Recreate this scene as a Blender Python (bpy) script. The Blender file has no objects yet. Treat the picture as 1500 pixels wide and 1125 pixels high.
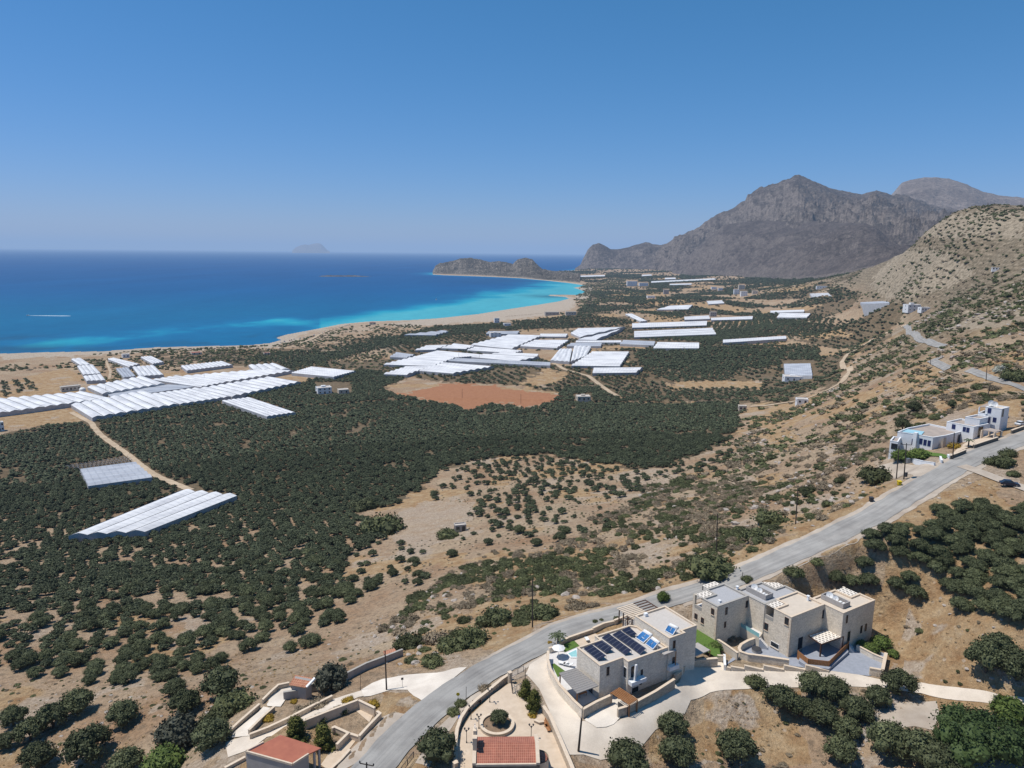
# Coastal plain with olive groves, greenhouses, villas and mountains seen from the air above a hillside road
import bpy, bmesh, math, random
import numpy as np
from mathutils import Vector, Matrix
from mathutils.geometry import delaunay_2d_cdt

random.seed(11)
RNG = np.random.default_rng(7)
scene = bpy.context.scene
COL = scene.collection

# ------------------------------------------------------------------ survey camera (used to turn photo bearings into ground points)
F = 1040.0; CX, CY = 750.0, 562.5; HV = 369.5; ROLL = 0.0103; ZC = 160.0
PITCH = math.atan((CY - HV) / F)
FW = np.array([0, math.cos(PITCH), -math.sin(PITCH)])
U0 = np.array([0, math.sin(PITCH), math.cos(PITCH)]); R0 = np.array([1.0, 0, 0])
cr, sr = math.cos(ROLL), math.sin(ROLL)
RT = cr * R0 + sr * U0; UP = -sr * R0 + cr * U0
CAMP = np.array([0, 0, ZC])

def ray(u, v):
    u = np.asarray(u, float); v = np.asarray(v, float)
    return FW + ((u - CX) / F)[..., None] * RT + ((CY - v) / F)[..., None] * UP

def gz(u, v, z):
    """point of bearing (u, v) on the level plane z"""
    d = ray(u, v)
    return CAMP + d * ((z - ZC) / d[2])

def at_dist(u, v, D):
    d = ray(u, v)
    return CAMP + d * (D / math.hypot(d[0], d[1]))

def proj(x, y, z):
    dx, dy, dz = x - CAMP[0], y - CAMP[1], z - CAMP[2]
    X = dx * RT[0] + dy * RT[1] + dz * RT[2]
    Y = dx * UP[0] + dy * UP[1] + dz * UP[2]
    Z = np.maximum(dx * FW[0] + dy * FW[1] + dz * FW[2], 1e-3)
    return CX + F * X / Z, CY - F * Y / Z

# ------------------------------------------------------------------ numpy noise
def _h(ix, iy, s):
    n = (ix * 374761393 + iy * 668265263 + s * 1442695041).astype(np.int64) & 0xFFFFFFFF
    n = ((n ^ (n >> 13)) * 1274126177) & 0xFFFFFFFF
    n = n ^ (n >> 16)
    return (n & 0xFFFF) / 65535.0

def vnoise(x, y, s=0):
    x = np.asarray(x, float); y = np.asarray(y, float)
    xi = np.floor(x).astype(np.int64); yi = np.floor(y).astype(np.int64)
    fx = x - xi; fy = y - yi
    fx = fx * fx * fx * (fx * (fx * 6 - 15) + 10); fy = fy * fy * fy * (fy * (fy * 6 - 15) + 10)
    a = _h(xi, yi, s); b = _h(xi + 1, yi, s); c = _h(xi, yi + 1, s); d = _h(xi + 1, yi + 1, s)
    return (a * (1 - fx) + b * fx) * (1 - fy) + (c * (1 - fx) + d * fx) * fy

def fbm(x, y, o=4, s=0, g=0.5):
    t = 0; a = 1; n = 0
    for i in range(o):
        t = t + a * vnoise(x * 2 ** i + 17.3 * i, y * 2 ** i - 9.1 * i, s + i); n += a; a *= g
    return t / n

def ridged(x, y, o=5, s=0):
    t = 0; a = 1; n = 0
    for i in range(o):
        t = t + a * (1 - np.abs(2 * vnoise(x * 2.03 ** i + 5.7 * i, y * 2.03 ** i + 3.3 * i, s + i) - 1)); n += a; a *= 0.52
    return t / n

def inpoly(px, py, poly):
    px = np.asarray(px, float); py = np.asarray(py, float)
    P = np.array(poly, float)
    res = np.zeros(px.shape, bool)
    m = (px >= P[:, 0].min()) & (px <= P[:, 0].max()) & (py >= P[:, 1].min()) & (py <= P[:, 1].max())
    if not m.any(): return res
    x = px[m]; y = py[m]; r = np.zeros(x.shape, bool)
    j = len(P) - 1
    for i in range(len(P)):
        xi, yi = P[i]; xj, yj = P[j]
        if yi != yj:
            r ^= ((yi > y) != (yj > y)) & (x < (xj - xi) * (y - yi) / (yj - yi) + xi)
        j = i
    res[m] = r
    return res

def seg_dist(x, y, pts, closed=False):
    """distance to a polyline and the parameter (index + fraction) of the nearest point"""
    P = np.array(pts, float); n = len(P)
    best = np.full(np.shape(x), 1e12); par = np.zeros(np.shape(x))
    for i in range(n if closed else n - 1):
        a = P[i]; b = P[(i + 1) % n]; d = b - a; L = d[0] ** 2 + d[1] ** 2 + 1e-12
        t = np.clip(((x - a[0]) * d[0] + (y - a[1]) * d[1]) / L, 0, 1)
        q = (x - a[0] - t * d[0]) ** 2 + (y - a[1] - t * d[1]) ** 2
        m = q < best
        best = np.where(m, q, best); par = np.where(m, i + t, par)
    return np.sqrt(best), par

def sstep(a, b, x):
    t = np.clip((x - a) / (b - a), 0, 1)
    return t * t * (3 - 2 * t)

# ------------------------------------------------------------------ terrain model
# road: (left edge, right edge, drop below the camera)
ROAD = [((470, 1170), (530, 1172), 80.6), ((532, 1112), (586, 1109), 80.4), ((549, 1090), (612, 1082), 80.3), ((586, 1050), (648, 1053), 80.2), ((616, 1027), (676, 1027), 80.1),
        ((644, 1009), (702, 1008), 80), ((680, 982), (732, 990), 80), ((717, 962), (766, 973), 80), ((766, 938), (802, 955), 80),
        ((805, 918), (833, 935), 80), ((860, 900), (878, 919), 79.7), ((920, 885), (932, 906), 79), ((985, 863), (1001, 884), 77), ((1060, 837), (1085, 863), 73.5),
        ((1133, 804), (1155, 834), 69.5), ((1207, 775), (1228, 799), 66), ((1280, 738), (1302, 762), 62.7), ((1317, 714), (1345, 735), 60.3),
        ((1379, 677), (1412, 697), 56.5), ((1427, 656), (1455, 672), 55), ((1500, 630), (1530, 643), 53), ((1600, 592), (1632, 604), 50)]
ROADC = []; ROADE = []
for a, b, d in ROAD:
    A = gz(*a, ZC - d); B = gz(*b, ZC - d); ROADE.append((A, B)); ROADC.append((A + B) / 2)
ROADC = np.array(ROADC)

CTRL = [ # (u, v, drop)
 (850,1115,81.8),(900,1090,82),(905,1056,80.9),(853,1056,80.7),(1000,972,80.8),(1030,970,81.0),(1061,988,81.8),(1150,990,82.5),(1215,990,82.5),(1290,1003,82.2),(1400,1010,80),(1500,1022,77.5),
 (1050,1060,84.3),(1100,1122,86),(1250,1100,83.5),(1350,1040,80.5),(1450,1100,79.5),(950,1125,83.5),(1000,1030,83),(1180,1050,83.5),
 (1305,935,80),(1330,900,77),(1250,850,73.8),(1190,850,72.6),(1400,850,68),(1500,1125,80.2),(1570,1060,78.5),(1600,1125,80),(1600,980,72),(1620,880,63),(1500,800,61.5),(1300,800,65),(1350,760,62),(1440,745,59.5),(1450,705,57.5),(1500,725,57),(1500,900,66),(1500,960,70),(1400,960,75),
 (740,1100,79.6),(720,1000,79.9),(820,1010,80.3),(690,1125,79.6),(800,1125,80.6),
 (440,1115,83.5),(500,1075,82.5),(545,1060,81),(440,1010,86),(380,1060,86),(330,1075,87),(520,985,86),(560,1000,83.5),(640,970,82.5),(600,990,82.5),
 (200,1050,97),(0,1120,102),(100,1125,100),(250,1120,94),(0,950,114),(200,900,117),(330,960,104),(480,960,97),(560,950,92),(600,900,95),(650,900,91),
 (700,930,84.5),(700,860,93),(780,908,82.5),(780,800,99),(900,850,87),(1000,830,81),(900,760,98),(1000,760,89),(1100,760,79),(1160,765,73.5),(1060,690,102),(1200,690,79),(1280,712,65),
 (1100,625,121),(1200,640,92),(1288,650,65),(1310,660,59.5),(1330,690,60.8),(1250,600,88),(1180,585,116),(1230,545,118),(1330,600,64),(1400,590,56),(1340,655,60),(1400,640,57.5),(1480,622,54),(1500,600,50),
 (1440,551,53),(1500,572,49.5),(1365,534,63),(1340,502,72),(1325,484,80),(1450,520,52),
 (1150,545,140),(1100,440,136),(1100,480,142),(1000,540,148),(850,560,150),(1200,480,126),(1250,510,123),(1200,560,129),(1090,595,130),(1060,640,122),(1290,500,116),(1270,460,112),(1200,440,118),
 (200,600,154),(400,640,146),(600,640,142),(800,640,136),(950,640,130),(300,700,142),(100,700,148),(0,650,152),(500,740,134),(700,720,124),(850,700,119),(950,720,108),(620,770,120),(0,800,138),
 (200,820,133),(0,880,125),(480,830,119),(400,900,111),(-100,700,149),(-100,900,121),(-120,1100,104),
 (440,500,156.5),(560,476,154),(800,452,156),(700,472,153),(600,522,154),(150,530,156),(-100,540,156),(0,560,154),(300,540,155),(900,480,150),(1000,460,146),(900,440,152),(1000,425,146),(900,410,153),(850,405,157),(1000,405,144),
 (830,535,150),(620,580,147)]
CTRLD = [ # (u, v, horizontal distance)
 (1500,505,430),(1450,500,500),(1500,445,650),(1400,455,850),(1300,452,1350),(1200,432,2100),(1500,400,850),(1400,402,1200),(1300,408,1750),(1500,345,1120),(1420,340,1230),(1435,312,1330),(1500,311,1300),(1350,342,1450),
 (1390,318,1400),(1280,389,2000),(1330,361,1650),(1240,402,2400),(1600,300,1280),(1700,350,1000),(1600,450,600),(1650,560,350),(1620,700,230),(1620,640,330),
 (1500,330,1500),(1500,340,1750),(1500,345,2100),(1435,328,1550),(1435,345,2100),(1350,359,1750),(1350,371,2300),(1600,315,1600),(1600,335,2100),(1113,500,1230),(1113,470,1600),(1113,425,2800),(1200,410,2900),(1180,470,1450),(1113,520,1050),(1000,500,1180),(1000,440,2100),(900,460,1600),
 (1280,470,1150),(1360,480,720),(1400,480,640),(1000,407,4200),(900,404,4700)]
EXTRA = [(0,30,79),(-60,40,70),(70,50,78),(-120,60,58),(140,80,92),(-250,90,42),(250,160,112),(-700,300,20),(600,300,190),(1500,900,250),(2500,4000,200),(900,5000,20),(1200,6500,40),(0,6500,3),(-3000,6500,0),(-2000,1500,0),(430,2000,14),(600,3000,14),(1500,3600,60)]
cp = [tuple(gz(u, v, ZC - d)) for u, v, d in CTRL] + [tuple(at_dist(*c)) for c in CTRLD] + [tuple(map(float, e)) for e in EXTRA] + [tuple(c) for c in ROADC]
cp = np.array(cp)
def _ab(x, y):
    y = np.maximum(y, 1.0)
    return np.arctan2(x, y), 0.5 * np.log(np.maximum(x * x + y * y, 900.0))
ca, cb = _ab(cp[:, 0], cp[:, 1])
def _k(r2): return np.sqrt(r2 + 0.05 ** 2)
n = len(cp)
Kmat = _k((ca[:, None] - ca) ** 2 + (cb[:, None] - cb) ** 2) - 0.004 * np.eye(n)
Pm = np.stack([np.ones(n), ca, cb], 1)
sol = np.linalg.solve(np.block([[Kmat, Pm], [Pm.T, np.zeros((3, 3))]]), np.concatenate([cp[:, 2], np.zeros(3)]))
RW, RP = sol[:n], sol[n:]
def rbf(x, y):
    sh = np.shape(x); x = np.ravel(x).astype(float); y = np.ravel(y).astype(float)
    a, b = _ab(x, y); out = np.empty(x.shape)
    for i in range(0, len(x), 40000):
        s = slice(i, i + 40000)
        k = _k((a[s, None] - ca) ** 2 + (b[s, None] - cb) ** 2)
        out[s] = k @ RW + RP[0] + RP[1] * a[s] + RP[2] * b[s]
    return out.reshape(sh)

COAST = [(-900,560),(-300,527),(0,518),(60,516),(150,514.5),(230,508.5),(300,507),(365,505.5),(395,502.5),(412,498),(404,495),(420,490),(452,484),(478,479),(500,474.5),(540,470.8),(600,468.8),(640,466.3),(700,460),(750,452),(790,446),(818,441.5),(833,437.5),
 (828,435),(803,433.2),(806,431.6),(845,432),(858,428),(850,424.5),(840,421.5),(858,418.5),(836,415),(800,411),(760,407.5),(720,405.6),(680,404.2),(650,403.2),(634,402.2),(634,399.6),(700,398.8),(800,398.2),(846,397.6),(842,395.5),(858,393.2),(900,391),(2200,391)]
COASTW = np.array([gz(u, v, 0.0)[:2] for u, v in COAST])
LANDPX = COAST + [(2200, 6000), (-900, 6000)]
LANDW = np.vstack([COASTW, [[20000, 8000], [20000, -500], [-20000, -500], [-20000, 300]]])
PADS = []   # (polygon xy, z, blend width), filled below
def H0(x, y):
    x = np.asarray(x, float); y = np.asarray(y, float)
    z = rbf(x, y)
    D = np.hypot(x, y)
    nat = sstep(300, 120, D) * 0.25 + sstep(150, 400, D) * 0.9
    hill = sstep(20, 60, z)
    z = z + nat * (0.25 + 0.75 * hill) * (fbm(x / 26, y / 26, 3, 3) - 0.5) * 2.2 + sstep(400, 1200, D) * hill * ((ridged(x / 190, y / 190, 4, 9) - 0.68) * 12 + (ridged(x / 52, y / 52, 3, 19) - .62) * 6)
    near_sea = D > 700
    land = inpoly(x, y, LANDW)
    d, _ = seg_dist(np.where(near_sea, x, 0), np.where(near_sea, y, 0), COASTW)
    zl = np.maximum(z, 1.0) * sstep(0, 130, d) + 0.25 + np.minimum(d, 60) * 0.02
    zs = -0.4 - np.minimum(d, 100) * 0.05
    zz = np.where(land, zl, zs)
    return np.where(near_sea, zz, z)
def H(x, y):
    x = np.asarray(x, float); y = np.asarray(y, float)
    sh = x.shape; x = x.ravel(); y = y.ravel()
    z = H0(x, y)
    for poly, pz, bl in PADS:
        P = np.array(poly)
        c = P.mean(0); R = np.max(np.hypot(*(P - c).T)) + bl
        k = np.nonzero(np.hypot(x - c[0], y - c[1]) < R)[0]
        if not len(k): continue
        d, _ = seg_dist(x[k], y[k], P, True)
        d = np.where(inpoly(x[k], y[k], P), 0, d)
        w = 1 - sstep(0.3, bl, d)
        z[k] = z[k] * (1 - w) + pz * w
    m = np.nonzero((np.hypot(x, y) < 420))[0]
    if len(m):
        d, t = seg_dist(x[m], y[m], ROADC[:, :2])
        rz = np.interp(t, np.arange(len(ROADC)), ROADC[:, 2]) - 0.12
        w = 1 - sstep(4.3, np.where(t > 15.2, 13.0, 7.5), d)
        z[m] = z[m] * (1 - w) + rz * w
    return z.reshape(sh)
def pad_px(pts, drop, bl=3.0):
    PADS.append(([tuple(gz(u, v, ZC - drop)[:2]) for u, v in pts], ZC - drop, bl))
_DS = np.exp(np.linspace(math.log(55), math.log(7500), 700))
def ground(u, v, off=0.0):
    """where the bearing (u, v) meets the ground"""
    d = ray(u, v); h = math.hypot(d[0], d[1])
    k = _DS / h
    P = CAMP + d * k[:, None]
    g = P[:, 2] - H(P[:, 0], P[:, 1]) - off
    i = int(np.argmax(g < 0))
    if g[i] >= 0: i = len(g) - 1
    if i == 0: return P[0]
    t = g[i - 1] / (g[i - 1] - g[i] + 1e-9)
    q = P[i - 1] + (P[i] - P[i - 1]) * t
    return np.array([q[0], q[1], float(H(q[0:1], q[1:2])[0])])
def hz(x, y): return float(H(np.array([x]), np.array([y]))[0])

# ------------------------------------------------------------------ materials
def newmat(name):
    m = bpy.data.materials.new(name); m.use_nodes = True
    nt = m.node_tree
    return m, nt, nt.nodes['Principled BSDF']
def N(nt, t, **kw):
    n = nt.nodes.new(t)
    for k, v in kw.items():
        if hasattr(n, k) and k not in ('inputs',): setattr(n, k, v)
    return n
def L(nt, a, b): nt.links.new(a, b)
def noise(nt, vec, scale, detail=4, rough=0.55):
    n = N(nt, 'ShaderNodeTexNoise'); n.inputs['Scale'].default_value = scale; n.inputs['Detail'].default_value = detail; n.inputs['Roughness'].default_value = rough
    L(nt, vec, n.inputs['Vector']); return n.outputs['Fac']
def ramp(nt, fac, stops):
    r = N(nt, 'ShaderNodeValToRGB'); e = r.color_ramp.elements
    while len(e) < len(stops): e.new(0.5)
    for el, (p, c) in zip(e, stops): el.position = p; el.color = (*c, 1) if len(c) == 3 else c
    L(nt, fac, r.inputs['Fac']); return r.outputs['Color']
def mixc(nt, fac, a, b, mode='MIX'):
    m = N(nt, 'ShaderNodeMix'); m.data_type = 'RGBA'; m.blend_type = mode
    for s, val in ((m.inputs[0], fac), (m.inputs[6], a), (m.inputs[7], b)):
        if hasattr(val, 'is_linked'): L(nt, val, s)
        elif isinstance(val, (int, float)): s.default_value = val
        else: s.default_value = (*val, 1)
    return m.outputs[2]
def fmath(nt, op, a, b=0.0, clamp=False):
    m = N(nt, 'ShaderNodeMath', operation=op); m.use_clamp = clamp
    for s, val in ((m.inputs[0], a), (m.inputs[1], b)):
        if hasattr(val, 'is_linked'): L(nt, val, s)
        else: s.default_value = val
    return m.outputs[0]
def coords(nt, kind='Object'):
    return N(nt, 'ShaderNodeTexCoord').outputs[kind]
def bump(nt, b, h, strength=0.5, dist=0.05):
    n = N(nt, 'ShaderNodeBump'); n.inputs['Strength'].default_value = strength; n.inputs['Distance'].default_value = dist
    L(nt, h, n.inputs['Height']); L(nt, n.outputs['Normal'], b.inputs['Normal'])
def simple(name, c1, c2=None, scale=1.5, rough=0.8, bumps=0.0, spec=0.3, metal=0.0, wpos=False):
    m, nt, b = newmat(name)
    c2 = c2 or tuple(x * 0.78 for x in c1)
    vec = N(nt, 'ShaderNodeNewGeometry').outputs['Position'] if wpos else coords(nt)
    f = noise(nt, vec, scale, 6)
    L(nt, ramp(nt, f, [(0.3, c2), (0.68, c1)]), b.inputs['Base Color'])
    b.inputs['Roughness'].default_value = rough; b.inputs['Specular IOR Level'].default_value = spec; b.inputs['Metallic'].default_value = metal
    if bumps: bump(nt, b, noise(nt, vec, scale * 8, 4), bumps)
    return m
def masonry(name, a, b_, mortar, w=0.55, h=0.24, var=0.3):
    m, nt, b = newmat(name)
    uv = coords(nt, 'UV')
    nz = N(nt, 'ShaderNodeTexNoise'); nz.inputs['Scale'].default_value = 2.2; L(nt, uv, nz.inputs['Vector'])
    ad = N(nt, 'ShaderNodeMixRGB', blend_type='ADD'); ad.inputs[0].default_value = 0.1; L(nt, uv, ad.inputs[1]); L(nt, nz.outputs['Color'], ad.inputs[2])
    br = N(nt, 'ShaderNodeTexBrick'); L(nt, ad.outputs[0], br.inputs['Vector'])
    br.inputs['Scale'].default_value = 1; br.inputs['Brick Width'].default_value = w; br.inputs['Row Height'].default_value = h; br.inputs['Mortar Size'].default_value = 0.018
    br.inputs['Color1'].default_value = (*a, 1); br.inputs['Color2'].default_value = (*b_, 1); br.inputs['Mortar'].default_value = (*mortar, 1)
    f = noise(nt, uv, 0.7, 6, 0.65)
    c = mixc(nt, 1.0, br.outputs['Color'], ramp(nt, f, [(0.3, (1 - var,) * 3), (0.7, (1.06, 1.05, 1.03))]), 'MULTIPLY')
    f2 = noise(nt, uv, 3.2, 3)
    c = mixc(nt, 1.0, c, ramp(nt, f2, [(0.35, (0.84, 0.82, 0.8)), (0.65, (1.05, 1.05, 1.05))]), 'MULTIPLY')
    L(nt, c, b.inputs['Base Color']); b.inputs['Roughness'].default_value = 0.9; b.inputs['Specular IOR Level'].default_value = 0.15
    bump(nt, b, br.outputs['Fac'], 0.35, -0.03)
    return m
M = {}
M['stone'] = masonry('villa_stone', (0.8, 0.71, 0.59), (0.67, 0.585, 0.475), (0.74, 0.66, 0.55), var=.15)
M['stone_pale'] = masonry('pale_villa_stone', (0.82, 0.75, 0.65), (0.72, 0.645, 0.545), (0.77, 0.7, 0.6), var=.15)
M['stone_dark'] = masonry('chapel_stone', (0.22, 0.2, 0.17), (0.15, 0.13, 0.11), (0.25, 0.22, 0.18))
M['stone_wall'] = masonry('garden_wall_stone', (0.62, 0.52, 0.41), (0.48, 0.4, 0.31), (0.6, 0.53, 0.44), 0.45, 0.22)
M['coping'] = simple('sandstone_coping', (0.64, 0.53, 0.41), (0.55, 0.44, 0.33), 2)
M['coping_grey'] = simple('grey_coping', (0.4, 0.37, 0.33), (0.32, 0.3, 0.27), 2)
M['plaster'] = simple('white_plaster', (0.76, 0.77, 0.78), (0.68, 0.69, 0.7), 0.7)
M['plaster_cream'] = simple('cream_plaster', (0.6, 0.54, 0.45), (0.52, 0.46, 0.38), 0.8)
M['plaster_grey'] = simple('grey_plaster', (0.4, 0.37, 0.35), (0.33, 0.31, 0.29), 0.8)
M['roof_beige'] = simple('beige_roof_screed', (0.58, 0.5, 0.41), (0.51, 0.44, 0.36), 1.2)
M['roof_grey'] = simple('grey_roof_gravel', (0.4, 0.4, 0.41), (0.33, 0.33, 0.34), 3.5, bumps=0.3)
M['roof_cream'] = simple('pale_roof_gravel', (0.52, 0.48, 0.44), (0.46, 0.42, 0.38), 2.5, bumps=0.2)
M['roof_old'] = simple('weathered_flat_roof', (0.4, 0.33, 0.28), (0.29, 0.25, 0.22), 0.5)
M['red_roof'] = simple('red_coated_roof', (0.37, 0.13, 0.08), (0.3, 0.1, 0.065), 0.8)
M['wood'] = simple('orange_wood', (0.36, 0.17, 0.07), (0.25, 0.11, 0.045), 5)
M['wood_dark'] = simple('dark_wood', (0.12, 0.06, 0.04), (0.08, 0.04, 0.03), 5)
M['pole'] = simple('pole_wood', (0.075, 0.06, 0.05), (0.045, 0.037, 0.03), 3)
M['metal'] = simple('grey_metal', (0.35, 0.35, 0.35), None, 3, 0.45, metal=0.6)
M['metal_dark'] = simple('dark_metal', (0.05, 0.05, 0.055), None, 3, 0.5)
M['white'] = simple('white_paint', (0.78, 0.78, 0.77), (0.7, 0.7, 0.69), 2, 0.5)
M['blue'] = simple('blue_paint', (0.02, 0.09, 0.4), None, 2, 0.5)
M['shutter_blue'] = simple('dark_blue_shutter', (0.02, 0.03, 0.11), (0.015, 0.022, 0.08), 4, 0.5)
M['frame_blue'] = simple('slate_blue_paint', (0.05, 0.08, 0.2), None, 2, 0.5)
M['yellow'] = simple('yellow_plastic', (0.7, 0.5, 0.02), None, 2, 0.5)
M['grey_slab'] = simple('blue_grey_paving', (0.3, 0.32, 0.37), (0.24, 0.26, 0.3), 1.6)
M['white_paving'] = simple('white_terrace_paving', (0.62, 0.61, 0.6), (0.54, 0.52, 0.5), 1.0)
M['beige_paving'] = simple('sand_coloured_paving', (0.58, 0.47, 0.36), (0.49, 0.39, 0.29), 0.9, wpos=True)
M['lawn'] = simple('lawn_grass', (0.1, 0.17, 0.03), (0.06, 0.11, 0.02), 3, 0.9, 0.5)
M['bark'] = simple('olive_bark', (0.1, 0.08, 0.06), (0.06, 0.05, 0.04), 6, 0.9, 0.5)
M['rock'] = simple('limestone_rock', (0.46, 0.41, 0.36), (0.25, 0.21, 0.18), 1.4, 0.95, 0.7)
M['soil'] = simple('garden_soil', (0.25, 0.17, 0.11), (0.16, 0.11, 0.07), 2)
M['canopy'] = simple('grey_louvre_roof', (0.26, 0.245, 0.235), (0.21, 0.2, 0.19), 4)
M['plastic_grey'] = simple('grey_film', (0.5, 0.51, 0.54), (0.42, 0.43, 0.46), 0.15)
def glass_mat():
    m, nt, b = newmat('window_glass')
    L(nt, ramp(nt, noise(nt, coords(nt), 1.5), [(0.3, (0.012, 0.016, 0.022)), (0.7, (0.03, 0.04, 0.05))]), b.inputs['Base Color'])
    b.inputs['Roughness'].default_value = 0.12; return m
M['glass'] = glass_mat()
def pool_mat():
    m, nt, b = newmat('pool_water')
    v = N(nt, 'ShaderNodeTexVoronoi'); v.inputs['Scale'].default_value = 1.6; L(nt, coords(nt), v.inputs['Vector'])
    L(nt, ramp(nt, v.outputs['Distance'], [(0, (0.005, 0.16, 0.46)), (0.8, (0.02, 0.28, 0.6))]), b.inputs['Base Color'])
    b.inputs['Roughness'].default_value = 0.1; return m
M['pool'] = pool_mat()
M['pool_pale'] = simple('pale_pool_water', (0.3, 0.55, 0.55), (0.22, 0.45, 0.47), 1.5, 0.1)
def solar_mat():
    m, nt, b = newmat('solar_cells')
    br = N(nt, 'ShaderNodeTexBrick'); L(nt, coords(nt, 'UV'), br.inputs['Vector']); br.offset = 0.0
    br.inputs['Scale'].default_value = 1; br.inputs['Brick Width'].default_value = 1.0; br.inputs['Row Height'].default_value = 1.65; br.inputs['Mortar Size'].default_value = 0.025
    br.inputs['Color1'].default_value = (0.012, 0.016, 0.035, 1); br.inputs['Color2'].default_value = (0.016, 0.02, 0.045, 1); br.inputs['Mortar'].default_value = (0.16, 0.17, 0.2, 1)
    L(nt, br.outputs['Color'], b.inputs['Base Color']); b.inputs['Roughness'].default_value = 0.25; b.inputs['Specular IOR Level'].default_value = 0.3
    return m
M['solar'] = solar_mat()
M['collector'] = simple('blue_collector_glass', (0.03, 0.12, 0.32), (0.06, 0.2, 0.42), 1.5, 0.15)
def tile_mat(name, a, c, w=0.3, h=0.42):
    m, nt, b = newmat(name)
    br = N(nt, 'ShaderNodeTexBrick'); L(nt, coords(nt, 'UV'), br.inputs['Vector']); br.offset = 0.0
    br.inputs['Scale'].default_value = 1; br.inputs['Brick Width'].default_value = w; br.inputs['Row Height'].default_value = h; br.inputs['Mortar Size'].default_value = 0.05; br.inputs['Mortar Smooth'].default_value = 0.6
    br.inputs['Color1'].default_value = (*a, 1); br.inputs['Color2'].default_value = (*c, 1); br.inputs['Mortar'].default_value = (a[0] * 1.5, a[1] * 2.1, a[2] * 2.2, 1)
    cc = mixc(nt, 1.0, br.outputs['Color'], ramp(nt, noise(nt, coords(nt), 0.8, 5), [(0.3, (0.8, 0.78, 0.76)), (0.7, (1.1, 1.1, 1.1))]), 'MULTIPLY')
    L(nt, cc, b.inputs['Base Color']); b.inputs['Roughness'].default_value = 0.85
    bump(nt, b, br.outputs['Fac'], 0.6, 0.05); return m
M['tile'] = tile_mat('chapel_roof_tiles', (0.33, 0.105, 0.065), (0.26, 0.085, 0.055))
M['tile_hut'] = tile_mat('hut_roof_tiles', (0.42, 0.17, 0.1), (0.34, 0.12, 0.07), 0.4, 0.5)
def shade_mat():
    # pale fabric strips with dark slits between, woven through a pergola
    m, nt, b = newmat('pergola_shade_cloth')
    br = N(nt, 'ShaderNodeTexBrick'); L(nt, coords(nt, 'UV'), br.inputs['Vector'])
    br.inputs['Scale'].default_value = 1; br.inputs['Brick Width'].default_value = 1.05; br.inputs['Row Height'].default_value = 0.52; br.inputs['Mortar Size'].default_value = 0.165; br.inputs['Mortar Smooth'].default_value = 0.05
    br.inputs['Color1'].default_value = (0.03, 0.022, 0.02, 1); br.inputs['Color2'].default_value = (0.035, 0.025, 0.022, 1); br.inputs['Mortar'].default_value = (0.74, 0.68, 0.6, 1)
    L(nt, br.outputs['Color'], b.inputs['Base Color']); b.inputs['Roughness'].default_value = 0.8
    return m
M['shade'] = shade_mat()
def film_mat(name, a, c, rib=0.0):
    m, nt, b = newmat(name)
    uv = coords(nt, 'UV')
    f = noise(nt, uv, 0.05, 4); f2 = noise(nt, uv, 0.6, 3)
    col = ramp(nt, f, [(0.3, c), (0.7, a)])
    col = mixc(nt, 1.0, col, ramp(nt, f2, [(0.3, (0.9, 0.9, 0.91)), (0.6, (1, 1, 1))]), 'MULTIPLY')
    mp = N(nt, 'ShaderNodeMapping'); mp.inputs['Scale'].default_value = (0.16, 0.03, 1); L(nt, uv, mp.inputs['Vector'])
    col = mixc(nt, 1.0, col, ramp(nt, noise(nt, mp.outputs[0], 1.0, 2), [(0.38, (0.8, 0.8, 0.81)), (0.5, (0.97, 0.97, 0.97)), (0.64, (1.06, 1.06, 1.05))]), 'MULTIPLY')
    w = N(nt, 'ShaderNodeTexWave'); w.wave_type = 'BANDS'; w.bands_direction = 'Y'; w.inputs['Scale'].default_value = 0.08; w.inputs['Distortion'].default_value = 0.4
    L(nt, uv, w.inputs['Vector'])
    col = mixc(nt, 1.0, col, ramp(nt, w.outputs['Fac'], [(0.02, (0.86, 0.87, 0.88)), (0.2, (1, 1, 1))]), 'MULTIPLY')
    L(nt, col, b.inputs['Base Color']); b.inputs['Roughness'].default_value = 0.5; b.inputs['Specular IOR Level'].default_value = 0.25
    return m
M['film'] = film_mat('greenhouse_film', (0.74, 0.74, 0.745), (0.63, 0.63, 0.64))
M['film_grey'] = film_mat('old_greenhouse_film', (0.44, 0.46, 0.5), (0.37, 0.39, 0.43))
M['gutter'] = simple('greenhouse_vent_gap', (0.16, 0.155, 0.15), (0.1, 0.1, 0.1), 0.3)
M['film_side'] = simple('greenhouse_side_film', (0.48, 0.48, 0.49), (0.34, 0.34, 0.35), 0.25)
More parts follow.
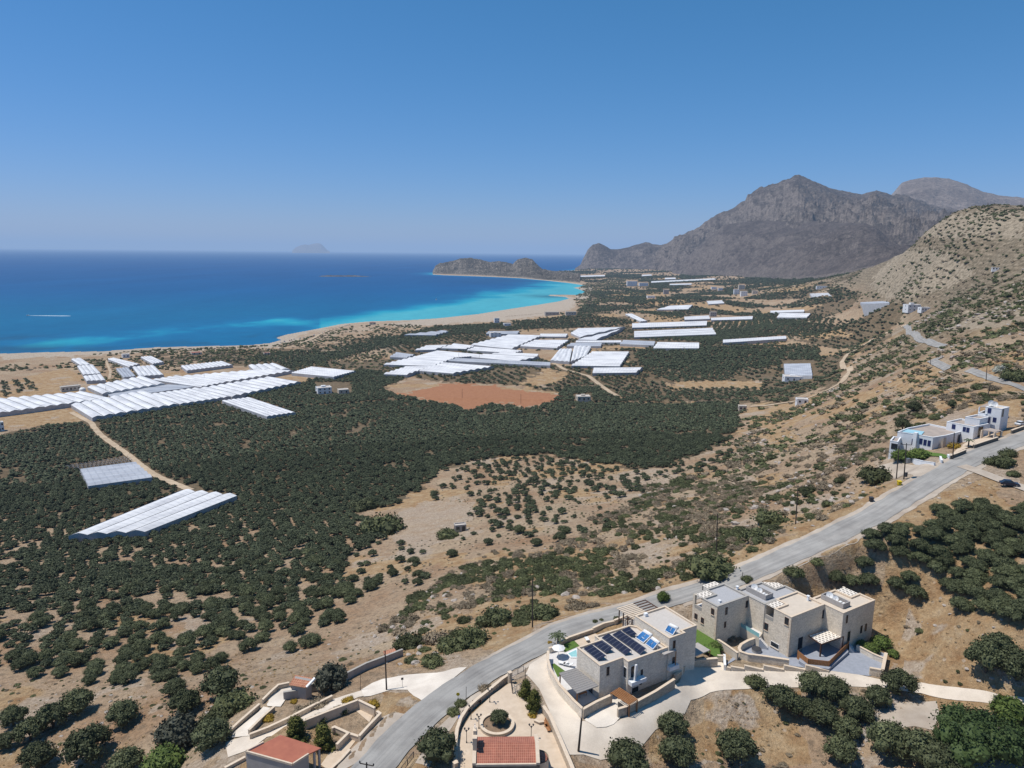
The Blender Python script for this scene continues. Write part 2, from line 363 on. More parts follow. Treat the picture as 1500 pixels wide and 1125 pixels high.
def concrete_mat(name, a, c, sc, streak):
    m, nt, b = newmat(name)
    p = N(nt, 'ShaderNodeNewGeometry').outputs['Position']; uv = coords(nt, 'UV')
    col = ramp(nt, noise(nt, p, sc, 6, 0.6), [(0.3, c), (0.7, a)])
    if streak:
        mp = N(nt, 'ShaderNodeMapping'); mp.inputs['Scale'].default_value = (1.1, 0.035, 1); L(nt, uv, mp.inputs['Vector'])
        f = noise(nt, mp.outputs['Vector'], 1.0, 5, 0.65)
        col = mixc(nt, 1.0, col, ramp(nt, f, [(0.3, (0.72, 0.72, 0.73)), (0.5, (0.98, 0.98, 0.97)), (0.7, (1.16, 1.14, 1.12))]), 'MULTIPLY')
    f = noise(nt, p, 6, 4, 0.7)
    col = mixc(nt, 1.0, col, ramp(nt, f, [(0.3, (0.88, 0.88, 0.88)), (0.7, (1.06, 1.06, 1.06))]), 'MULTIPLY')
    f = noise(nt, p, 0.18, 4, 0.6)
    col = mixc(nt, 1.0, col, ramp(nt, f, [(0.36, (0.86, 0.85, 0.84)), (0.6, (1.04, 1.04, 1.03))]), 'MULTIPLY')
    L(nt, col, b.inputs['Base Color']); b.inputs['Roughness'].default_value = 0.92; b.inputs['Specular IOR Level'].default_value = 0.15
    return m
M['asphalt'] = concrete_mat('worn_grey_asphalt', (0.33, 0.32, 0.307), (0.265, 0.257, 0.248), 0.25, True)
M['drive'] = concrete_mat('pale_concrete', (0.68, 0.6, 0.51), (0.56, 0.49, 0.41), 0.12, False)
M['gravel'] = concrete_mat('pale_gravel', (0.47, 0.41, 0.345), (0.35, 0.29, 0.235), 0.2, False)
M['white_drive'] = concrete_mat('white_concrete', (0.72, 0.655, 0.575), (0.62, 0.555, 0.48), 0.2, False)
M['track'] = concrete_mat('dirt_track', (0.5, 0.4, 0.29), (0.38, 0.29, 0.2), 0.1, False)

def leaf_mat(name, dark, light, rnd=0.5):
    m, nt, b = newmat(name)
    oi = N(nt, 'ShaderNodeObjectInfo')
    g = N(nt, 'ShaderNodeNewGeometry')
    f = noise(nt, coords(nt), 1.6, 3)
    f = fmath(nt, 'ADD', fmath(nt, 'MULTIPLY', f, 0.55), fmath(nt, 'MULTIPLY', g.outputs['Random Per Island'], 0.5))
    c = ramp(nt, f, [(0.25, dark), (0.8, light)])
    lo, hi = 1 - rnd * 0.5, 1 + rnd * 0.6
    tint = ramp(nt, oi.outputs['Random'], [(0.0, (lo, lo, lo * 0.95)), (0.5, (1, 1, 1)), (1.0, (hi, hi * 0.98, hi * 0.95))])
    c = mixc(nt, 1.0, c, tint, 'MULTIPLY')
    L(nt, c, b.inputs['Base Color']); b.inputs['Roughness'].default_value = 0.7; b.inputs['Specular IOR Level'].default_value = 0.2
    return m
M['leaf_olive'] = leaf_mat('olive_leaves', (0.026, 0.034, 0.017), (0.09, 0.105, 0.056), 0.5)
M['leaf_olive_near'] = leaf_mat('near_olive_leaves', (0.028, 0.036, 0.016), (0.112, 0.126, 0.062), 0.5)  # slightly lighter leaf tone for the trees nearest the camera
M['leaf_shrub'] = leaf_mat('shrub_leaves', (0.034, 0.042, 0.017), (0.105, 0.115, 0.05), 0.7)
M['leaf_dry'] = leaf_mat('dry_shrub_twigs', (0.125, 0.098, 0.066), (0.26, 0.21, 0.145), 0.5)
M['leaf_green'] = leaf_mat('bright_leaves', (0.03, 0.055, 0.012), (0.11, 0.15, 0.035), 0.3)
M['leaf_fig'] = leaf_mat('deep_green_leaves', (0.015, 0.03, 0.01), (0.06, 0.09, 0.028), 0.2)
M['leaf_conifer'] = leaf_mat('cypress_leaves', (0.03, 0.04, 0.008), (0.13, 0.13, 0.03), 0.2)
M['leaf_yellow'] = leaf_mat('yellow_flowers', (0.18, 0.13, 0.02), (0.38, 0.24, 0.03), 0.3)
M['leaf_white'] = leaf_mat('white_blossom', (0.2, 0.22, 0.17), (0.5, 0.5, 0.44), 0.2)
M['leaf_grey'] = leaf_mat('grey_tree_leaves', (0.034, 0.037, 0.026), (0.1, 0.104, 0.077), 0.2)
M['palm'] = leaf_mat('palm_fronds', (0.03, 0.045, 0.02), (0.1, 0.12, 0.06), 0.2)

# ------------------------------------------------------------------ mesh builder
ORG = {}
class MB:
    def __init__(self): self.v = []; self.f = []; self.m = []; self.uv = {}
    def add(self, verts, faces, mi=0):
        o = len(self.v); self.v += [tuple(map(float, p)) for p in verts]
        self.f += [tuple(i + o for i in f) for f in faces]; self.m += [mi] * len(faces); return self
    def quad(self, a, b, c, d, mi=0, uv=None):
        if uv: self.uv[len(self.f)] = uv
        return self.add([a, b, c, d], [(0, 1, 2, 3)], mi)
    def prism(self, pts, z0, z1, mi=0, top=None, cap=True, bottom=False):
        """vertical walls round a polygon; z1 may be a list of heights"""
        n = len(pts); a = sum(pts[i][0] * pts[(i + 1) % n][1] - pts[(i + 1) % n][0] * pts[i][1] for i in range(n))
        z1 = list(z1) if hasattr(z1, '__len__') else [z1] * n
        z0 = list(z0) if hasattr(z0, '__len__') else [z0] * n
        if a < 0: pts = list(pts)[::-1]; z1 = z1[::-1]; z0 = z0[::-1]
        vs = [(p[0], p[1], z) for p, z in zip(pts, z0)] + [(p[0], p[1], z) for p, z in zip(pts, z1)]
        fs = [(i, (i + 1) % n, n + (i + 1) % n, n + i) for i in range(n)]
        self.add(vs, fs, mi)
        if cap: self.add([(p[0], p[1], z) for p, z in zip(pts, z1)], [tuple(range(n))], mi if top is None else top)
        if bottom: self.add([(p[0], p[1], z) for p, z in zip(pts, z0)], [tuple(range(n))[::-1]], mi)
        return self
    def box(self, c, s, rot=0.0, mi=0):
        co, si = math.cos(rot), math.sin(rot); hx, hy = s[0] / 2, s[1] / 2
        pts = [(c[0] + x * co - y * si, c[1] + x * si + y * co) for x, y in ((-hx, -hy), (hx, -hy), (hx, hy), (-hx, hy))]
        return self.prism(pts, c[2], c[2] + s[2], mi, bottom=True)
    def beam(self, a, b, w, h=None, mi=0):
        a = Vector(a); b = Vector(b); d = (b - a); 
        if d.length < 1e-6: return self
        d.normalize(); s = d.cross(Vector((0, 0, 1)))
        if s.length < 1e-3: s = Vector((1, 0, 0))
        s.normalize(); t = s.cross(d); h = h or w
        s = s * (w / 2); t = t * (h / 2)
        q = [a - s - t, a + s - t, a + s + t, a - s + t, b - s - t, b + s - t, b + s + t, b - s + t]
        return self.add(q, [(0, 1, 2, 3)[::-1], (4, 5, 6, 7), (0, 1, 5, 4), (1, 2, 6, 5), (2, 3, 7, 6), (3, 0, 4, 7)], mi)
    def tube(self, pts, rads, n=7, mi=0):
        pts = [Vector(p) for p in pts]; rads = rads if hasattr(rads, '__len__') else [rads] * len(pts)
        vs = []; fs = []
        for i, p in enumerate(pts):
            d = (pts[min(i + 1, len(pts) - 1)] - pts[max(i - 1, 0)])
            d = d.normalized() if d.length > 0 else Vector((0, 0, 1))
            s = d.cross(Vector((0.31, 0.2, 0.93))); s = s.normalized() if s.length > 1e-3 else Vector((1, 0, 0)); t = s.cross(d)
            for k in range(n):
                an = 2 * math.pi * k / n; vs.append(p + (s * math.cos(an) + t * math.sin(an)) * rads[i])
        for i in range(len(pts) - 1):
            for k in range(n):
                a = i * n + k; b = i * n + (k + 1) % n
                fs.append((a, b, b + n, a + n)[::-1])
        fs.append(tuple(range(n))); fs.append(tuple((len(pts) - 1) * n + k for k in range(n))[::-1])
        return self.add(vs, fs, mi)
    def lathe(self, c, prof, n=16, mi=0, a0=0.0, a1=2 * math.pi):
        full = abs(a1 - a0 - 2 * math.pi) < 1e-6; k = n if full else n + 1
        vs = [(c[0] + r * math.cos(a0 + (a1 - a0) * i / n), c[1] + r * math.sin(a0 + (a1 - a0) * i / n), c[2] + z) for r, z in prof for i in range(k)]
        fs = []
        for j in range(len(prof) - 1):
            for i in range(n):
                a = j * k + i; b = j * k + (i + 1) % k
                fs.append((a, b, b + k, a + k))
        return self.add(vs, fs, mi)
    def build(self, name, mats, parent=None, smooth=False):
        mats = mats if isinstance(mats, (list, tuple)) else [mats]
        org = np.zeros(3)
        p = parent
        if p is not None: org = ORG.get(p.name, np.zeros(3))
        me = bpy.data.meshes.new(name)
        V = np.array(self.v) - org
        me.from_pydata(V.tolist(), [], self.f)
        for m in mats: me.materials.append(M[m] if isinstance(m, str) else m)
        me.polygons.foreach_set('material_index', self.m)
        if smooth: me.polygons.foreach_set('use_smooth', [True] * len(self.f))
        me.update()
        boxuv(me, self.uv)
        o = bpy.data.objects.new(name, me); COL.objects.link(o)
        if parent is not None: o.parent = parent; ORG[o.name] = org
        return o
def boxuv(me, custom=None):
    uvl = me.uv_layers.new(name='UVMap')
    nl = len(me.loops)
    if not nl: return
    vi = np.empty(nl, int); me.loops.foreach_get('vertex_index', vi)
    co = np.empty(len(me.vertices) * 3); me.vertices.foreach_get('co', co); co = co.reshape(-1, 3)
    npol = len(me.polygons); nr = np.empty(npol * 3); me.polygons.foreach_get('normal', nr); nr = nr.reshape(-1, 3)
    tot = np.empty(npol, int); me.polygons.foreach_get('loop_total', tot)
    ln = np.repeat(nr, tot, 0); P = co[vi]
    hor = np.abs(ln[:, 2]) > 0.85
    tl = np.hypot(ln[:, 0], ln[:, 1]) + 1e-9
    tx, ty = -ln[:, 1] / tl, ln[:, 0] / tl
    u = np.where(hor, P[:, 0], P[:, 0] * tx + P[:, 1] * ty)
    sl = np.sqrt(np.maximum(1 - ln[:, 2] ** 2, 0.05))
    v = np.where(hor, P[:, 1], P[:, 2] / sl)
    uv = np.stack([u, v], 1)
    if custom:
        st = np.concatenate([[0], np.cumsum(tot)[:-1]])
        for fi, c in custom.items():
            for k, q in enumerate(c): uv[st[fi] + k] = q
    uvl.data.foreach_set('uv', uv.ravel())

def tag(o, label=None, cat=None, group=None, kind=None):
    if label: o['label'] = label
    if cat: o['category'] = cat
    if group: o['group'] = group
    if kind: o['kind'] = kind
    return o
def thing(name, loc, label, cat, group=None):
    o = bpy.data.objects.new(name, None); COL.objects.link(o); o.empty_display_size = 0.5
    o.location = loc; ORG[o.name] = np.array(loc, float)
    return tag(o, label, cat, group)
def copy_tree(o, loc, rot=0.0, scale=1.0, label=None, group=None):
    def cp(s, par):
        c = s.copy(); COL.objects.link(c)
        if par is not None: c.parent = par
        for ch in s.children: cp(ch, c)
        return c
    r = cp(o, None); r.location = loc; r.rotation_euler = (0, 0, rot)
    r.scale = scale if hasattr(scale, '__len__') else (scale,) * 3
    if label: r['label'] = label
    if group: r['group'] = group
    return r
class Frame:
    """local plan of a building: x along the front, y towards the back, z up (absolute)"""
    def __init__(s, o, ang): s.o = np.array(o[:2], float); a = math.radians(ang); s.a = a; s.e = np.array([math.cos(a), math.sin(a)]); s.f = np.array([-math.sin(a), math.cos(a)])
    def w(s, x, y, z=None):
        p = s.o + s.e * x + s.f * y
        return (p[0], p[1]) if z is None else (p[0], p[1], z)
    def pts(s, l): return [s.w(*p) for p in l]
    def loc(s, u, v, z): p = gz(u, v, z)[:2] - s.o; return float(p @ s.e), float(p @ s.f)
    def on(s, axis, c, u, v):
        """bearing (u,v) on the wall plane axis=c -> (other coordinate, z)"""
        d = ray(u, v); n = s.e if axis == 'x' else s.f; o = s.f if axis == 'x' else s.e
        t = (c - (CAMP[:2] - s.o) @ n) / (d[:2] @ n); p = CAMP + d * t
        return float((p[:2] - s.o) @ o), float(p[2])
# ------------------------------------------------------------------ level ground for buildings
FV1 = Frame((16.37, 116.44), 30.9)
FV2 = Frame((57.03, 132.71), 31.6)
FV2L = Frame((43.2, 136.79), 31.6)
pad_px([(803, 954), (853, 1053), (905, 1053), (960, 1016), (988, 992), (1008, 955), (1000, 925), (950, 898), (835, 932)], 79.8, 7)
PADS.append((FV2.pts([(-18, 1), (0, -9.5), (6, -14.5), (8, -15.5), (17, -11), (21.5, -5), (20, -1), (10, 3), (2, 6), (0, 12), (-9, 13), (-12, 8)]), 79.0, 10))
pad_px([(664, 1140), (668, 1085), (690, 1045), (745, 992), (768, 985), (800, 1040), (812, 1125), (830, 1180), (670, 1180)], 79.5, 2.5)
pad_px([(420, 1066), (525, 1026), (557, 1050), (526, 1084), (500, 1128), (340, 1150), (330, 1130)], 82.0, 3)
pad_px([(975, 880), (1008, 877), (1018, 890), (1015, 905), (985, 893)], 79.55, 2)
pad_px([(398, 1025), (420, 1000), (480, 1000), (480, 1020), (425, 1030)], 86.0, 3)

# ------------------------------------------------------------------ camera, sky, sun
cam = bpy.data.cameras.new('camera'); co = bpy.data.objects.new('camera', cam); COL.objects.link(co)
cam.sensor_fit = 'HORIZONTAL'; cam.sensor_width = 36.0; cam.lens = F / 1500 * 36.0
cam.clip_start = 1.0; cam.clip_end = 200000.0
co.matrix_world = Matrix(((RT[0], UP[0], -FW[0], CAMP[0]), (RT[1], UP[1], -FW[1], CAMP[1]), (RT[2], UP[2], -FW[2], CAMP[2]), (0, 0, 0, 1)))
scene.camera = co
SUN_EL = math.radians(66); SUN_AZ = math.radians(-88)   # azimuth from +Y towards +X: the sun stands on the left
sdir = Vector((math.sin(SUN_AZ) * math.cos(SUN_EL), math.cos(SUN_AZ) * math.cos(SUN_EL), math.sin(SUN_EL)))
sl = bpy.data.lights.new('sun', 'SUN'); sl.energy = 4.8; sl.angle = math.radians(0.5); sl.color = (1.0, 0.945, 0.865)
so = bpy.data.objects.new('sun', sl); COL.objects.link(so); so.rotation_euler = sdir.to_track_quat('Z', 'Y').to_euler(); so.location = (-300, 0, 500)
wd = bpy.data.worlds.new('World'); scene.world = wd; wd.use_nodes = True
wn = wd.node_tree; bg = wn.nodes['Background']
sk = wn.nodes.new('ShaderNodeTexSky'); sk.sky_type = 'NISHITA'; sk.sun_disc = False
sk.sun_elevation = SUN_EL; sk.sun_rotation = SUN_AZ; sk.altitude = 100; sk.air_density = 1.0; sk.dust_density = 0.1; sk.ozone_density = 1.6
tw = wn.nodes.new('ShaderNodeMixRGB'); tw.blend_type = 'MULTIPLY'; tw.inputs[0].default_value = 1; tw.inputs[2].default_value = (0.545, 0.735, 0.93, 1); wn.links.new(sk.outputs[0], tw.inputs[1]); 
def _wm(op, a, b_):
    m_ = wn.nodes.new('ShaderNodeMath'); m_.operation = op; wn.links.new(a, m_.inputs[0]); m_.inputs[1].default_value = b_; return m_.outputs[0]
spl = wn.nodes.new('ShaderNodeSeparateColor'); cmb = wn.nodes.new('ShaderNodeCombineColor'); wn.links.new(tw.outputs[0], spl.inputs[0])
for i_, (g_, k_) in enumerate(((1.4, 1.04), (.8, .65), (.96, .95))):
    wn.links.new(_wm('MULTIPLY', _wm('POWER', _wm('MULTIPLY', spl.outputs[i_], .115), g_), k_ / .115), cmb.inputs[i_])
wn.links.new(cmb.outputs[0], bg.inputs[0]); bg.inputs[1].default_value = 0.115
scene.view_settings.view_transform = 'Standard'; scene.view_settings.look = 'None'; scene.view_settings.exposure = 0; scene.view_settings.gamma = 1
scene.render.engine = 'CYCLES'
cy = scene.cycles
cy.max_bounces = 5; cy.diffuse_bounces = 3; cy.glossy_bounces = 2; cy.transmission_bounces = 2; cy.transparent_max_bounces = 6; cy.volume_bounces = 0
cy.use_denoising = True
try: cy.denoiser = 'OPENIMAGEDENOISE'
except Exception: pass
try: cy.denoising_prefilter = 'ACCURATE'
except Exception: pass
cy.caustics_reflective = False; cy.caustics_refractive = False
cy.sample_clamp_indirect = 4.0

# haze: a thin even layer of bluish air, glowing in place of scattered daylight
hm = bpy.data.materials.new('sea_haze'); hm.use_nodes = True; nt = hm.node_tree
nt.nodes.remove(nt.nodes['Principled BSDF'])
HAZE = 3.4e-5
va = N(nt, 'ShaderNodeVolumeAbsorption'); va.inputs['Color'].default_value = (0, 0, 0, 1); va.inputs['Density'].default_value = HAZE
em = N(nt, 'ShaderNodeEmission'); em.inputs['Color'].default_value = (0.265, 0.40, 0.645, 1); em.inputs['Strength'].default_value = HAZE
ad = N(nt, 'ShaderNodeAddShader'); L(nt, va.outputs[0], ad.inputs[0]); L(nt, em.outputs[0], ad.inputs[1]); L(nt, ad.outputs[0], nt.nodes['Material Output'].inputs['Volume'])
mb = MB(); S = 130000.0
M['haze'] = hm
mb.prism([(-S, -4000), (S, -4000), (S, S), (-S, S)], -40, 1000, 0, bottom=True)
tag(mb.build('haze', 'haze'), kind='structure')

# ------------------------------------------------------------------ ground sheet
def grid_mesh(name, V, nr, nc, mat, smooth=True, wrap=False):
    me = bpy.data.meshes.new(name)
    me.vertices.add(nr * nc); me.vertices.foreach_set('co', V.astype(np.float32).ravel())
    i = np.arange(nr - 1)[:, None] * nc + np.arange(nc - 1)[None, :]
    q = np.stack([i, i + 1, i + nc + 1, i + nc], -1).reshape(-1, 4)
    me.loops.add(q.size); me.loops.foreach_set('vertex_index', q.ravel().astype(np.int32))
    me.polygons.add(len(q)); me.polygons.foreach_set('loop_start', (np.arange(len(q)) * 4).astype(np.int32))
    me.polygons.foreach_set('use_smooth', np.ones(len(q), bool))
    me.update(calc_edges=True); me.materials.append(mat)
    o = bpy.data.objects.new(name, me); COL.objects.link(o)
    return o
def set_attr(me, name, arr):
    a = me.attributes.new(name, 'FLOAT_COLOR', 'POINT')
    a.data.foreach_set('color', arr.astype(np.float32).ravel())
lnD = np.concatenate([np.linspace(math.log(52), math.log(80), 60)[:-1], np.linspace(math.log(80), math.log(330), 420)[:-1], np.linspace(math.log(330), math.log(9000), 560)])
DD = np.exp(lnD); AZ = np.radians(np.concatenate([np.linspace(-60, -38, 110)[:-1], np.linspace(-38, 40, 1150)[:-1], np.linspace(40, 58, 90)]))
XX = DD[:, None] * np.sin(AZ); YY = DD[:, None] * np.cos(AZ)
ZZ = H(XX, YY)
TV = np.stack([XX, YY, ZZ], -1).reshape(-1, 3)
tx, ty, tz = TV.T
tu, tv = proj(tx, ty, tz)
tD = np.hypot(tx, ty)
# organic outlines: shift the lookup by noise that is constant in metres
sc_ = F / np.maximum(tD, 50)
wob = 8.0 + sstep(250, 1200, tD) * 6
n1 = (fbm(tx / 9, ty / 9, 3, 21) - .5) * 2; n2 = (fbm(tx / 9, ty / 9, 3, 31) - .5) * 2
wu = tu + n1 * wob * sc_; wv = tv + n2 * wob * sc_ * 0.35
C1 = np.zeros((len(TV), 4)); C2 = np.zeros((len(TV), 4)); C1[:, 3] = 1; C2[:, 3] = 1
def paint(arr, ch, val, poly, sub=()):
    m = inpoly(wu, wv, poly)
    arr[m, ch] = np.maximum(arr[m, ch], val) if val > 0 else 0
    for c in sub: arr[m, c] = 0
RED, BARE, GREEN, SAND = 1, 2, 3, 0     # channels of C1 (sand, red soil, bare pale ground, green floor -> stored in C2.b)
# distance to sea -> sand
dsea, _ = seg_dist(tx, ty, COASTW)
landm = inpoly(tx, ty, LANDW)
beach = np.where(landm, 1 - sstep(14, 42, dsea + (fbm(tx / 40, ty / 40, 3, 5) - .5) * 50), 1) * (tD > 700)
C1[:, 0] = beach * np.where((tu < 870) & (tv < 560), 1, 0)
paint(C1, 0, 1, [(560, 475), (640, 466), (760, 452), (836, 437), (846, 442), (838, 452), (800, 463), (745, 469), (690, 472), (640, 476), (590, 480)])
paint(C1, 0, .45, [(400, 503), (440, 482), (520, 471), (600, 470), (560, 482), (500, 490), (455, 505)])
paint(C1, 0, .8, [(0, 515), (240, 508), (410, 503), (415, 508), (300, 513), (150, 520), (0, 527)])
paint(C1, 0, .4, [(455, 515), (520, 505), (600, 503), (560, 520), (500, 527)])
paint(C1, 0, .75, [(840, 424), (864, 418), (872, 428), (858, 440), (846, 440)])
# red ploughed field and orange fields
REDF = [(580, 579), (622, 570), (655, 561.5), (700, 563), (818, 578.5), (812, 586), (766, 597), (745, 591), (718, 590), (690, 602), (664, 592), (620, 584)]
paint(C1, 1, 1, REDF)
FIELDS = [[(764, 562), (800, 540), (834, 546), (816, 561), (790, 568)], [(0, 607), (100, 598), (124, 612), (110, 620), (40, 626), (0, 626)], [(40, 550), (100, 540), (122, 553), (60, 570)], [(945, 462), (975, 458), (1004, 464), (1000, 471), (955, 472)],
          [(1155, 488), (1230, 483), (1245, 492), (1180, 497)], [(975, 560), (1110, 558), (1115, 568), (985, 570)], [(1055, 451), (1092, 449), (1090, 457), (1060, 458)], [(900, 428), (985, 426), (970, 440), (905, 442)], [(1090, 495), (1150, 500), (1160, 512), (1090, 505)],
          [(940, 437), (1010, 439), (1000, 447), (930, 447)], [(1070, 470), (1130, 468), (1128, 474), (1075, 476)]]
for f in FIELDS: paint(C2, 0, 1, f)
paint(C2, 0, .6, [(990, 396), (1040, 385), (1060, 392), (1030, 399), (1000, 400)])
# orange dry grass on the bank below the road and round the houses
for f in [[(560, 960), (600, 905), (690, 890), (760, 915), (790, 905), (800, 860), (830, 880), (860, 878), (1000, 845), (1090, 810), (1180, 765), (1290, 700), (1310, 720), (1200, 772), (1050, 835), (940, 870), (800, 915), (700, 955), (600, 975)],
          [(1100, 622), (1135, 590), (1150, 620), (1120, 640)], [(1010, 1010), (1180, 1005), (1180, 1125), (960, 1125), (985, 1050)], [(1310, 900), (1360, 860), (1440, 950), (1500, 1000), (1500, 1015), (1310, 985)],
          [(1180, 860), (1290, 780), (1420, 700), (1500, 745), (1320, 820), (1240, 870)], [(1420, 590), (1500, 580), (1500, 610), (1330, 600), (1310, 560), (1420, 570)], [(540, 1035), (556, 1012), (600, 1010), (610, 1030), (570, 1050)]]:
    paint(C2, 0, .9, f)
# pale bare patches and gravel shoulders
for f in [[(590, 745), (640, 728), (690, 735), (688, 765), (660, 790), (600, 800), (560, 780)], [(900, 690), (960, 685), (1010, 700), (980, 720), (910, 710)], [(1060, 700), (1100, 690), (1120, 720), (1080, 740), (1055, 725)],
          [(545, 1085), (590, 1045), (610, 1020), (565, 1012), (590, 985), (690, 975), (760, 935), (830, 907), (960, 868), (1000, 855), (1000, 866), (860, 905), (740, 955), (650, 1010), (575, 1080)],
          [(1285, 670), (1330, 672), (1390, 660), (1372, 682), (1330, 706), (1290, 690)], [(1290, 960), (1300, 960), (1300, 965), (1290, 965)], [(1300, 345), (1330, 330), (1420, 310), (1500, 310), (1500, 350), (1380, 350)],
          [(1285, 400), (1320, 368), (1360, 362), (1400, 375), (1430, 400), (1380, 425), (1300, 440), (1275, 420)], [(1290, 420), (1340, 405), (1380, 420), (1330, 440)], [(1380, 470), (1430, 455), (1500, 440), (1500, 470), (1440, 480), (1400, 490)], [(1250, 330), (1268, 328), (1300, 352), (1310, 360), (1290, 362), (1262, 352)],
          [(1450, 640), (1500, 700), (1500, 720), (1400, 690)], [(1290, 965), (1330, 975), (1325, 985), (1290, 980)], [(240, 1130), (330, 1090), (360, 1100), (330, 1130)], [(1291, 960), (1301, 960), (1301, 965), (1291, 965)]]:
    paint(C1, 2, .62, f)
# dark green floor below groves
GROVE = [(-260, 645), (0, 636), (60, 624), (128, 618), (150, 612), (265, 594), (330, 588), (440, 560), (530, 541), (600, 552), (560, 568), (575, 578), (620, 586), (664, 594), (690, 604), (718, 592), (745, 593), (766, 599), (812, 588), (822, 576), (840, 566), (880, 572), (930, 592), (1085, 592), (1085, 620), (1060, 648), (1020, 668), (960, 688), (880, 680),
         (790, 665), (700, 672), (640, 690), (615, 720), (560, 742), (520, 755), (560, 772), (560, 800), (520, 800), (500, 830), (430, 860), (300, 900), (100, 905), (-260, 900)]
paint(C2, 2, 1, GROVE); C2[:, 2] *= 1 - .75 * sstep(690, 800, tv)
# far plain: patchwork of orchards in irregular blocks
PLAIN = [(300, 530), (380, 520), (470, 512), (560, 487), (640, 478), (745, 472), (800, 464), (850, 455), (870, 425), (960, 405), (1090, 408), (1180, 405), (1260, 430), (1330, 450), (1310, 480), (1290, 505), (1250, 522), (1225, 560), (1150, 590), (1090, 592), (930, 590), (880, 572), (822, 576), (760, 565), (655, 560), (600, 552), (530, 541), (440, 548)]
def block_id(x, y, s=95.0):
    an = 0.35; X = x * math.cos(an) + y * math.sin(an) + 22 * (vnoise(x / 160, y / 160, 77) - .5); Y = -x * math.sin(an) + y * math.cos(an) + 22 * (vnoise(x / 160, y / 160, 78) - .5)
    bx = np.floor(X / s).astype(np.int64); by = np.floor(Y / (s * 1.5)).astype(np.int64)
    return _h(bx, by, 5), _h(bx, by, 6), X, Y
b1, b2, _, _ = block_id(tx, ty)
pm = inpoly(wu, wv, PLAIN)
C2[:, 2] = np.where(pm & (b1 < 0.62), np.maximum(C2[:, 2], 0.8), C2[:, 2])
C2[:, 0] = np.where(pm & (b1 > 0.8), np.maximum(C2[:, 0], 0.5 * b2 + .3), C2[:, 0])
for f in [[(640, 478), (745, 474), (850, 460), (930, 470), (925, 476), (845, 480), (760, 484), (700, 487), (620, 500), (560, 510), (520, 520), (480, 530), (420, 530), (470, 520)], [(870, 512), (1000, 510), (1200, 505), (1200, 530), (1030, 545), (925, 530)], [(845, 470), (925, 462), (925, 478), (850, 482)]]:
    paint(C2, 2, .9, f, ); m_ = inpoly(wu, wv, f); C2[m_, 0] = 0
for f in [[(180, 528), (240, 518), (420, 511), (470, 508), (600, 503), (620, 495), (600, 520), (560, 535), (420, 548), (330, 532)]]: m_ = inpoly(wu, wv, f) & (fbm(tx / 45, ty / 45, 3, 99) > .47); C2[m_, 2] = .9; C2[m_, 0] = 0
# terraced, rocky hills
for f in [[(800, 399), (860, 392), (1000, 390), (1260, 372), (1260, 412), (1100, 412), (960, 408), (860, 414), (840, 410)]]: m_ = inpoly(wu, wv, f) & (fbm(tx / 250, ty / 250, 3, 58) > .5); C2[m_, 2] = .85
nat_ = (tD < 1000) & ~inpoly(wu, wv, GROVE)
C2[:, 0] = np.where(nat_, np.maximum(C2[:, 0], .85 * sstep(.5, .62, fbm(tx / 30, ty / 30, 4, 111))), C2[:, 0])
C1[:, 2] = np.where(nat_, np.maximum(C1[:, 2], .62 * sstep(.6, .7, fbm(tx / 18, ty / 18, 4, 112))), C1[:, 2])
for f in [[(1095, 845), (1190, 822), (1300, 765), (1335, 790), (1265, 872), (1200, 862), (1120, 862)]]: m_ = inpoly(wu, wv, f); C1[m_, 2] = np.maximum(C1[m_, 2], .5); C2[m_, 0] = .6  # pale ground painted to lighten the bank that faces away from the sun
for f in [[(1010, 1010), (1340, 1012), (1300, 1130), (940, 1130)], [(1310, 985), (1310, 880), (1440, 950), (1560, 1015)]]: m_ = inpoly(wu, wv, f); C1[m_, 2] = np.maximum(C1[m_, 2], .75 * sstep(.42, .6, fbm(tx[m_] / 7, ty[m_] / 7, 4, 115)))
hillf = sstep(45, 110, tz) * sstep(450, 700, tD)
C2[:, 1] = hillf
for f in FIELDS: m_ = inpoly(wu, wv, f); C2[m_, 2] = 0
m_ = inpoly(wu, wv, REDF); C2[m_, 2] = 0; C2[m_, 0] = 0

gm, nt, b = newmat('dry_ground')
pos = N(nt, 'ShaderNodeNewGeometry').outputs['Position']
A1 = N(nt, 'ShaderNodeAttribute', attribute_name='c1'); A2 = N(nt, 'ShaderNodeAttribute', attribute_name='c2')
s1 = N(nt, 'ShaderNodeSeparateColor'); L(nt, A1.outputs['Color'], s1.inputs[0]); s2 = N(nt, 'ShaderNodeSeparateColor'); L(nt, A2.outputs['Color'], s2.inputs[0])
nb = noise(nt, pos, 0.035, 5, 0.6); nm = noise(nt, pos, 0.22, 6, 0.65); nf = noise(nt, pos, 1.3, 5, 0.7); nff = noise(nt, pos, 5.5, 3, 0.7)
base = ramp(nt, nb, [(0.32, (0.32, 0.2, 0.118)), (0.5, (0.375, 0.275, 0.185)), (0.68, (0.43, 0.335, 0.23))])
dry = ramp(nt, nm, [(0.3, (0.285, 0.165, 0.08)), (0.52, (0.385, 0.266, 0.15)), (0.7, (0.465, 0.355, 0.225))])
def soft(ch, lo=0.3, hi=0.7, amt=0.5):
    # break the edge of a painted area up with noise
    q = fmath(nt, 'ADD', ch, fmath(nt, 'MULTIPLY', fmath(nt, 'SUBTRACT', nm, 0.5), amt))
    mr = N(nt, 'ShaderNodeMapRange'); mr.interpolation_type = 'SMOOTHSTEP'; L(nt, q, mr.inputs[0]); mr.inputs[1].default_value = lo; mr.inputs[2].default_value = hi
    return mr.outputs[0]
c = mixc(nt, soft(s2.outputs[0]), base, dry)
bare = ramp(nt, nf, [(0.3, (0.33, 0.25, 0.185)), (0.6, (0.44, 0.37, 0.295))])
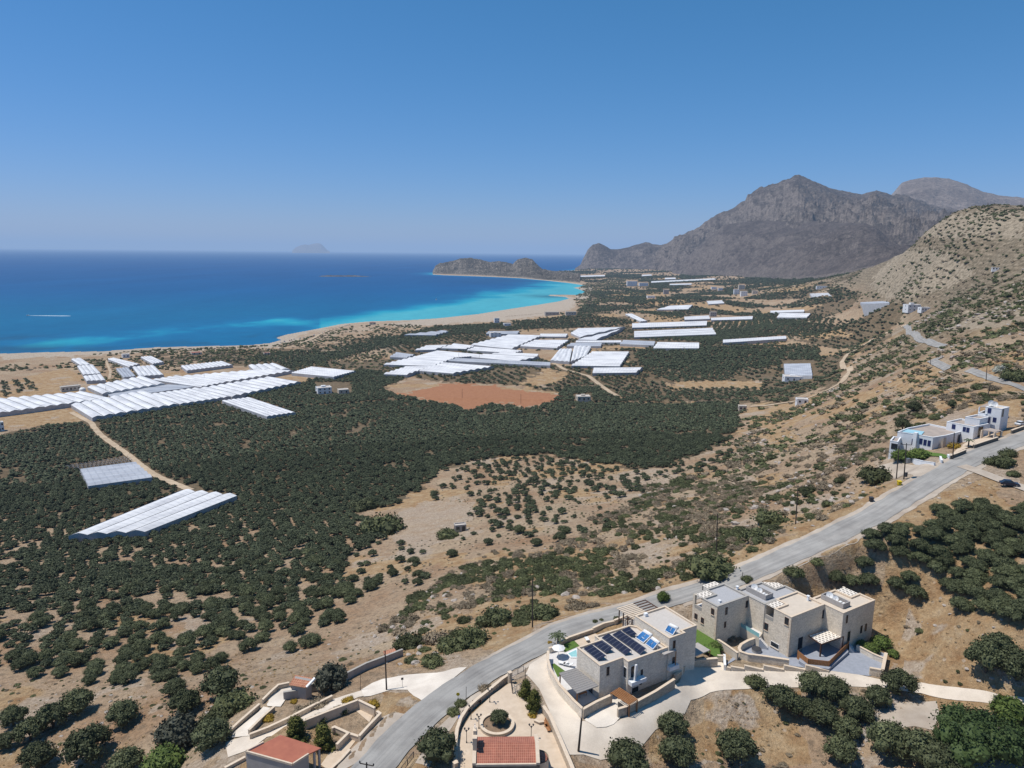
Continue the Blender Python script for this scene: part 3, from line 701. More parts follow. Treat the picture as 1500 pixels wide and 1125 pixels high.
c = mixc(nt, soft(s1.outputs[2], 0.3, 0.8), c, bare)
# grey-mauve dwarf scrub mottling, everywhere but on bare or field ground
scr = N(nt, 'ShaderNodeMapRange'); L(nt, noise(nt, pos, 0.55, 5, 0.75), scr.inputs[0]); scr.inputs[1].default_value = 0.49; scr.inputs[2].default_value = 0.6; scr.inputs[4].default_value = 0.6
scf = fmath(nt, 'MULTIPLY', scr.outputs[0], fmath(nt, 'SUBTRACT', 1.0, fmath(nt, 'MAXIMUM', fmath(nt, 'MAXIMUM', s1.outputs[2], s1.outputs[1]), fmath(nt, 'MULTIPLY', s2.outputs[0], 0.75))), True)
c = mixc(nt, scf, c, (0.16, 0.125, 0.09))
# rocky terraces: contour banding and pale stone
sx = N(nt, 'ShaderNodeSeparateXYZ'); L(nt, pos, sx.inputs[0])
band = fmath(nt, 'SINE', fmath(nt, 'ADD', fmath(nt, 'MULTIPLY', sx.outputs[2], 1.15), fmath(nt, 'MULTIPLY', nb, 16.0)))
hillc = ramp(nt, fmath(nt, 'ADD', fmath(nt, 'MULTIPLY', band, 0.05), fmath(nt, 'MULTIPLY', nm, 1.0)), [(0.3, (0.07, 0.065, 0.043)), (0.45, (0.14, 0.12, 0.083)), (0.58, (0.235, 0.195, 0.14)), (0.74, (0.36, 0.305, 0.225))])
c = mixc(nt, fmath(nt, 'MULTIPLY', s2.outputs[1], 0.85), c, hillc)
c = mixc(nt, fmath(nt, 'MULTIPLY', fmath(nt, 'MULTIPLY', soft(s1.outputs[2], 0.3, 0.9, 1.3), s2.outputs[1]), 0.85), c, (0.4, 0.335, 0.25))
# grove floor
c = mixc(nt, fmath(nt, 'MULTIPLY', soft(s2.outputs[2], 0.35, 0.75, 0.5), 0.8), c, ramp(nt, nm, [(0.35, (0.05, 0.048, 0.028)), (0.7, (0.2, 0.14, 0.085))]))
red = ramp(nt, nm, [(0.3, (0.33, 0.155, 0.085)), (0.7, (0.4, 0.2, 0.11))])
wv_ = N(nt, 'ShaderNodeTexWave'); wv_.inputs['Scale'].default_value = 0.35; wv_.inputs['Distortion'].default_value = 1.5; L(nt, pos, wv_.inputs['Vector'])
red = mixc(nt, 1.0, red, ramp(nt, wv_.outputs['Fac'], [(0, (0.92, 0.91, 0.9)), (1, (1.05, 1.05, 1.05))]), 'MULTIPLY')
c = mixc(nt, soft(s1.outputs[1], 0.4, 0.6, 0.25), c, red)
sand = ramp(nt, nm, [(0.3, (0.33, 0.27, 0.21)), (0.65, (0.48, 0.41, 0.33))])
c = mixc(nt, soft(s1.outputs[0], 0.3, 0.7, 0.8), c, sand)
# stones and fine grain
vo = N(nt, 'ShaderNodeTexVoronoi'); vo.inputs['Scale'].default_value = 0.42; vo.inputs['Randomness'].default_value = 1; L(nt, pos, vo.inputs['Vector'])
st = N(nt, 'ShaderNodeMapRange'); L(nt, vo.outputs['Distance'], st.inputs[0]); st.inputs[1].default_value = 0.2; st.inputs[2].default_value = 0.1; st.inputs[4].default_value = 0.75
stm = N(nt, 'ShaderNodeMapRange'); L(nt, noise(nt, pos, 0.08, 3), stm.inputs[0]); stm.inputs[1].default_value = 0.5; stm.inputs[2].default_value = 0.62
stf = fmath(nt, 'MULTIPLY', fmath(nt, 'MULTIPLY', st.outputs[0], stm.outputs[0]), fmath(nt, 'SUBTRACT', 1.0, fmath(nt, 'MAXIMUM', s1.outputs[1], s1.outputs[0])), True)
c = mixc(nt, stf, c, (0.48, 0.42, 0.35))
c = mixc(nt, 1.0, c, ramp(nt, nf, [(0.3, (0.74, 0.73, 0.72)), (0.68, (1.15, 1.15, 1.15))]), 'MULTIPLY')
c = mixc(nt, 1.0, c, ramp(nt, nff, [(0.3, (0.76, 0.75, 0.74)), (0.68, (1.13, 1.13, 1.13))]), 'MULTIPLY')
L(nt, c, b.inputs['Base Color']); b.inputs['Roughness'].default_value = 0.95; b.inputs['Specular IOR Level'].default_value = 0.1
bump(nt, b, nf, 0.9, 0.8)
go = grid_mesh('ground', TV, len(DD), len(AZ), gm)
set_attr(go.data, 'c1', C1); set_attr(go.data, 'c2', C2)
tag(go, kind='structure')

# ------------------------------------------------------------------ sea
sd = np.exp(np.linspace(math.log(500), math.log(120000), 330)); sa = np.radians(np.linspace(-60, 30, 420))
SX = sd[:, None] * np.sin(sa); SY = sd[:, None] * np.cos(sa); SX = SX.ravel(); SY = SY.ravel()
su, sv = proj(SX, SY, np.zeros(len(SX)))
sdist = np.full(len(SX), 1e5); nearm = np.hypot(SX, SY) < 9000
sdist[nearm] = seg_dist(SX[nearm], SY[nearm], COASTW)[0]
shal = np.zeros(len(SX)); deep = np.zeros(len(SX)); reef = np.zeros(len(SX))
wnz = (fbm(SX / 170, SY / 170, 4, 41) - .5); wn2 = (fbm(SX / 60, SY / 60, 4, 43) - .5)
def blob(u, v, a, b_, s, rot=0.0):
    du = su - u + wnz * 50; dv = sv - v + wnz * 7; cr_, sr_ = math.cos(rot), math.sin(rot)
    X = du * cr_ + dv * sr_; Y = -du * sr_ + dv * cr_
    return s * np.exp(-(X / a) ** 2 - (Y / b_) ** 2)
shal = blob(770, 438, 95, 14, .95, -.14) + blob(620, 460, 120, 10, .85, -.14) + blob(690, 445, 150, 16, .34, -.08) + blob(820, 422, 45, 7, .5)
shal = shal + (blob(300, 480, 150, 10, .3, -.05) + blob(150, 497, 120, 8, .34, -.06) + blob(430, 473, 80, 7, .4) + blob(70, 505, 90, 8, .3)) * (1 + wn2 * 1.8)
shal = shal + np.where((su > 470) & (su < 860), np.exp(-sdist / 90.) * .55, np.exp(-sdist / 30.) * .2)
reef = (blob(60, 512, 120, 7, .8) + blob(360, 499, 70, 7, .7) + blob(410, 492, 30, 8, .7) + blob(250, 503, 90, 4, .4) + blob(30, 496, 60, 6, .5)) * sstep(-.1, .12, wn2 + .03)
reef = reef + blob(800, 433, 30, 2.5, .8) + blob(760, 412, 90, 4, .35)
midb = sstep(385, 470, sv)
SC = np.stack([np.clip(shal, 0, 1), np.clip(reef, 0, 1), midb, np.ones(len(SX))], 1)
wm, nt, b = newmat('sea_water')
at = N(nt, 'ShaderNodeAttribute', attribute_name='sea'); ss = N(nt, 'ShaderNodeSeparateColor'); L(nt, at.outputs['Color'], ss.inputs[0])
pos = N(nt, 'ShaderNodeNewGeometry').outputs['Position']
dc = ramp(nt, ss.outputs[2], [(0.0, (0.002, 0.064, 0.2)), (0.5, (0.002, 0.08, 0.22)), (1.0, (0.003, 0.11, 0.236))])
shc = ramp(nt, ss.outputs[0], [(0.0, (0.004, 0.075, 0.22)), (0.35, (0.004, 0.145, 0.29)), (0.7, (0.012, 0.26, 0.37)), (1.0, (0.06, 0.33, 0.4))])
c = mixc(nt, fmath(nt, 'MULTIPLY', ss.outputs[0], 2.2, True), dc, shc)
c = mixc(nt, fmath(nt, 'MULTIPLY', ss.outputs[1], 0.8), c, (0.012, 0.055, 0.1))
mp = N(nt, 'ShaderNodeMapping'); mp.inputs['Scale'].default_value = (0.004, 0.0012, 1); L(nt, pos, mp.inputs['Vector'])
c = mixc(nt, 1.0, c, ramp(nt, noise(nt, mp.outputs[0], 1.0, 5, 0.6), [(0.3, (0.86, 0.88, 0.9)), (0.7, (1.13, 1.1, 1.08))]), 'MULTIPLY')
c = mixc(nt, 1.0, c, ramp(nt, noise(nt, pos, 0.03, 5, 0.7), [(0.3, (0.88, 0.9, 0.92)), (0.7, (1.1, 1.08, 1.06))]), 'MULTIPLY')
L(nt, c, b.inputs['Base Color']); b.inputs['Roughness'].default_value = 0.55; b.inputs['Specular IOR Level'].default_value = 0.08
bump(nt, b, noise(nt, pos, 0.12, 4, 0.6), 0.35, 1.2)
sea = grid_mesh('sea', np.stack([SX, SY, np.zeros(len(SX))], 1), len(sd), len(sa), wm)
set_attr(sea.data, 'sea', SC); tag(sea, kind='structure')

# ------------------------------------------------------------------ mountains and islands
def mount_mat(name, cols, cliff, greenc, sc=1.0, gr=0.5):
    m, nt, b = newmat(name)
    pos = N(nt, 'ShaderNodeNewGeometry').outputs['Position']
    nz = noise(nt, pos, 0.004 * sc, 6, 0.65); nm_ = noise(nt, pos, 0.03 * sc, 6, 0.7); nff = noise(nt, pos, 0.11 * sc, 4, 0.75)
    c = ramp(nt, fmath(nt, 'ADD', fmath(nt, 'MULTIPLY', nz, 0.5), fmath(nt, 'MULTIPLY', nm_, 0.5)), [(0.36, cols[0]), (0.5, cols[1]), (0.62, cols[2])])
    sxy = N(nt, 'ShaderNodeSeparateXYZ'); L(nt, N(nt, 'ShaderNodeNewGeometry').outputs['Normal'], sxy.inputs[0])
    st = N(nt, 'ShaderNodeMapRange'); L(nt, sxy.outputs[2], st.inputs[0]); st.inputs[1].default_value = 0.82; st.inputs[2].default_value = 0.55
    c = mixc(nt, st.outputs[0], c, cliff)
    g = N(nt, 'ShaderNodeMapRange'); L(nt, noise(nt, pos, 0.05 * sc, 5, 0.8), g.inputs[0]); g.inputs[1].default_value = 0.48; g.inputs[2].default_value = 0.6; g.inputs[4].default_value = gr
    c = mixc(nt, g.outputs[0], c, greenc)
    c = mixc(nt, 1.0, c, ramp(nt, nff, [(0.3, (0.6, 0.6, 0.62)), (0.68, (1.32, 1.3, 1.27))]), 'MULTIPLY')
    L(nt, c, b.inputs['Base Color']); b.inputs['Roughness'].default_value = 0.95; b.inputs['Specular IOR Level'].default_value = 0.05
    bump(nt, b, nm_, 1.0, 14.0 / sc)
    return m
def mountain(name, prof, Dr, base, mat, amp, nc=420, nr=110, back=0.16, powr=1.25, seed=3, wl=420.0, rag=0.0, sharp=None):
    """ridge profile (bearing u, v) standing at distances Dr; base = (u, distance, z)"""
    pu = np.array([p[0] for p in prof], float); pv = np.array([p[1] for p in prof], float)
    u = np.linspace(pu[0], pu[-1], nc); v = np.interp(u, pu, pv) 
    v = v + rag * (fbm(u / 5.0, u * 0, 4, seed) - .5)
    D = np.interp(u, [d[0] for d in Dr], [d[1] for d in Dr])
    bD = np.interp(u, [d[0] for d in base], [d[1] for d in base]); bz = np.interp(u, [d[0] for d in base], [d[2] for d in base])
    d = ray(u, v); h = np.hypot(d[:, 0], d[:, 1]); dx, dy = d[:, 0] / h, d[:, 1] / h
    rz = ZC + D * d[:, 2] / h
    t = np.linspace(0, 1, nr)[:, None]; tb = np.linspace(0, 1, nr // 3)[1:, None]
    D1 = bD + (D - bD) * t; s = t ** powr if sharp is None else np.interp(t, *sharp)
    Z1 = bz + (rz - bz) * s
    D2 = D + tb * (D * back); Z2 = rz - (rz - np.minimum(bz, 0) + 10) * (tb ** 1.1)
    Dm = np.vstack([D1, D2]); Zm = np.vstack([Z1, Z2]); T = np.vstack([t * np.ones(nc), 1 + tb * np.ones(nc)])
    X = dx * Dm; Y = dy * Dm
    win = np.where(T < 1, np.sin(np.pi * np.clip(T, 0, 1)) ** 0.7, 0.2 * (1 - (T - 1))) * sstep(0, 0.05, T)
    Zm = Zm + amp * win * ((ridged(X / wl, Y / wl, 6, seed) - .62) * 2 + (ridged(X / (wl * .22), Y / (wl * .22), 4, seed + 9) - .6) * .8)
    Zm[0] -= 6
    o = grid_mesh(name, np.stack([X, Y, Zm], -1).reshape(-1, 3), Dm.shape[0], nc, mat)
    tag(o, kind='structure'); return o
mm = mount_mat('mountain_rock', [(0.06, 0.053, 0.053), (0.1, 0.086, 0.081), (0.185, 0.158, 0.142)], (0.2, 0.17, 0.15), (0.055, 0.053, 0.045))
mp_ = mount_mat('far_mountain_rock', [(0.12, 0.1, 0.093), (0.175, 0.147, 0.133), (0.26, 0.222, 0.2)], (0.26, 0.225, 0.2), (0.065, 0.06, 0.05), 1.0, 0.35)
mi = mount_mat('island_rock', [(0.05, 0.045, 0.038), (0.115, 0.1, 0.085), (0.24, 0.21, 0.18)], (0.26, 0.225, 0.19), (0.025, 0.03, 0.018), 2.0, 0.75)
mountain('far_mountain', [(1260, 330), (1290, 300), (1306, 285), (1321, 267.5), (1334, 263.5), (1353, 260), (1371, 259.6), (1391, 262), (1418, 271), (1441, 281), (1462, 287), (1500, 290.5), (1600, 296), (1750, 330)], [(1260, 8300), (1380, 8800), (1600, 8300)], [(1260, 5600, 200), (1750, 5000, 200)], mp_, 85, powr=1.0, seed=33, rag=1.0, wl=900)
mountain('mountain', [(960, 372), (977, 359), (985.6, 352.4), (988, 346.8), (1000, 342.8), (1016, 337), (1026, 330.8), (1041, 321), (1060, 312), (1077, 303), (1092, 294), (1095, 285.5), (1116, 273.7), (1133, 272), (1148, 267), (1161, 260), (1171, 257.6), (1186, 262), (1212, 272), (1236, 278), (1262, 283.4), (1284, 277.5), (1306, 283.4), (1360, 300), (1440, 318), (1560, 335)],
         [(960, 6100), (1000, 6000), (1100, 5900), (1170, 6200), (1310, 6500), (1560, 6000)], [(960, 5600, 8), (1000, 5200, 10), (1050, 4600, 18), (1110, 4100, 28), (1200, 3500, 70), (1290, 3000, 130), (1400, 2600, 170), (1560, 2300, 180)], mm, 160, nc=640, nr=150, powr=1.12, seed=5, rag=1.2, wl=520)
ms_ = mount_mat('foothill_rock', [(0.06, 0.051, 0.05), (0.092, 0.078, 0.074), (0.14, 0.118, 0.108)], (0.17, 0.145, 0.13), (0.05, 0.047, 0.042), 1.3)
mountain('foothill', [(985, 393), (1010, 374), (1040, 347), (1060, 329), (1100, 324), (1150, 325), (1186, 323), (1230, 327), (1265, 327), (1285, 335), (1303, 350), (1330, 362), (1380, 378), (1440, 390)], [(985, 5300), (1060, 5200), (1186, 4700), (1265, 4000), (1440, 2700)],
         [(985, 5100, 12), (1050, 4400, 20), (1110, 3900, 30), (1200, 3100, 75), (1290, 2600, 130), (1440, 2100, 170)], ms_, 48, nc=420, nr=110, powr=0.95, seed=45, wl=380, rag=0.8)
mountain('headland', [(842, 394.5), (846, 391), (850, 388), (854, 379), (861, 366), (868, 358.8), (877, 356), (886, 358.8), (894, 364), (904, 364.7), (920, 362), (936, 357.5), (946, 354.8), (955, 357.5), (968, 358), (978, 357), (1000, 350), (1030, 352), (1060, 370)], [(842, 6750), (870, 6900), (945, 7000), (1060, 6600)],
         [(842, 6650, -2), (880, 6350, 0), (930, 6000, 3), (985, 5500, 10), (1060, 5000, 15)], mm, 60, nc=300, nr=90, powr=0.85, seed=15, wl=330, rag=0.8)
mountain('rocky_peninsula', [(633.5, 402), (634.5, 398), (637.6, 390), (644, 385.6), (663, 383), (673, 379), (689, 377.6), (703, 380), (716, 384), (732, 382.4), (741, 384), (751, 387), (757, 381), (769, 377), (780, 380), (786, 387), (794, 394), (804, 396.5), (820, 398.4), (850, 401)], [(633, 5750), (780, 5600), (850, 5000)],
         [(633, 5250, 0), (660, 5120, 0), (720, 4850, 0), (760, 4600, 0), (800, 4250, 0), (850, 3900, 1)], mi, 30, nc=420, nr=100, powr=0.62, seed=25, wl=95, rag=1.2, back=0.07)
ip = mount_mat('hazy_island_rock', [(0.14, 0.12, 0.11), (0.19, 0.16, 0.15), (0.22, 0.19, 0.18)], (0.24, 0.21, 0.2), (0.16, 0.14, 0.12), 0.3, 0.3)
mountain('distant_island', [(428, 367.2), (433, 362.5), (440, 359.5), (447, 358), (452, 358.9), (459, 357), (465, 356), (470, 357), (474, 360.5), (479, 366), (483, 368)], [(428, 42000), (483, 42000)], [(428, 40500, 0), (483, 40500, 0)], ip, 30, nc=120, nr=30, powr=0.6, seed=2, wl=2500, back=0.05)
mountain('reef_islet', [(449, 405.6), (452, 404.9), (459, 405.4), (464, 405.3), (470, 404), (480, 403.2), (500, 403.6), (515, 403.2), (531, 404), (545, 405)], [(449, 4650), (545, 4650)], [(449, 4580, -1), (545, 4580, -1)], mi, 1.2, nc=160, nr=16, seed=8, wl=40, back=0.012, rag=0.8)

# ------------------------------------------------------------------ roads, tracks and paved ground
def ribbon(name, centre, width, mat, off, step=1.5, nx=6, kind='structure'):
    """a strip that follows the ground; centre = list of xyz"""
    P = np.array(centre, float)[:, :2]
    s = np.concatenate([[0], np.cumsum(np.hypot(*np.diff(P, axis=0).T))])
    q = np.arange(0, s[-1], step); m = len(q)
    x = np.interp(q, s, P[:, 0]); y = np.interp(q, s, P[:, 1])
    for _ in range(3):
        x[1:-1] = (x[:-2] + 2 * x[1:-1] + x[2:]) / 4; y[1:-1] = (y[:-2] + 2 * y[1:-1] + y[2:]) / 4
    tx_, ty_ = np.gradient(x), np.gradient(y); l = np.hypot(tx_, ty_) + 1e-9; nx_, ny_ = -ty_ / l, tx_ / l
    W = np.interp(q, s, width) if hasattr(width, '__len__') else np.full(m, width)
    k = np.linspace(-.5, .5, nx)
    jit = (fbm(q / 3.0, q * 0 + 3, 3, 66) - .5) * 0.12 * W
    X = x[:, None] + nx_[:, None] * (W[:, None] * k + np.where(np.abs(k) > .49, 1, 0) * jit[:, None]); Y = y[:, None] + ny_[:, None] * (W[:, None] * k + np.where(np.abs(k) > .49, 1, 0) * jit[:, None])
    Z = H(X, Y) + off
    o = grid_mesh(name, np.stack([X, Y, Z], -1).reshape(-1, 3), m, nx, M[mat])
    uvl = o.data.uv_layers.new(name='UVMap'); vi = np.empty(len(o.data.loops), int); o.data.loops.foreach_get('vertex_index', vi)
    uv = np.stack([(vi % nx) / (nx - 1) * W.mean(), q[vi // nx]], 1); uvl.data.foreach_set('uv', uv.ravel())
    tag(o, kind=kind); return o
def sheet(name, pts, mat, off=0.12, step=1.2, z=None, kind='structure'):
    """paved area with a sharp outline draped on the ground; pts = xy list"""
    P = [Vector(p[:2]) for p in pts]; n_ = len(P)
    V = []; E = []
    for i in range(n_):
        a, b_ = P[i], P[(i + 1) % n_]; k = max(1, int((b_ - a).length / step))
        for j in range(k): V.append(a.lerp(b_, j / k))
    nb_ = len(V); E = [(i, (i + 1) % nb_) for i in range(nb_)]
    A = np.array([[p.x, p.y] for p in V]); lo = A.min(0); hi = A.max(0)
    g = np.stack(np.meshgrid(np.arange(lo[0], hi[0], step), np.arange(lo[1], hi[1], step)), -1).reshape(-1, 2) + RNG.random(2) * .1
    g = g[inpoly(g[:, 0], g[:, 1], A)]
    if len(g): 
        dd, _ = seg_dist(g[:, 0], g[:, 1], A, True); g = g[dd > step * .4]
    V += [Vector(p) for p in g]
    v2, _, f2, *_r = delaunay_2d_cdt(V, E, [], 1, 1e-4)
    X = np.array([p.x for p in v2]); Y = np.array([p.y for p in v2])
    Z = (H(X, Y) + off) if z is None else np.full(len(X), z)
    mb = MB(); fs = []
    for f in f2:
        a, b_, c_ = [v2[i] for i in f[:3]]
        fs.append(tuple(f) if (b_ - a).cross(c_ - a) > 0 else tuple(f)[::-1])
    mb.add(np.stack([X, Y, Z], 1), fs)
    o = mb.build(name, mat, smooth=True); 
    if kind: tag(o, kind=kind)
    return o
def gp(l): return [tuple(ground(u, v)) for u, v in l]
def zp(l, drop): return [tuple(gz(u, v, ZC - drop)) for u, v in l]
ribbon('road', ROADC, [float(np.linalg.norm((a - b_)[:2])) if i > 6 else 6.3 for i, (a, b_) in enumerate(ROADE)] and [6.3] * 13 + [6.8] * 9, 'asphalt', 0.16, 1.2, 9)
TR = [('side_road', [(1620, 612), (1560, 591), (1500, 571), (1470, 560), (1440, 550.5), (1418, 542)], 3.6, 'asphalt'),
      ('side_road', [(1390, 541), (1374, 534), (1362, 528.5), (1380, 526)], 4.5, 'asphalt'),
      ('side_road', [(1383, 508), (1362, 502), (1345, 496), (1336, 489), (1331, 482), (1326, 477)], 5, 'asphalt'),
      ('side_road', [(1408, 683), (1426, 689), (1440, 694), (1456, 700), (1480, 708), (1500, 716), (1540, 730)], 3.6, 'gravel'),
      ('dirt_track', [(1324, 478), (1300, 486), (1272, 502), (1240, 520), (1233, 530), (1246, 544), (1234, 560), (1212, 572), (1176, 586), (1140, 592), (1100, 596)], 5.0, 'track'),
      ('dirt_track', [(810, 532), (828, 542), (846, 547), (862, 551), (872, 559), (884, 568), (905, 581)], 6, 'track'),
      ('dirt_track', [(104, 604), (133, 619), (148, 638), (173, 656), (191, 669), (216, 689), (234, 700), (259, 710), (281, 719)], 4.6, 'track'),
      ('dirt_track', [(155, 528), (162, 545), (160, 556)], 3, 'track'),
      ('dirt_track', [(440, 503), (455, 498), (475, 487), (505, 477)], 5, 'track'),
      ('footpath', [(800, 640), (860, 640)], 2, 'track')][:-1]
for nme, pts, w, m_ in TR:
    ribbon(nme, gp(pts), w, m_, 0.25 if pts[0][1] > 560 else 0.5, 2.5, 4)
sheet('gravel_yard', gp([(1286, 683), (1312, 676), (1372, 679), (1392, 664), (1400, 668), (1360, 698), (1348, 703), (1312, 702)]), 'gravel', 0.07)
sheet('driveway', gp([(800, 958), (776, 974), (770, 988), (790, 1010), (806, 1045), (817, 1082), (828, 1106), (855, 1106), (880, 1114), (905, 1108), (932, 1102), (942, 1092), (960, 1070), (1003, 1046), (1012, 1026), (1040, 1015), (1092, 1010), (1132, 1008), (1244, 1006), (1300, 1009), (1350, 1016), (1400, 1026), (1460, 1033), (1530, 1047), (1530, 1030), (1468, 1020), (1400, 1007), (1348, 1000), (1290, 996), (1215, 979), (1063, 979), (1052, 961), (1008, 966), (995, 1000), (950, 1030), (905, 1057), (853, 1057), (832, 1028), (812, 995), (803, 975)]), 'drive', 0.1)
sheet('white_forecourt', gp([(856, 1056), (893, 1018), (925, 1034), (905, 1056), (899, 1062), (888, 1066), (874, 1067)]), 'white_drive', 0.18)
sheet('gravel_lot', gp([(1282, 1056), (1296, 1040), (1312, 1030), (1345, 1028), (1372, 1027), (1377, 1048), (1366, 1070), (1340, 1064), (1305, 1068), (1276, 1070)]), 'gravel', 0.06)
sheet('gravel_lot', gp([(1385, 1100), (1410, 1082), (1440, 1084), (1500, 1078), (1560, 1080), (1560, 1150), (1420, 1150)]), 'gravel', 0.06)
sheet('roadside_pull_off', gp([(529, 1011), (545, 1001), (561, 995), (595, 989), (640, 986), (684, 978), (652, 1004), (620, 1028), (606, 1020), (597, 1011), (572, 1011), (533, 1021)]), 'white_drive', 0.1)
sheet('grey_lane', gp([(330, 1088), (366, 1077), (391, 1070), (413, 1056), (481, 1027), (529, 1012), (533, 1020), (493, 1038), (447, 1056), (391, 1080), (368, 1098), (334, 1110)]), 'drive', 0.1)
sheet('white_driveway', gp([(333, 1083), (386, 1036), (396, 1038), (367, 1070), (366, 1079)]), 'white_drive', 0.18)
sheet('hut_yard', gp([(392, 1035), (388, 1027), (409, 1007), (424, 1005), (428, 1012), (418, 1026), (411, 1036)]), 'white_drive', 0.15)
sheet('road_shoulder', gp([(526, 1086), (558, 1052), (592, 1046), (614, 1028), (586, 1052), (549, 1092), (530, 1114), (490, 1135), (500, 1112)]), 'gravel', 0.06)
sheet('road_shoulder', gp([(690, 978), (720, 958), (768, 933), (806, 913), (860, 896), (922, 880), (985, 858), (1003, 855), (1003, 862), (922, 892), (860, 908), (806, 924), (768, 945), (720, 967), (688, 984)]), 'gravel', 0.06)
sheet('road_shoulder', gp([(608, 1118), (640, 1068), (690, 1020), (760, 980), (800, 956), (806, 958), (776, 976), (752, 992), (700, 1025), (672, 1050), (650, 1085), (628, 1125)]), 'gravel', 0.06)
sheet('plaza', zp([(655, 1150), (668, 1090), (676, 1070), (690, 1048), (720, 1020), (747, 1001), (760, 1005), (768, 1018), (778, 1038), (798, 1040), (806, 1053), (818, 1080), (834, 1125), (846, 1170)], 79.5), 'beige_paving', z=80.62)

RC2 = ROADC[13:]
ribbon('road_shoulder', ROADC[12:], 9.6, 'gravel', 0.08, 1.0, 9)
# ------------------------------------------------------------------ greenhouses
EXCL = []   # px outlines where nothing grows
def greenhouse(q, n, label, hgt=3.6, rise=1.5, grey=False, gap=True, name='greenhouse', group=None, pipe=False):
    """q = near-left, far-left, far-right, near-right bearings of the gutter line; n spans lie side by side from the
    first edge (q0-q1) to the second (q3-q2); ridges run along q0->q1"""
    cu = sum(p[0] for p in q) / 4; cv = sum(p[1] for p in q) / 4
    g = ground(cu, cv); zg = g[2]; z = zg + hgt
    P = []
    for u, v in q:
        zz = ground(u, v, hgt); P.append(np.array([zz[0], zz[1], zz[2] + hgt]))
    org = tuple(np.mean(P, 0)[:2]) + (zg,)
    t = thing(name, org, label, 'greenhouse', group)
    a, b_, c_, d_ = [Vector(p) for p in P]
    roof = MB(); gut = MB(); side = MB(); K = 7
    prof = [(i / (K - 1), 1 - abs(2 * i / (K - 1) - 1) ** 1.25) for i in range(K)]
    gw = 0.06 if gap and n > 2 else 0.0
    up = Vector((0, 0, 1))
    W = ((a - d_).length + (b_ - c_).length) / 2 / n
    rise = min(rise, W * .13)
    NL = 5
    for i in range(n):
        s0 = i / n; s1 = (i + 1 - gw) / n
        rows = []
        for j in range(NL + 1):
            l = j / NL
            row = []
            for k, (x, h) in enumerate(prof):
                s = s0 + (s1 - s0) * x
                A = a.lerp(d_, s); B = b_.lerp(c_, s)
                row.append(A.lerp(B, l) + up * h * rise)
            rows.append(row)
        vs = [p for r in rows for p in r]; fs = []
        for j in range(NL):
            for k in range(K - 1):
                fs.append((j * K + k, j * K + k + 1, (j + 1) * K + k + 1, (j + 1) * K + k))
        L_ = (b_ - a).length; o0 = len(roof.f)
        for f in fs:
            roof.uv[len(roof.f) + fs.index(f)] = [((i + prof[x % K][0]) * W, (x // K) / NL * L_) for x in f]
        roof.add(vs, fs)
        for e in (0, NL):   # end gables
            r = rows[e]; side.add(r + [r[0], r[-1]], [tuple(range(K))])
        if gw:
            s2 = (i + 1) / n
            gut.quad(a.lerp(d_, s1) - up * .25, a.lerp(d_, s2) - up * .25, b_.lerp(c_, s2) - up * .25, b_.lerp(c_, s1) - up * .25)
    for p0, p1 in ((a, d_), (d_, c_), (c_, b_), (b_, a)):
        k = max(1, int((p1 - p0).length / 25)); 
        for i in range(k):
            u0_, u1_ = p0.lerp(p1, i / k), p0.lerp(p1, (i + 1) / k)
            z0_ = min(hz(u0_.x, u0_.y), hz(u1_.x, u1_.y)) - 1
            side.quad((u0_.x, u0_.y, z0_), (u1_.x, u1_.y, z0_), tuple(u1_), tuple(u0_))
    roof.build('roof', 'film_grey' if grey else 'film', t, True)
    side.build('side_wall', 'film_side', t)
    if gut.f: gut.build('gutter', 'gutter', t)
    cx_, cy_ = cu, cv
    EXCL.append([(cx_ + (u - cx_) * 1.0 + (1.2 if u > cx_ else -1.2), v + (1.6 if v > cy_ else -1.0)) for u, v in q])
    return t
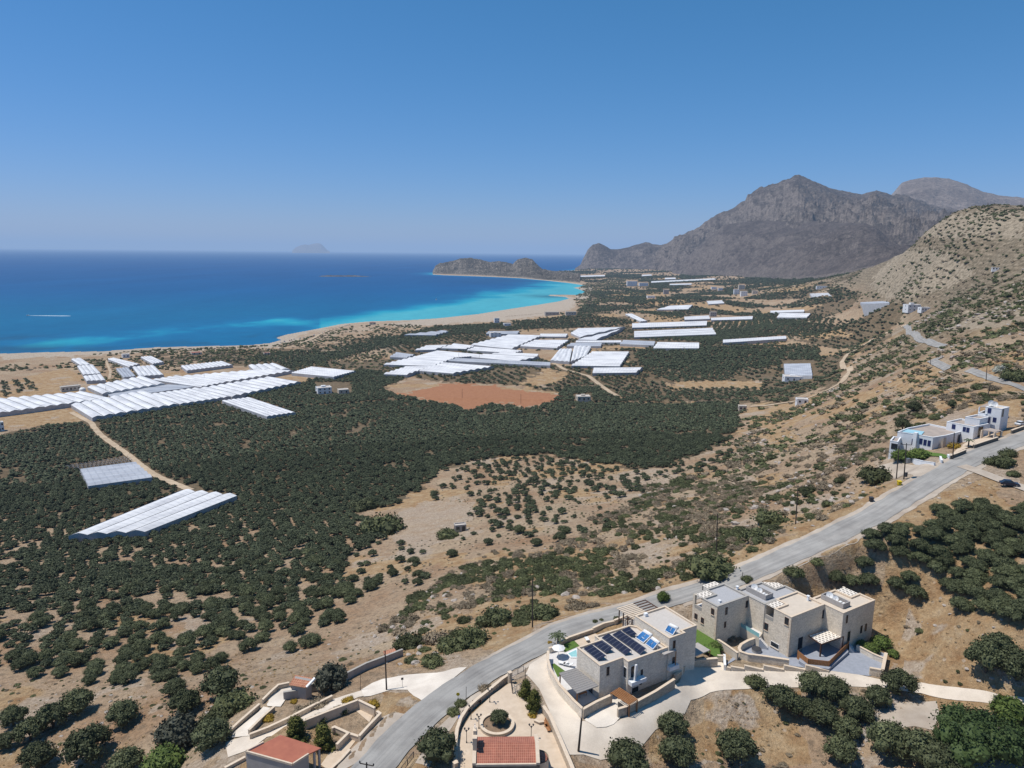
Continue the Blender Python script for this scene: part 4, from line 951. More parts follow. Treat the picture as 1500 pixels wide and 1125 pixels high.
GH = [
 ([(-5, 606), (-45, 588), (126, 574), (162, 583)], 10, 'long white greenhouse at the left picture edge, below the walled farmhouse', {}),
 ([(135, 612), (104, 593), (212, 572), (262, 592)], 8, 'white greenhouse with the dirt track starting at its near corner', {}),
 ([(150, 577), (128, 567), (210, 551), (242, 562)], 7, 'white greenhouse just right of the white domed tank', {}),
 ([(165, 583), (158, 578), (247, 563), (292, 566)], 4, 'dull grey low greenhouse surrounded by white ones', dict(grey=True, hgt=2.2, rise=.4, gap=False)),
 ([(294, 567), (224, 556), (262, 550), (326, 561)], 4, 'white greenhouse touching the far edge of the grey one', {}),
 ([(326, 561), (268, 551), (396, 540.5), (431, 543)], 10, 'long row of short white spans along the far right of the left cluster', {}),
 ([(340, 581), (293, 569), (397, 552), (441, 559.5)], 9, 'white greenhouse with dark scalloped edge, nearest the two-storey white cube house', {}),
 ([(264, 592), (222, 577), (290, 568), (338, 581)], 7, 'white greenhouse at the near middle edge of the left cluster', {}),
 ([(274, 543), (265, 536), (326, 529), (341, 534.5)], 11, 'free-standing scalloped white greenhouse between the scrub and the left cluster', {}),
 ([(372, 542), (364, 535), (404, 532.5), (425, 541)], 4, 'small peaked white greenhouse at the far right tip of the left cluster', {}),
 ([(489, 552), (427, 546), (457, 537), (521, 543.5)], 9, 'isolated wide white greenhouse with fine ribs, just right of the left cluster', {'gap': False}),
 ([(391, 610), (325, 587), (366, 582), (433, 604)], 6, 'white greenhouse standing alone in the dark grove below the left cluster', {}),
 ([(118, 535), (104, 526), (118, 524.5), (133, 534)], 2, 'farthest of three white greenhouses stepping down from the shore', {}),
 ([(122, 549), (113, 536), (136, 534), (148, 547)], 4, 'middle of three white greenhouses stepping down from the shore', {}),
 ([(127, 558), (122, 551), (148, 548), (155, 557)], 4, 'nearest of three white greenhouses stepping down from the shore', {}),
 ([(189, 537.5), (158, 526), (167, 524), (205, 533)], 3, 'narrow white greenhouse near the beach beside a clump of dark trees', {}),
 ([(181, 553), (170, 540), (187, 538), (199, 551)], 4, 'greyish small greenhouse beside rough scrubland near the shore', dict(grey=True)),
 ([(204, 551), (194, 537.5), (225, 535), (240, 549)], 5, 'white five-span greenhouse behind the left cluster, nearest the shore scrub', {}),
 ([(224, 533), (206, 523), (222, 521.5), (240, 530)], 4, 'small white greenhouse beside the beach, next to a low white shed', {}),
 ([(129, 712), (223, 699), (197, 676.5), (117, 687)], 5, 'grey-roofed greenhouse with open frame behind it in the grove', dict(grey=True, gap=False, rise=1.0)),
 ([(212, 779), (347, 726), (266, 718), (100, 785)], 4, 'big white four-span greenhouse nearest the camera, alone in the grove', dict(rise=2.4, hgt=3.8)),
 ([(562, 534), (636, 536), (668, 524), (611, 522)], 6, 'white greenhouse at the left end of the central cluster', dict(gap=False)),
 ([(562, 548), (596, 549), (633, 536.5), (597, 537)], 5, 'white greenhouse at the lower left corner of the central cluster', dict(gap=False)),
 ([(613, 543), (664, 547), (724, 537), (649, 531)], 6, 'white greenhouse with a dark toothed edge facing the red field', {}),
 ([(668, 524), (611, 521.5), (641, 513.5), (713, 520)], 12, 'white greenhouse with many small teeth along its far edge', {}),
 ([(655, 528.5), (806, 535.5), (806, 531), (672, 525)], 2, 'long thin grey greenhouse strip across the central cluster', dict(grey=True)),
 ([(690, 523), (760, 529), (790, 523), (712, 519)], 3, 'white greenhouse in the middle of the central cluster, beyond the thin strip', {}),
 ([(720, 518.5), (787, 522), (789, 519), (737, 516.5)], 2, 'short white greenhouse tucked behind the middle of the central cluster', {}),
 ([(608, 513), (638, 512), (659, 505), (627, 506)], 3, 'small white greenhouse beside the tan field left of the central cluster', {}),
 ([(646, 510), (683, 511), (697, 507), (668, 503)], 3, 'small white greenhouse behind a strip of dark trees', {}),
 ([(684, 513), (755, 517), (766, 514), (697, 508)], 3, 'long white greenhouse beyond the dark tree strip', {}),
 ([(571, 523), (596, 524), (608, 520), (582, 516)], 3, 'grey greenhouse at the far left tip of the central cluster', dict(grey=True)),
 ([(690, 505), (750, 511), (795, 491), (748, 490)], 7, 'large white greenhouse in front of the house with palms', dict(gap=False)),
 ([(712, 489), (758, 489), (761, 485), (716, 485.5)], 2, 'grey greenhouse right behind the house with palms', dict(grey=True)),
 ([(762, 507), (816, 509.5), (834, 498), (785, 498)], 5, 'white greenhouse between two dark strips of orchard', {}),
 ([(790, 493), (829, 493), (832, 489), (792, 489)], 2, 'low white greenhouse behind a dark orchard strip', {}),
 ([(836, 488), (850, 494), (916, 478.8), (848, 481)], 4, 'fan-shaped white greenhouse pointing at the beach road', dict(gap=False)),
 ([(846, 497.5), (873, 498), (915, 480), (903, 485)], 3, 'wedge of white greenhouse lying beside the fan-shaped one', dict(gap=False)),
 ([(843, 501.5), (910, 501.5), (910, 498.5), (845, 499)], 1, 'single-span thin white greenhouse along a dirt lane', {}),
 ([(830, 507), (880, 507), (882, 502.5), (838, 502.5)], 2, 'greyish two-span greenhouse above the fan of tunnels', dict(grey=True)),
 ([(908, 504), (958, 505.6), (960, 500), (914, 498)], 2, 'two-span greenhouse left of the bright white sheet roof', dict(grey=True)),
 ([(957, 510), (1024, 510), (1024, 502), (964, 501)], 3, 'very bright smooth white greenhouse bordering the green orchard', dict(gap=False)),
 ([(806, 528), (820, 511), (838, 511), (834, 530)], 4, 'left fan of narrow white tunnels running towards the coast', dict(gap=False)),
 ([(836, 530), (841, 507), (866, 508), (858, 522)], 4, 'right fan of narrow white tunnels running towards the coast', dict(gap=False)),
 ([(837, 535.5), (908, 536.5), (922, 515), (869, 515)], 8, 'square greenhouse with eight dark-lined white ribs', {}),
 ([(868, 546.5), (932, 545.6), (942, 538), (870, 538.5)], 2, 'low white greenhouse nearest the camera on the right of the central cluster', {}),
 ([(926, 480), (1035, 476.5), (1036, 470), (926, 473.5)], 2, 'long white greenhouse with a row of trees along its foot', {}),
 ([(929, 494), (1049, 489.5), (1043, 480), (929, 485)], 3, 'longest white greenhouse on the right plain, bordered by tree rows', {}),
 ([(938, 471), (916, 460), (926, 459.5), (948, 470)], 3, 'short white tunnel block lying slantwise beside the tan field', dict(gap=False)),
 ([(1003, 468.5), (1040, 467), (1038, 462), (1002, 464)], 2, 'small white greenhouse left of the grey field house', {}),
 ([(1042, 469), (1102, 467.5), (1103, 463), (1041, 465.6)], 1, 'thin white greenhouse right of the grey field house', {}),
 ([(962, 453.5), (1008, 453), (1015, 446.5), (984, 447.6)], 2, 'stepped white greenhouse above a row of parked vehicles', {}),
 ([(1038, 445.6), (1061, 444), (1057, 440), (1035, 441)], 2, 'small square white greenhouse beyond the stepped one', {}),
 ([(1129, 458), (1178, 456.3), (1178, 453.6), (1128, 455)], 1, 'thin white strip greenhouse above a wider one on the right', {}),
 ([(1138, 465), (1182, 465), (1188, 459), (1143, 458.5)], 3, 'wide white greenhouse above the curving orchard rows', {}),
 ([(1059, 502), (1152, 496), (1151, 492), (1059, 497.5)], 1, 'single long white tunnel crossing the orchard rows', {}),
 ([(1189, 435), (1218, 434), (1212.5, 429), (1186, 430)], 3, 'small white greenhouse at the foot of the mauve mountain', {}),
 ([(1262, 445.6), (1303, 443.7), (1292, 442), (1260, 443.4)], 3, 'blue-grey greenhouse on the hillside left of the white villa', dict(grey=True)),
 ([(1150, 550), (1190, 550), (1187, 532.5), (1148, 533)], 5, 'square pale-grey greenhouse by a small white house on the right', dict(grey=True, gap=False)),
 ([(592, 490.5), (638, 491), (657, 486), (654, 484)], 4, 'flat grey greenhouse behind the beach dunes', dict(grey=True)),
 ([(954, 414), (1048, 409.5), (1048, 407.6), (954, 412)], 1, 'very long thin white greenhouse on the distant plain', {}),
 ([(981, 417.5), (1013, 416.7), (1013, 415), (981, 415.8)], 1, 'thin white greenhouse just below the very long one', {}),
 ([(974, 409), (990, 408.5), (989, 406.6), (974, 407)], 2, 'tiny white greenhouse just above the very long one', {}),
 ([(842, 405.8), (886, 404.5), (886, 402.8), (842, 404)], 1, 'thin pale greenhouse near the far cove', {}),
 ([(940, 404.5), (955, 403.5), (954, 402), (941, 402.5)], 1, 'faint pale greenhouse at the foot of the headland', {}),
 ([(803, 406.5), (818, 406.3), (814, 404), (804, 404.4)], 1, 'tiny bright greenhouse on the neck of the rocky peninsula', {}),
]
for q, n_, lab, kw in GH: greenhouse(q, n_, lab, **kw)
# bare skeleton of a greenhouse without its film
g = ground(150, 680); zg = g[2]
t = thing('unclad_greenhouse', tuple(g), 'bare metal greenhouse frame without film behind the grey roof', 'frame')
A, B, C, D = [Vector(gz(u, v, zg + 3)) for u, v in ((117, 687), (195, 676.5), (186, 669), (95, 683))]
for nm, w in (('post', .22), ('rafter', .2)):
    mb = MB()
    for i in range(15):
        for j in range(4):
            p = A.lerp(B, i / 14).lerp(D.lerp(C, i / 14), j / 3)
            if nm == 'post': pm = MB(); pm.beam((p.x, p.y, zg - .5), tuple(p), w); pm.build('post', 'metal', t)
            else:
                if i < 14: mb.beam(tuple(p), tuple(A.lerp(B, (i + 1) / 14).lerp(D.lerp(C, (i + 1) / 14), j / 3)), w)
                if j < 3: 
                    q_ = A.lerp(B, i / 14).lerp(D.lerp(C, i / 14), (j + 1) / 3); m_ = (p + q_) / 2 + Vector((0, 0, 1.3)); mb.beam(tuple(p), tuple(m_), w); mb.beam(tuple(m_), tuple(q_), w)
    if nm != 'post': mb.build(nm, 'metal', t)
EXCL.append([(95, 683), (190, 668), (205, 680), (117, 690)])
# ------------------------------------------------------------------ building helpers
def inset(pts, d):
    P = [Vector(p[:2]) for p in pts]; n = len(P)
    a = sum(P[i].x * P[(i + 1) % n].y - P[(i + 1) % n].x * P[i].y for i in range(n)); sg = 1 if a > 0 else -1
    out = []
    for i in range(n):
        e0 = (P[i] - P[i - 1]).normalized(); e1 = (P[(i + 1) % n] - P[i]).normalized()
        n0 = Vector((-e0.y, e0.x)) * sg; n1 = Vector((-e1.y, e1.x)) * sg
        m = n0 + n1; k = m.length_squared
        m = m * (2 / k) if k > .2 else n0
        out.append(P[i] + m * d)
    return [(p.x, p.y) for p in out]
def block(t, poly, z0, z1, wall='stone', roof='roof_beige', cop='coping', par=.35, th=.32, parent_wall=None):
    """walls with a flat roof behind a coped parapet; poly in world xy"""
    mb = MB(); mb.prism(poly, z0, z1 - .12, cap=False); w = mb.build('wall', wall, t)
    inn = inset(poly, th); zr = z1 - par
    r = MB(); r.prism(inn, zr - .02, zr); r.build('roof', roof, t)
    out = inset(poly, -.05); n = len(poly); c = MB()
    a = sum(poly[i][0] * poly[(i + 1) % n][1] - poly[(i + 1) % n][0] * poly[i][1] for i in range(n))
    rng = range(n)
    for i in rng:
        j = (i + 1) % n
        o0, o1, i0, i1 = out[i], out[j], inn[i], inn[j]
        if a < 0: o0, o1, i0, i1 = o1, o0, i1, i0
        c.add([(*o0, z1), (*o1, z1), (*i1, z1), (*i0, z1)], [(0, 1, 2, 3)])
        c.add([(*o0, z1 - .16), (*o1, z1 - .16), (*o1, z1), (*o0, z1)], [(0, 1, 2, 3)])
        c.add([(*i1, zr), (*i0, zr), (*i0, z1), (*i1, z1)], [(0, 1, 2, 3)])
    c.build('parapet', cop, t)
    return w
def window(t, fr, axis, c, sgn, s, z, w=.8, h=1.2, fm='wood_dark', pm='glass', sill=True, name='window', div=0):
    """sgn: outward direction along the wall's normal axis; s, z centre"""
    def P(s_, z_, off): return fr.w(c + sgn * off, s_, z_) if axis == 'x' else fr.w(s_, c + sgn * off, z_)
    f = MB(); d = .07
    for a0, a1, b0, b1 in ((-w / 2 - .08, -w / 2, -h / 2, h / 2), (w / 2, w / 2 + .08, -h / 2, h / 2), (-w / 2 - .08, w / 2 + .08, h / 2, h / 2 + .1), (-w / 2 - .08, w / 2 + .08, -h / 2 - .08, -h / 2)) + tuple((-w / 2 + w * (k + 1) / (div + 1) - .03, -w / 2 + w * (k + 1) / (div + 1) + .03, -h / 2, h / 2) for k in range(div)):
        vs = [P(s + a, z + b, o) for o in (-.02, d) for a, b in ((a0, b0), (a1, b0), (a1, b1), (a0, b1))]
        f.add(vs, [(0, 1, 2, 3), (4, 5, 6, 7), (0, 1, 5, 4), (1, 2, 6, 5), (2, 3, 7, 6), (3, 0, 4, 7)])
    o = f.build(name, fm, t)
    p = MB(); p.add([P(s - w / 2, z - h / 2, .02), P(s + w / 2, z - h / 2, .02), P(s + w / 2, z + h / 2, .02), P(s - w / 2, z + h / 2, .02)], [(0, 1, 2, 3)])
    p.build('pane', pm, o)
    if sill and name == 'window':
        q = MB(); vs = [P(s + a, z - h / 2 - b, e) for e in (-.02, .16) for a, b in ((-w / 2 - .15, .2), (w / 2 + .15, .2), (w / 2 + .15, .08), (-w / 2 - .15, .08))]
        q.add(vs, [(0, 1, 2, 3), (4, 5, 6, 7), (0, 1, 5, 4), (1, 2, 6, 5), (2, 3, 7, 6), (3, 0, 4, 7)]); q.build('sill', 'coping', o)
    return o
def win_px(t, fr, axis, c, sgn, u, v, w=.8, h=1.2, **k):
    s, z = fr.on(axis, c, u, v); return window(t, fr, axis, c, sgn, s, z, w, h, **k)
def wallrun(name, pts, tops, th, mat, label, cop='coping', bot=None, cat='wall', depth=.6, group=None, close=False):
    """free-standing wall along world points with given top heights"""
    n = len(pts); P = [Vector(p[:2]) for p in pts]
    if not hasattr(tops, '__len__'): tops = [tops] * n
    L_ = []; R_ = []
    for i in range(n):
        e0 = (P[i] - P[i - 1]).normalized() if i else (P[1] - P[0]).normalized(); e1 = (P[i + 1] - P[i]).normalized() if i < n - 1 else e0
        m = Vector((-(e0 + e1).y, (e0 + e1).x)); m = m.normalized() * (th / 2 / max(.4, m.length / 2)); L_.append(P[i] + m); R_.append(P[i] - m)
    zb = [min(hz(p.x, p.y), tops[i] - .3) - depth if bot is None else bot for i, p in enumerate(P)]
    g = thing(name, (P[0].x, P[0].y, zb[0]), label, cat, group)
    w = MB(); c = MB()
    for i in range(n - 1):
        a, b_, d, e = L_[i], L_[i + 1], R_[i + 1], R_[i]
        vs = [(a.x, a.y, zb[i]), (b_.x, b_.y, zb[i + 1]), (d.x, d.y, zb[i + 1]), (e.x, e.y, zb[i]), (a.x, a.y, tops[i] - .1), (b_.x, b_.y, tops[i + 1] - .1), (d.x, d.y, tops[i + 1] - .1), (e.x, e.y, tops[i] - .1)]
        w.add(vs, [(1, 0, 4, 5), (3, 2, 6, 7)] + ([(0, 3, 7, 4)] if i == 0 else []) + ([(2, 1, 5, 6)] if i == n - 2 else []))
        k = .06
        A, B_, Dd, Ee = [(p.x + (p - q).x / th * k, p.y + (p - q).y / th * k) for p, q in ((a, e), (b_, d), (d, b_), (e, a))]
        vs = [(*A, tops[i] - .1), (*B_, tops[i + 1] - .1), (*Dd, tops[i + 1] - .1), (*Ee, tops[i] - .1), (*A, tops[i]), (*B_, tops[i + 1]), (*Dd, tops[i + 1]), (*Ee, tops[i])]
        c.add(vs, [(7, 6, 5, 4), (1, 0, 4, 5), (3, 2, 6, 7)] + ([(0, 3, 7, 4)] if i == 0 else []) + ([(2, 1, 5, 6)] if i == n - 2 else []))
    w.build('masonry', mat, g); c.build('coping', cop, g)
    return g
def zq(l, z): return [tuple(gz(u, v, z)) for u, v in l]
def slab(t, name, pts, z, th, mat):
    mb = MB(); mb.prism([p[:2] for p in pts], z - th, z, bottom=True); return mb.build(name, mat, t)

# ------------------------------------------------------------------ villa with the solar panels
z0 = 79.0; fr = FV1
v1 = thing('villa', fr.w(7, 3, 80.1), 'flat-roofed pale stone villa with dark solar panels on its roof, beside the road bend', 'house')
block(v1, fr.pts([(0, 0), (5.3, 0), (5.3, -1.5), (15, -1.5), (15, 7.2), (14, 8.4), (5.4, 8.6), (5.4, 7), (0, 7)]), z0, 87.0, 'stone_pale', 'roof_cream')
block(v1, fr.pts([(14.9, -1.8), (19, -1.8), (19, -.9), (22.9, -.9), (22.9, 8), (14.8, 8)]), z0, 89.0, 'stone_pale', 'roof_cream')
block(v1, fr.pts([(16, 7.9), (22.5, 7.9), (22.5, 13), (16, 13)]), z0, 85.6, 'stone_pale', 'roof_cream', par=.5)
win_px(v1, fr, 'y', 0, -1, 890.5, 983, .45, 1.5)
win_px(v1, fr, 'y', -1.5, -1, 928.5, 983, 1.5, 2.3, fm='white')
win_px(v1, fr, 'y', -1.5, -1, 940, 985, .35, 1.0, fm='metal_dark', sill=False)
win_px(v1, fr, 'y', -1.5, -1, 938.5, 999, .35, .9, fm='metal_dark', sill=False)
win_px(v1, fr, 'y', -1.5, -1, 930, 1014, 1.6, 2.2, fm='white', name='door')
win_px(v1, fr, 'y', -1.8, -1, 987.5, 944, .45, 1.4); win_px(v1, fr, 'y', -1.8, -1, 986.5, 968, .45, 1.3)
window(v1, fr, 'x', 5.3, -1, -.75, 84.4, .8, 2.0, fm='white', sill=False); window(v1, fr, 'x', 0, -1, 3.2, 81.4, 2.4, 2.2, fm='wood_dark', name='door', div=1)
s, z = fr.on('y', -1.5, 933, 997)
mb = MB(); mb.prism(fr.pts([(5.4, -1.55), (5.4, -2.6), (8.9, -2.6), (8.9, -1.55)]), 82.45, 83.2, bottom=True); mb.build('balcony', 'plaster', v1)
mb = MB(); mb.prism(fr.pts([(14.6, -1.9), (14.6, -2.7), (17.0, -2.7), (17.0, -1.9)]), 82.6, 83.4, bottom=True); mb.build('balcony', 'plaster', v1)
mb = MB(); mb.prism(fr.pts([(13.2, -.9), (13.2, -2.4), (16.4, -2.4), (16.4, -1.9), (15.2, -1.9), (15.2, -.9)]), 86.2, 86.4, bottom=True); mb.build('canopy_slab', 'plaster_grey', v1)
mb = MB(); mb.beam(fr.w(6.4, -2.2, 83.2), fr.w(6.6, -2.2, 86.3), .35); mb.build('column', 'white', v1)
mb = MB(); mb.beam(fr.w(16.2, -2.4, 83.4), fr.w(16.2, -2.4, 86.2), .15); mb.build('column', 'wood', v1)
mb = MB(); mb.box((*fr.w(13.0, 3.0), 86.6), (.7, .7, .7), fr.a); mb.box((*fr.w(17.0, 7.2), 88.6), (.7, .6, .7), fr.a); mb.build('chimney', 'plaster', v1)
# pergola of pale beams over the back terrace, half of it open
pg = thing('pergola', fr.w(18.5, 11, 85.6), 'pale slatted pergola on dark posts at the road side of the solar villa', 'pergola')
for nm, mt in (('post', 'wood_dark'),):
    for k in range(4): 
        mb = MB(); mb.beam(fr.w(14.9, 8.8 + 1.35 * k, 85.0), fr.w(14.9, 8.8 + 1.35 * k, 87.9), .22); mb.build(nm, mt, pg)
mb = MB(); 
for k in range(9): mb.beam(fr.w(14.7, 8.7 + .58 * k, 88.0), fr.w(19.0, 8.7 + .58 * k, 88.0), .34, .1)
mb.build('slat_roof', 'coping', pg)
mb = MB()
for k in range(6): mb.beam(fr.w(19.0, 8.7 + .93 * k, 87.98), fr.w(22.4, 8.7 + .93 * k, 87.98), .22, .14)
mb.beam(fr.w(22.4, 8.5, 87.9), fr.w(22.4, 13.5, 87.9), .15); mb.build('beam', 'wood_dark', pg)
# solar panel rows
SPQ = [([(855, 950), (866.5, 944), (888, 960.5), (876.5, 967.5)], 'front left row of dark solar panels on the villa roof'), ([(869, 943.5), (882, 938), (898, 949), (888, 957)], 'short second row of dark solar panels on the villa roof'),
       ([(881.5, 934), (891.5, 928), (925, 952.5), (916, 959.5)], 'long middle row of dark solar panels on the villa roof'), ([(897, 929.5), (908.5, 923.5), (946.5, 950), (938, 958.5)], 'longest row of dark solar panels, beside the blue water-heater collectors'), ([(910.5, 923), (921.5, 918), (933, 929), (924, 932.2)], 'small farthest row of dark solar panels on the villa roof')]
for q, lab in SPQ:
    lo = 86.85; P = [gz(*q[0], lo), gz(*q[1], lo + .75), gz(*q[2], lo + .75), gz(*q[3], lo)]
    t = thing('solar_panel_row', tuple(np.mean(P, 0)), lab, 'solar panels', 'solar panel rows on the villa roof')
    P = [Vector(p) for p in P]; L_ = (P[3] - P[0]).length; W_ = (P[1] - P[0]).length
    mb = MB(); up = Vector((0, 0, .05)); mb.uv[0] = [(0, 0), (0, W_), (L_, W_), (L_, 0)]
    mb.add([p + up for p in P], [(0, 1, 2, 3)]); mb.add([p for p in P] + [p + up for p in P], [(0, 1, 5, 4), (1, 2, 6, 5), (2, 3, 7, 6), (3, 0, 4, 7), (3, 2, 1, 0)])
    o = mb.build('panel', 'solar', t)
    fr_ = MB()
    for k in range(5):
        a = P[0].lerp(P[3], k / 4); b_ = P[1].lerp(P[2], k / 4)
        fr_.beam(tuple(b_), (b_.x, b_.y, 86.6), .07); fr_.beam((a.x, a.y, 86.67), (b_.x, b_.y, 86.67), .06)
    fr_.build('support_frame', 'metal', t)
def heater(q, lo, tank, lab):
    P = [Vector(gz(*q[0], lo)), Vector(gz(*q[1], lo + 1.1)), Vector(gz(*q[2], lo + 1.1)), Vector(gz(*q[3], lo))]
    t = thing('solar_water_heater', tuple((P[0] + P[3]) / 2), lab, 'water heater', 'solar water heaters on the villa roof')
    for k in range(2):
        a, b_, c_, d_ = P[0].lerp(P[3], .03 + .5 * k), P[1].lerp(P[2], .03 + .5 * k), P[1].lerp(P[2], .47 + .5 * k), P[0].lerp(P[3], .47 + .5 * k)
        mb = MB(); up = Vector((0, 0, .08)); mb.add([a + up, b_ + up, c_ + up, d_ + up, a, b_, c_, d_], [(0, 1, 2, 3), (4, 5, 1, 0), (5, 6, 2, 1), (6, 7, 3, 2), (7, 4, 0, 3)]); mb.build('collector', 'collector', t)
    fm = MB()
    for a, b_ in ((P[0], P[1]), (P[3], P[2]), (P[0], P[3]), (P[1], P[2])): fm.beam(tuple(a + Vector((0, 0, .06))), tuple(b_ + Vector((0, 0, .06))), .12)
    for p in (P[1], P[2]): fm.beam(tuple(p), (p.x, p.y, lo - .1), .08)
    fm.build('support_frame', 'white', t)
    e = (P[1] - P[0]); e.z = 0; e = e.normalized() * .3
    a, b_ = [Vector(p) for p in (P[1] + e, P[2] + e)]
    a.z = b_.z = lo + 1.25; mb = MB(); d = (b_ - a).normalized()
    mb.tube([a - d * .05, a, b_, b_ + d * .05], [.12, .29, .29, .12], 14); mb.build('tank', 'white', t, True)
heater([(931, 934.5), (941.5, 925), (953, 932), (942.5, 942)], 86.75, None, 'pair of dull blue collectors with white tank, middle of the villa roof')
heater([(945.5, 943.5), (953, 935.5), (963.5, 943), (956.5, 951.5)], 86.75, None, 'water heater with one pale and one deep blue collector, near the roof edge')
heater([(974, 924), (979, 916), (991, 921.5), (985.5, 930.5)], 88.75, None, 'bright blue water-heater collectors alone on the higher villa roof')
# canopy over the terrace, furniture
aw = zq([(845.5, 1016), (819, 986.5), (844, 979), (877, 1004.5)], 83.7)
cn = thing('terrace_canopy', tuple(np.mean(aw, 0)[:2]) + (80.1,), 'grey louvred terrace canopy against the left wall of the solar villa', 'canopy')
slab(cn, 'roof', aw, 83.75, .14, 'canopy')
for p in (aw[0], aw[1]):
    c_ = np.mean(aw, 0); q = [p[0] * .94 + c_[0] * .06, p[1] * .94 + c_[1] * .06]
    mb = MB(); mb.beam((*q, 79.9), (*q, 83.6), .24); mb.build('post', 'wood', cn)
mb = MB()
for k in range(12):
    a = Vector(aw[0]).lerp(Vector(aw[1]), k / 11); b_ = Vector(aw[3]).lerp(Vector(aw[2]), k / 11); mb.beam((a.x, a.y, 83.78), (b_.x, b_.y, 83.78), .05, .06)
mb.build('rib', 'plaster_grey', cn)
tb = gz(853, 1025, 80.2); t = thing('patio_table', tuple(tb), 'wooden table in the shade under the grey terrace canopy', 'table')
mb = MB(); mb.box((tb[0], tb[1] + 1.2, 80.85), (1.8, 1.0, .06), fr.a); mb.build('table_top', 'wood', t)
for sx_ in (-.75, .75):
    for sy_ in (-.4, .4): 
        mb = MB(); p = (tb[0] + sx_ * math.cos(fr.a) - sy_ * math.sin(fr.a), tb[1] + 1.2 + sx_ * math.sin(fr.a) + sy_ * math.cos(fr.a)); mb.beam((*p, 80.05), (*p, 80.85), .08); mb.build('leg', 'wood', t)
def lounger(p, rot, lab, grp='white sun loungers by the villa pools'):
    t = thing('sun_lounger', p, lab, 'sun lounger', grp); c_, s_ = math.cos(rot), math.sin(rot)
    W = lambda x, y, z: (p[0] + x * c_ - y * s_, p[1] + x * s_ + y * c_, p[2] + z)
    mb = MB(); mb.prism([W(x, y, 0)[:2] for x, y in ((-.35, -.6), (.35, -.6), (.35, .8), (-.35, .8))], p[2] + .25, p[2] + .38, bottom=True); mb.build('seat', 'white', t)
    mb = MB(); mb.add([W(-.35, -.6, .38), (W(.35, -.6, .38)), W(.35, -1.2, .85), W(-.35, -1.2, .85), W(-.35, -.6, .3), W(.35, -.6, .3), W(.35, -1.25, .78), W(-.35, -1.25, .78)], [(0, 1, 2, 3), (7, 6, 5, 4), (0, 3, 7, 4), (1, 5, 6, 2), (2, 6, 7, 3)]); mb.build('backrest', 'white', t)
    for x in (-.3, .3):
        for y in (-.5, .7): mb = MB(); mb.beam(W(x, y, 0), W(x, y, .28), .06); mb.build('leg', 'metal', t)
zt = 80.36
slab_ = lambda nm, l, zz, mt: sheet(nm, zq(l, zz), mt, z=zz)
slab_('terrace', [(804, 952), (803, 966), (808, 980), (822, 1003), (842, 1023), (853, 1035), (874, 1024), (882, 1016), (846, 975), (848, 948), (822, 942)], zt - .1, 'white_paving')
slab_('lawn', [(808, 973), (812, 971.5), (828, 983), (817, 992)], zt - .04, 'lawn'); slab_('lawn', [(822, 944.5), (841, 938.5), (849, 946), (827, 955.5)], zt - .04, 'lawn')
slab_('terrace', [(841.5, 938.5), (856, 933.5), (872, 928), (884, 934), (850, 947)], zt - .03, 'beige_paving')
t = thing('swimming_pool', tuple(gz(838, 958, zt)), 'small pale turquoise pool left of the solar villa', 'pool')
pl = zq([(829.5, 957.5), (846, 950), (848, 964), (836, 964)], zt); mb = MB(); mb.prism([p[:2] for p in pl], zt - .2, zt + .12); mb.build('rim', 'white', t)
mb = MB(); mb.prism(inset([p[:2] for p in pl], .3), zt - .1, zt + .13); mb.build('water', 'pool_pale', t)
for (u, v), r_, lab in (((824, 973), 1.2, 'white sun lounger at the end of the white pool terrace, nearest the canopy'), ((831, 975), 1.2, 'white sun lounger beside the canopy corner post'), ((860, 938), .2, 'white day bed on the beige terrace behind the solar villa')): lounger(tuple(gz(u, v, zt)), r_, lab)
p = gz(818, 962, zt); t = thing('parasol', tuple(p), 'white garden parasol on the white terrace left of the solar villa', 'parasol')
mb = MB(); mb.tube([tuple(p), (p[0], p[1], p[2] + 2.5)], .04); mb.build('pole', 'white', t); mb = MB(); mb.lathe(tuple(p), [(1.35, 1.95), (.7, 2.3), (.02, 2.55)], 8); mb.build('canopy', 'white', t)
# orange wooden entrance pergola between the garden walls
gp_ = zq([(895, 1014.5), (907, 1007.5), (933.5, 1025), (922, 1032)], 82.6)
t = thing('entrance_pergola', tuple(np.mean(gp_, 0)[:2]) + (80,), 'orange wooden slatted pergola over the garden gate of the solar villa', 'pergola')
A, B, C, D = [Vector(p) for p in gp_]
for k in range(7): 
    mb = MB(); a = A.lerp(B, k / 6); b_ = D.lerp(C, k / 6); mb.beam(tuple(a), tuple(b_), .14, .18); mb.build('slat', 'wood', t)
for p in (A, B, C, D): mb = MB(); mb.beam((p.x, p.y, 79.3), (p.x, p.y, 82.55), .2); mb.build('post', 'wood', t)
mb = MB(); a = A.lerp(D, .4); b_ = A.lerp(D, .95); mb.add([(a.x, a.y, 79.9), (b_.x, b_.y, 79.9), (b_.x, b_.y, 81.8), (a.x, a.y, 81.8)], [(0, 1, 2, 3)]); mb.build('gate', 'metal_dark', t)
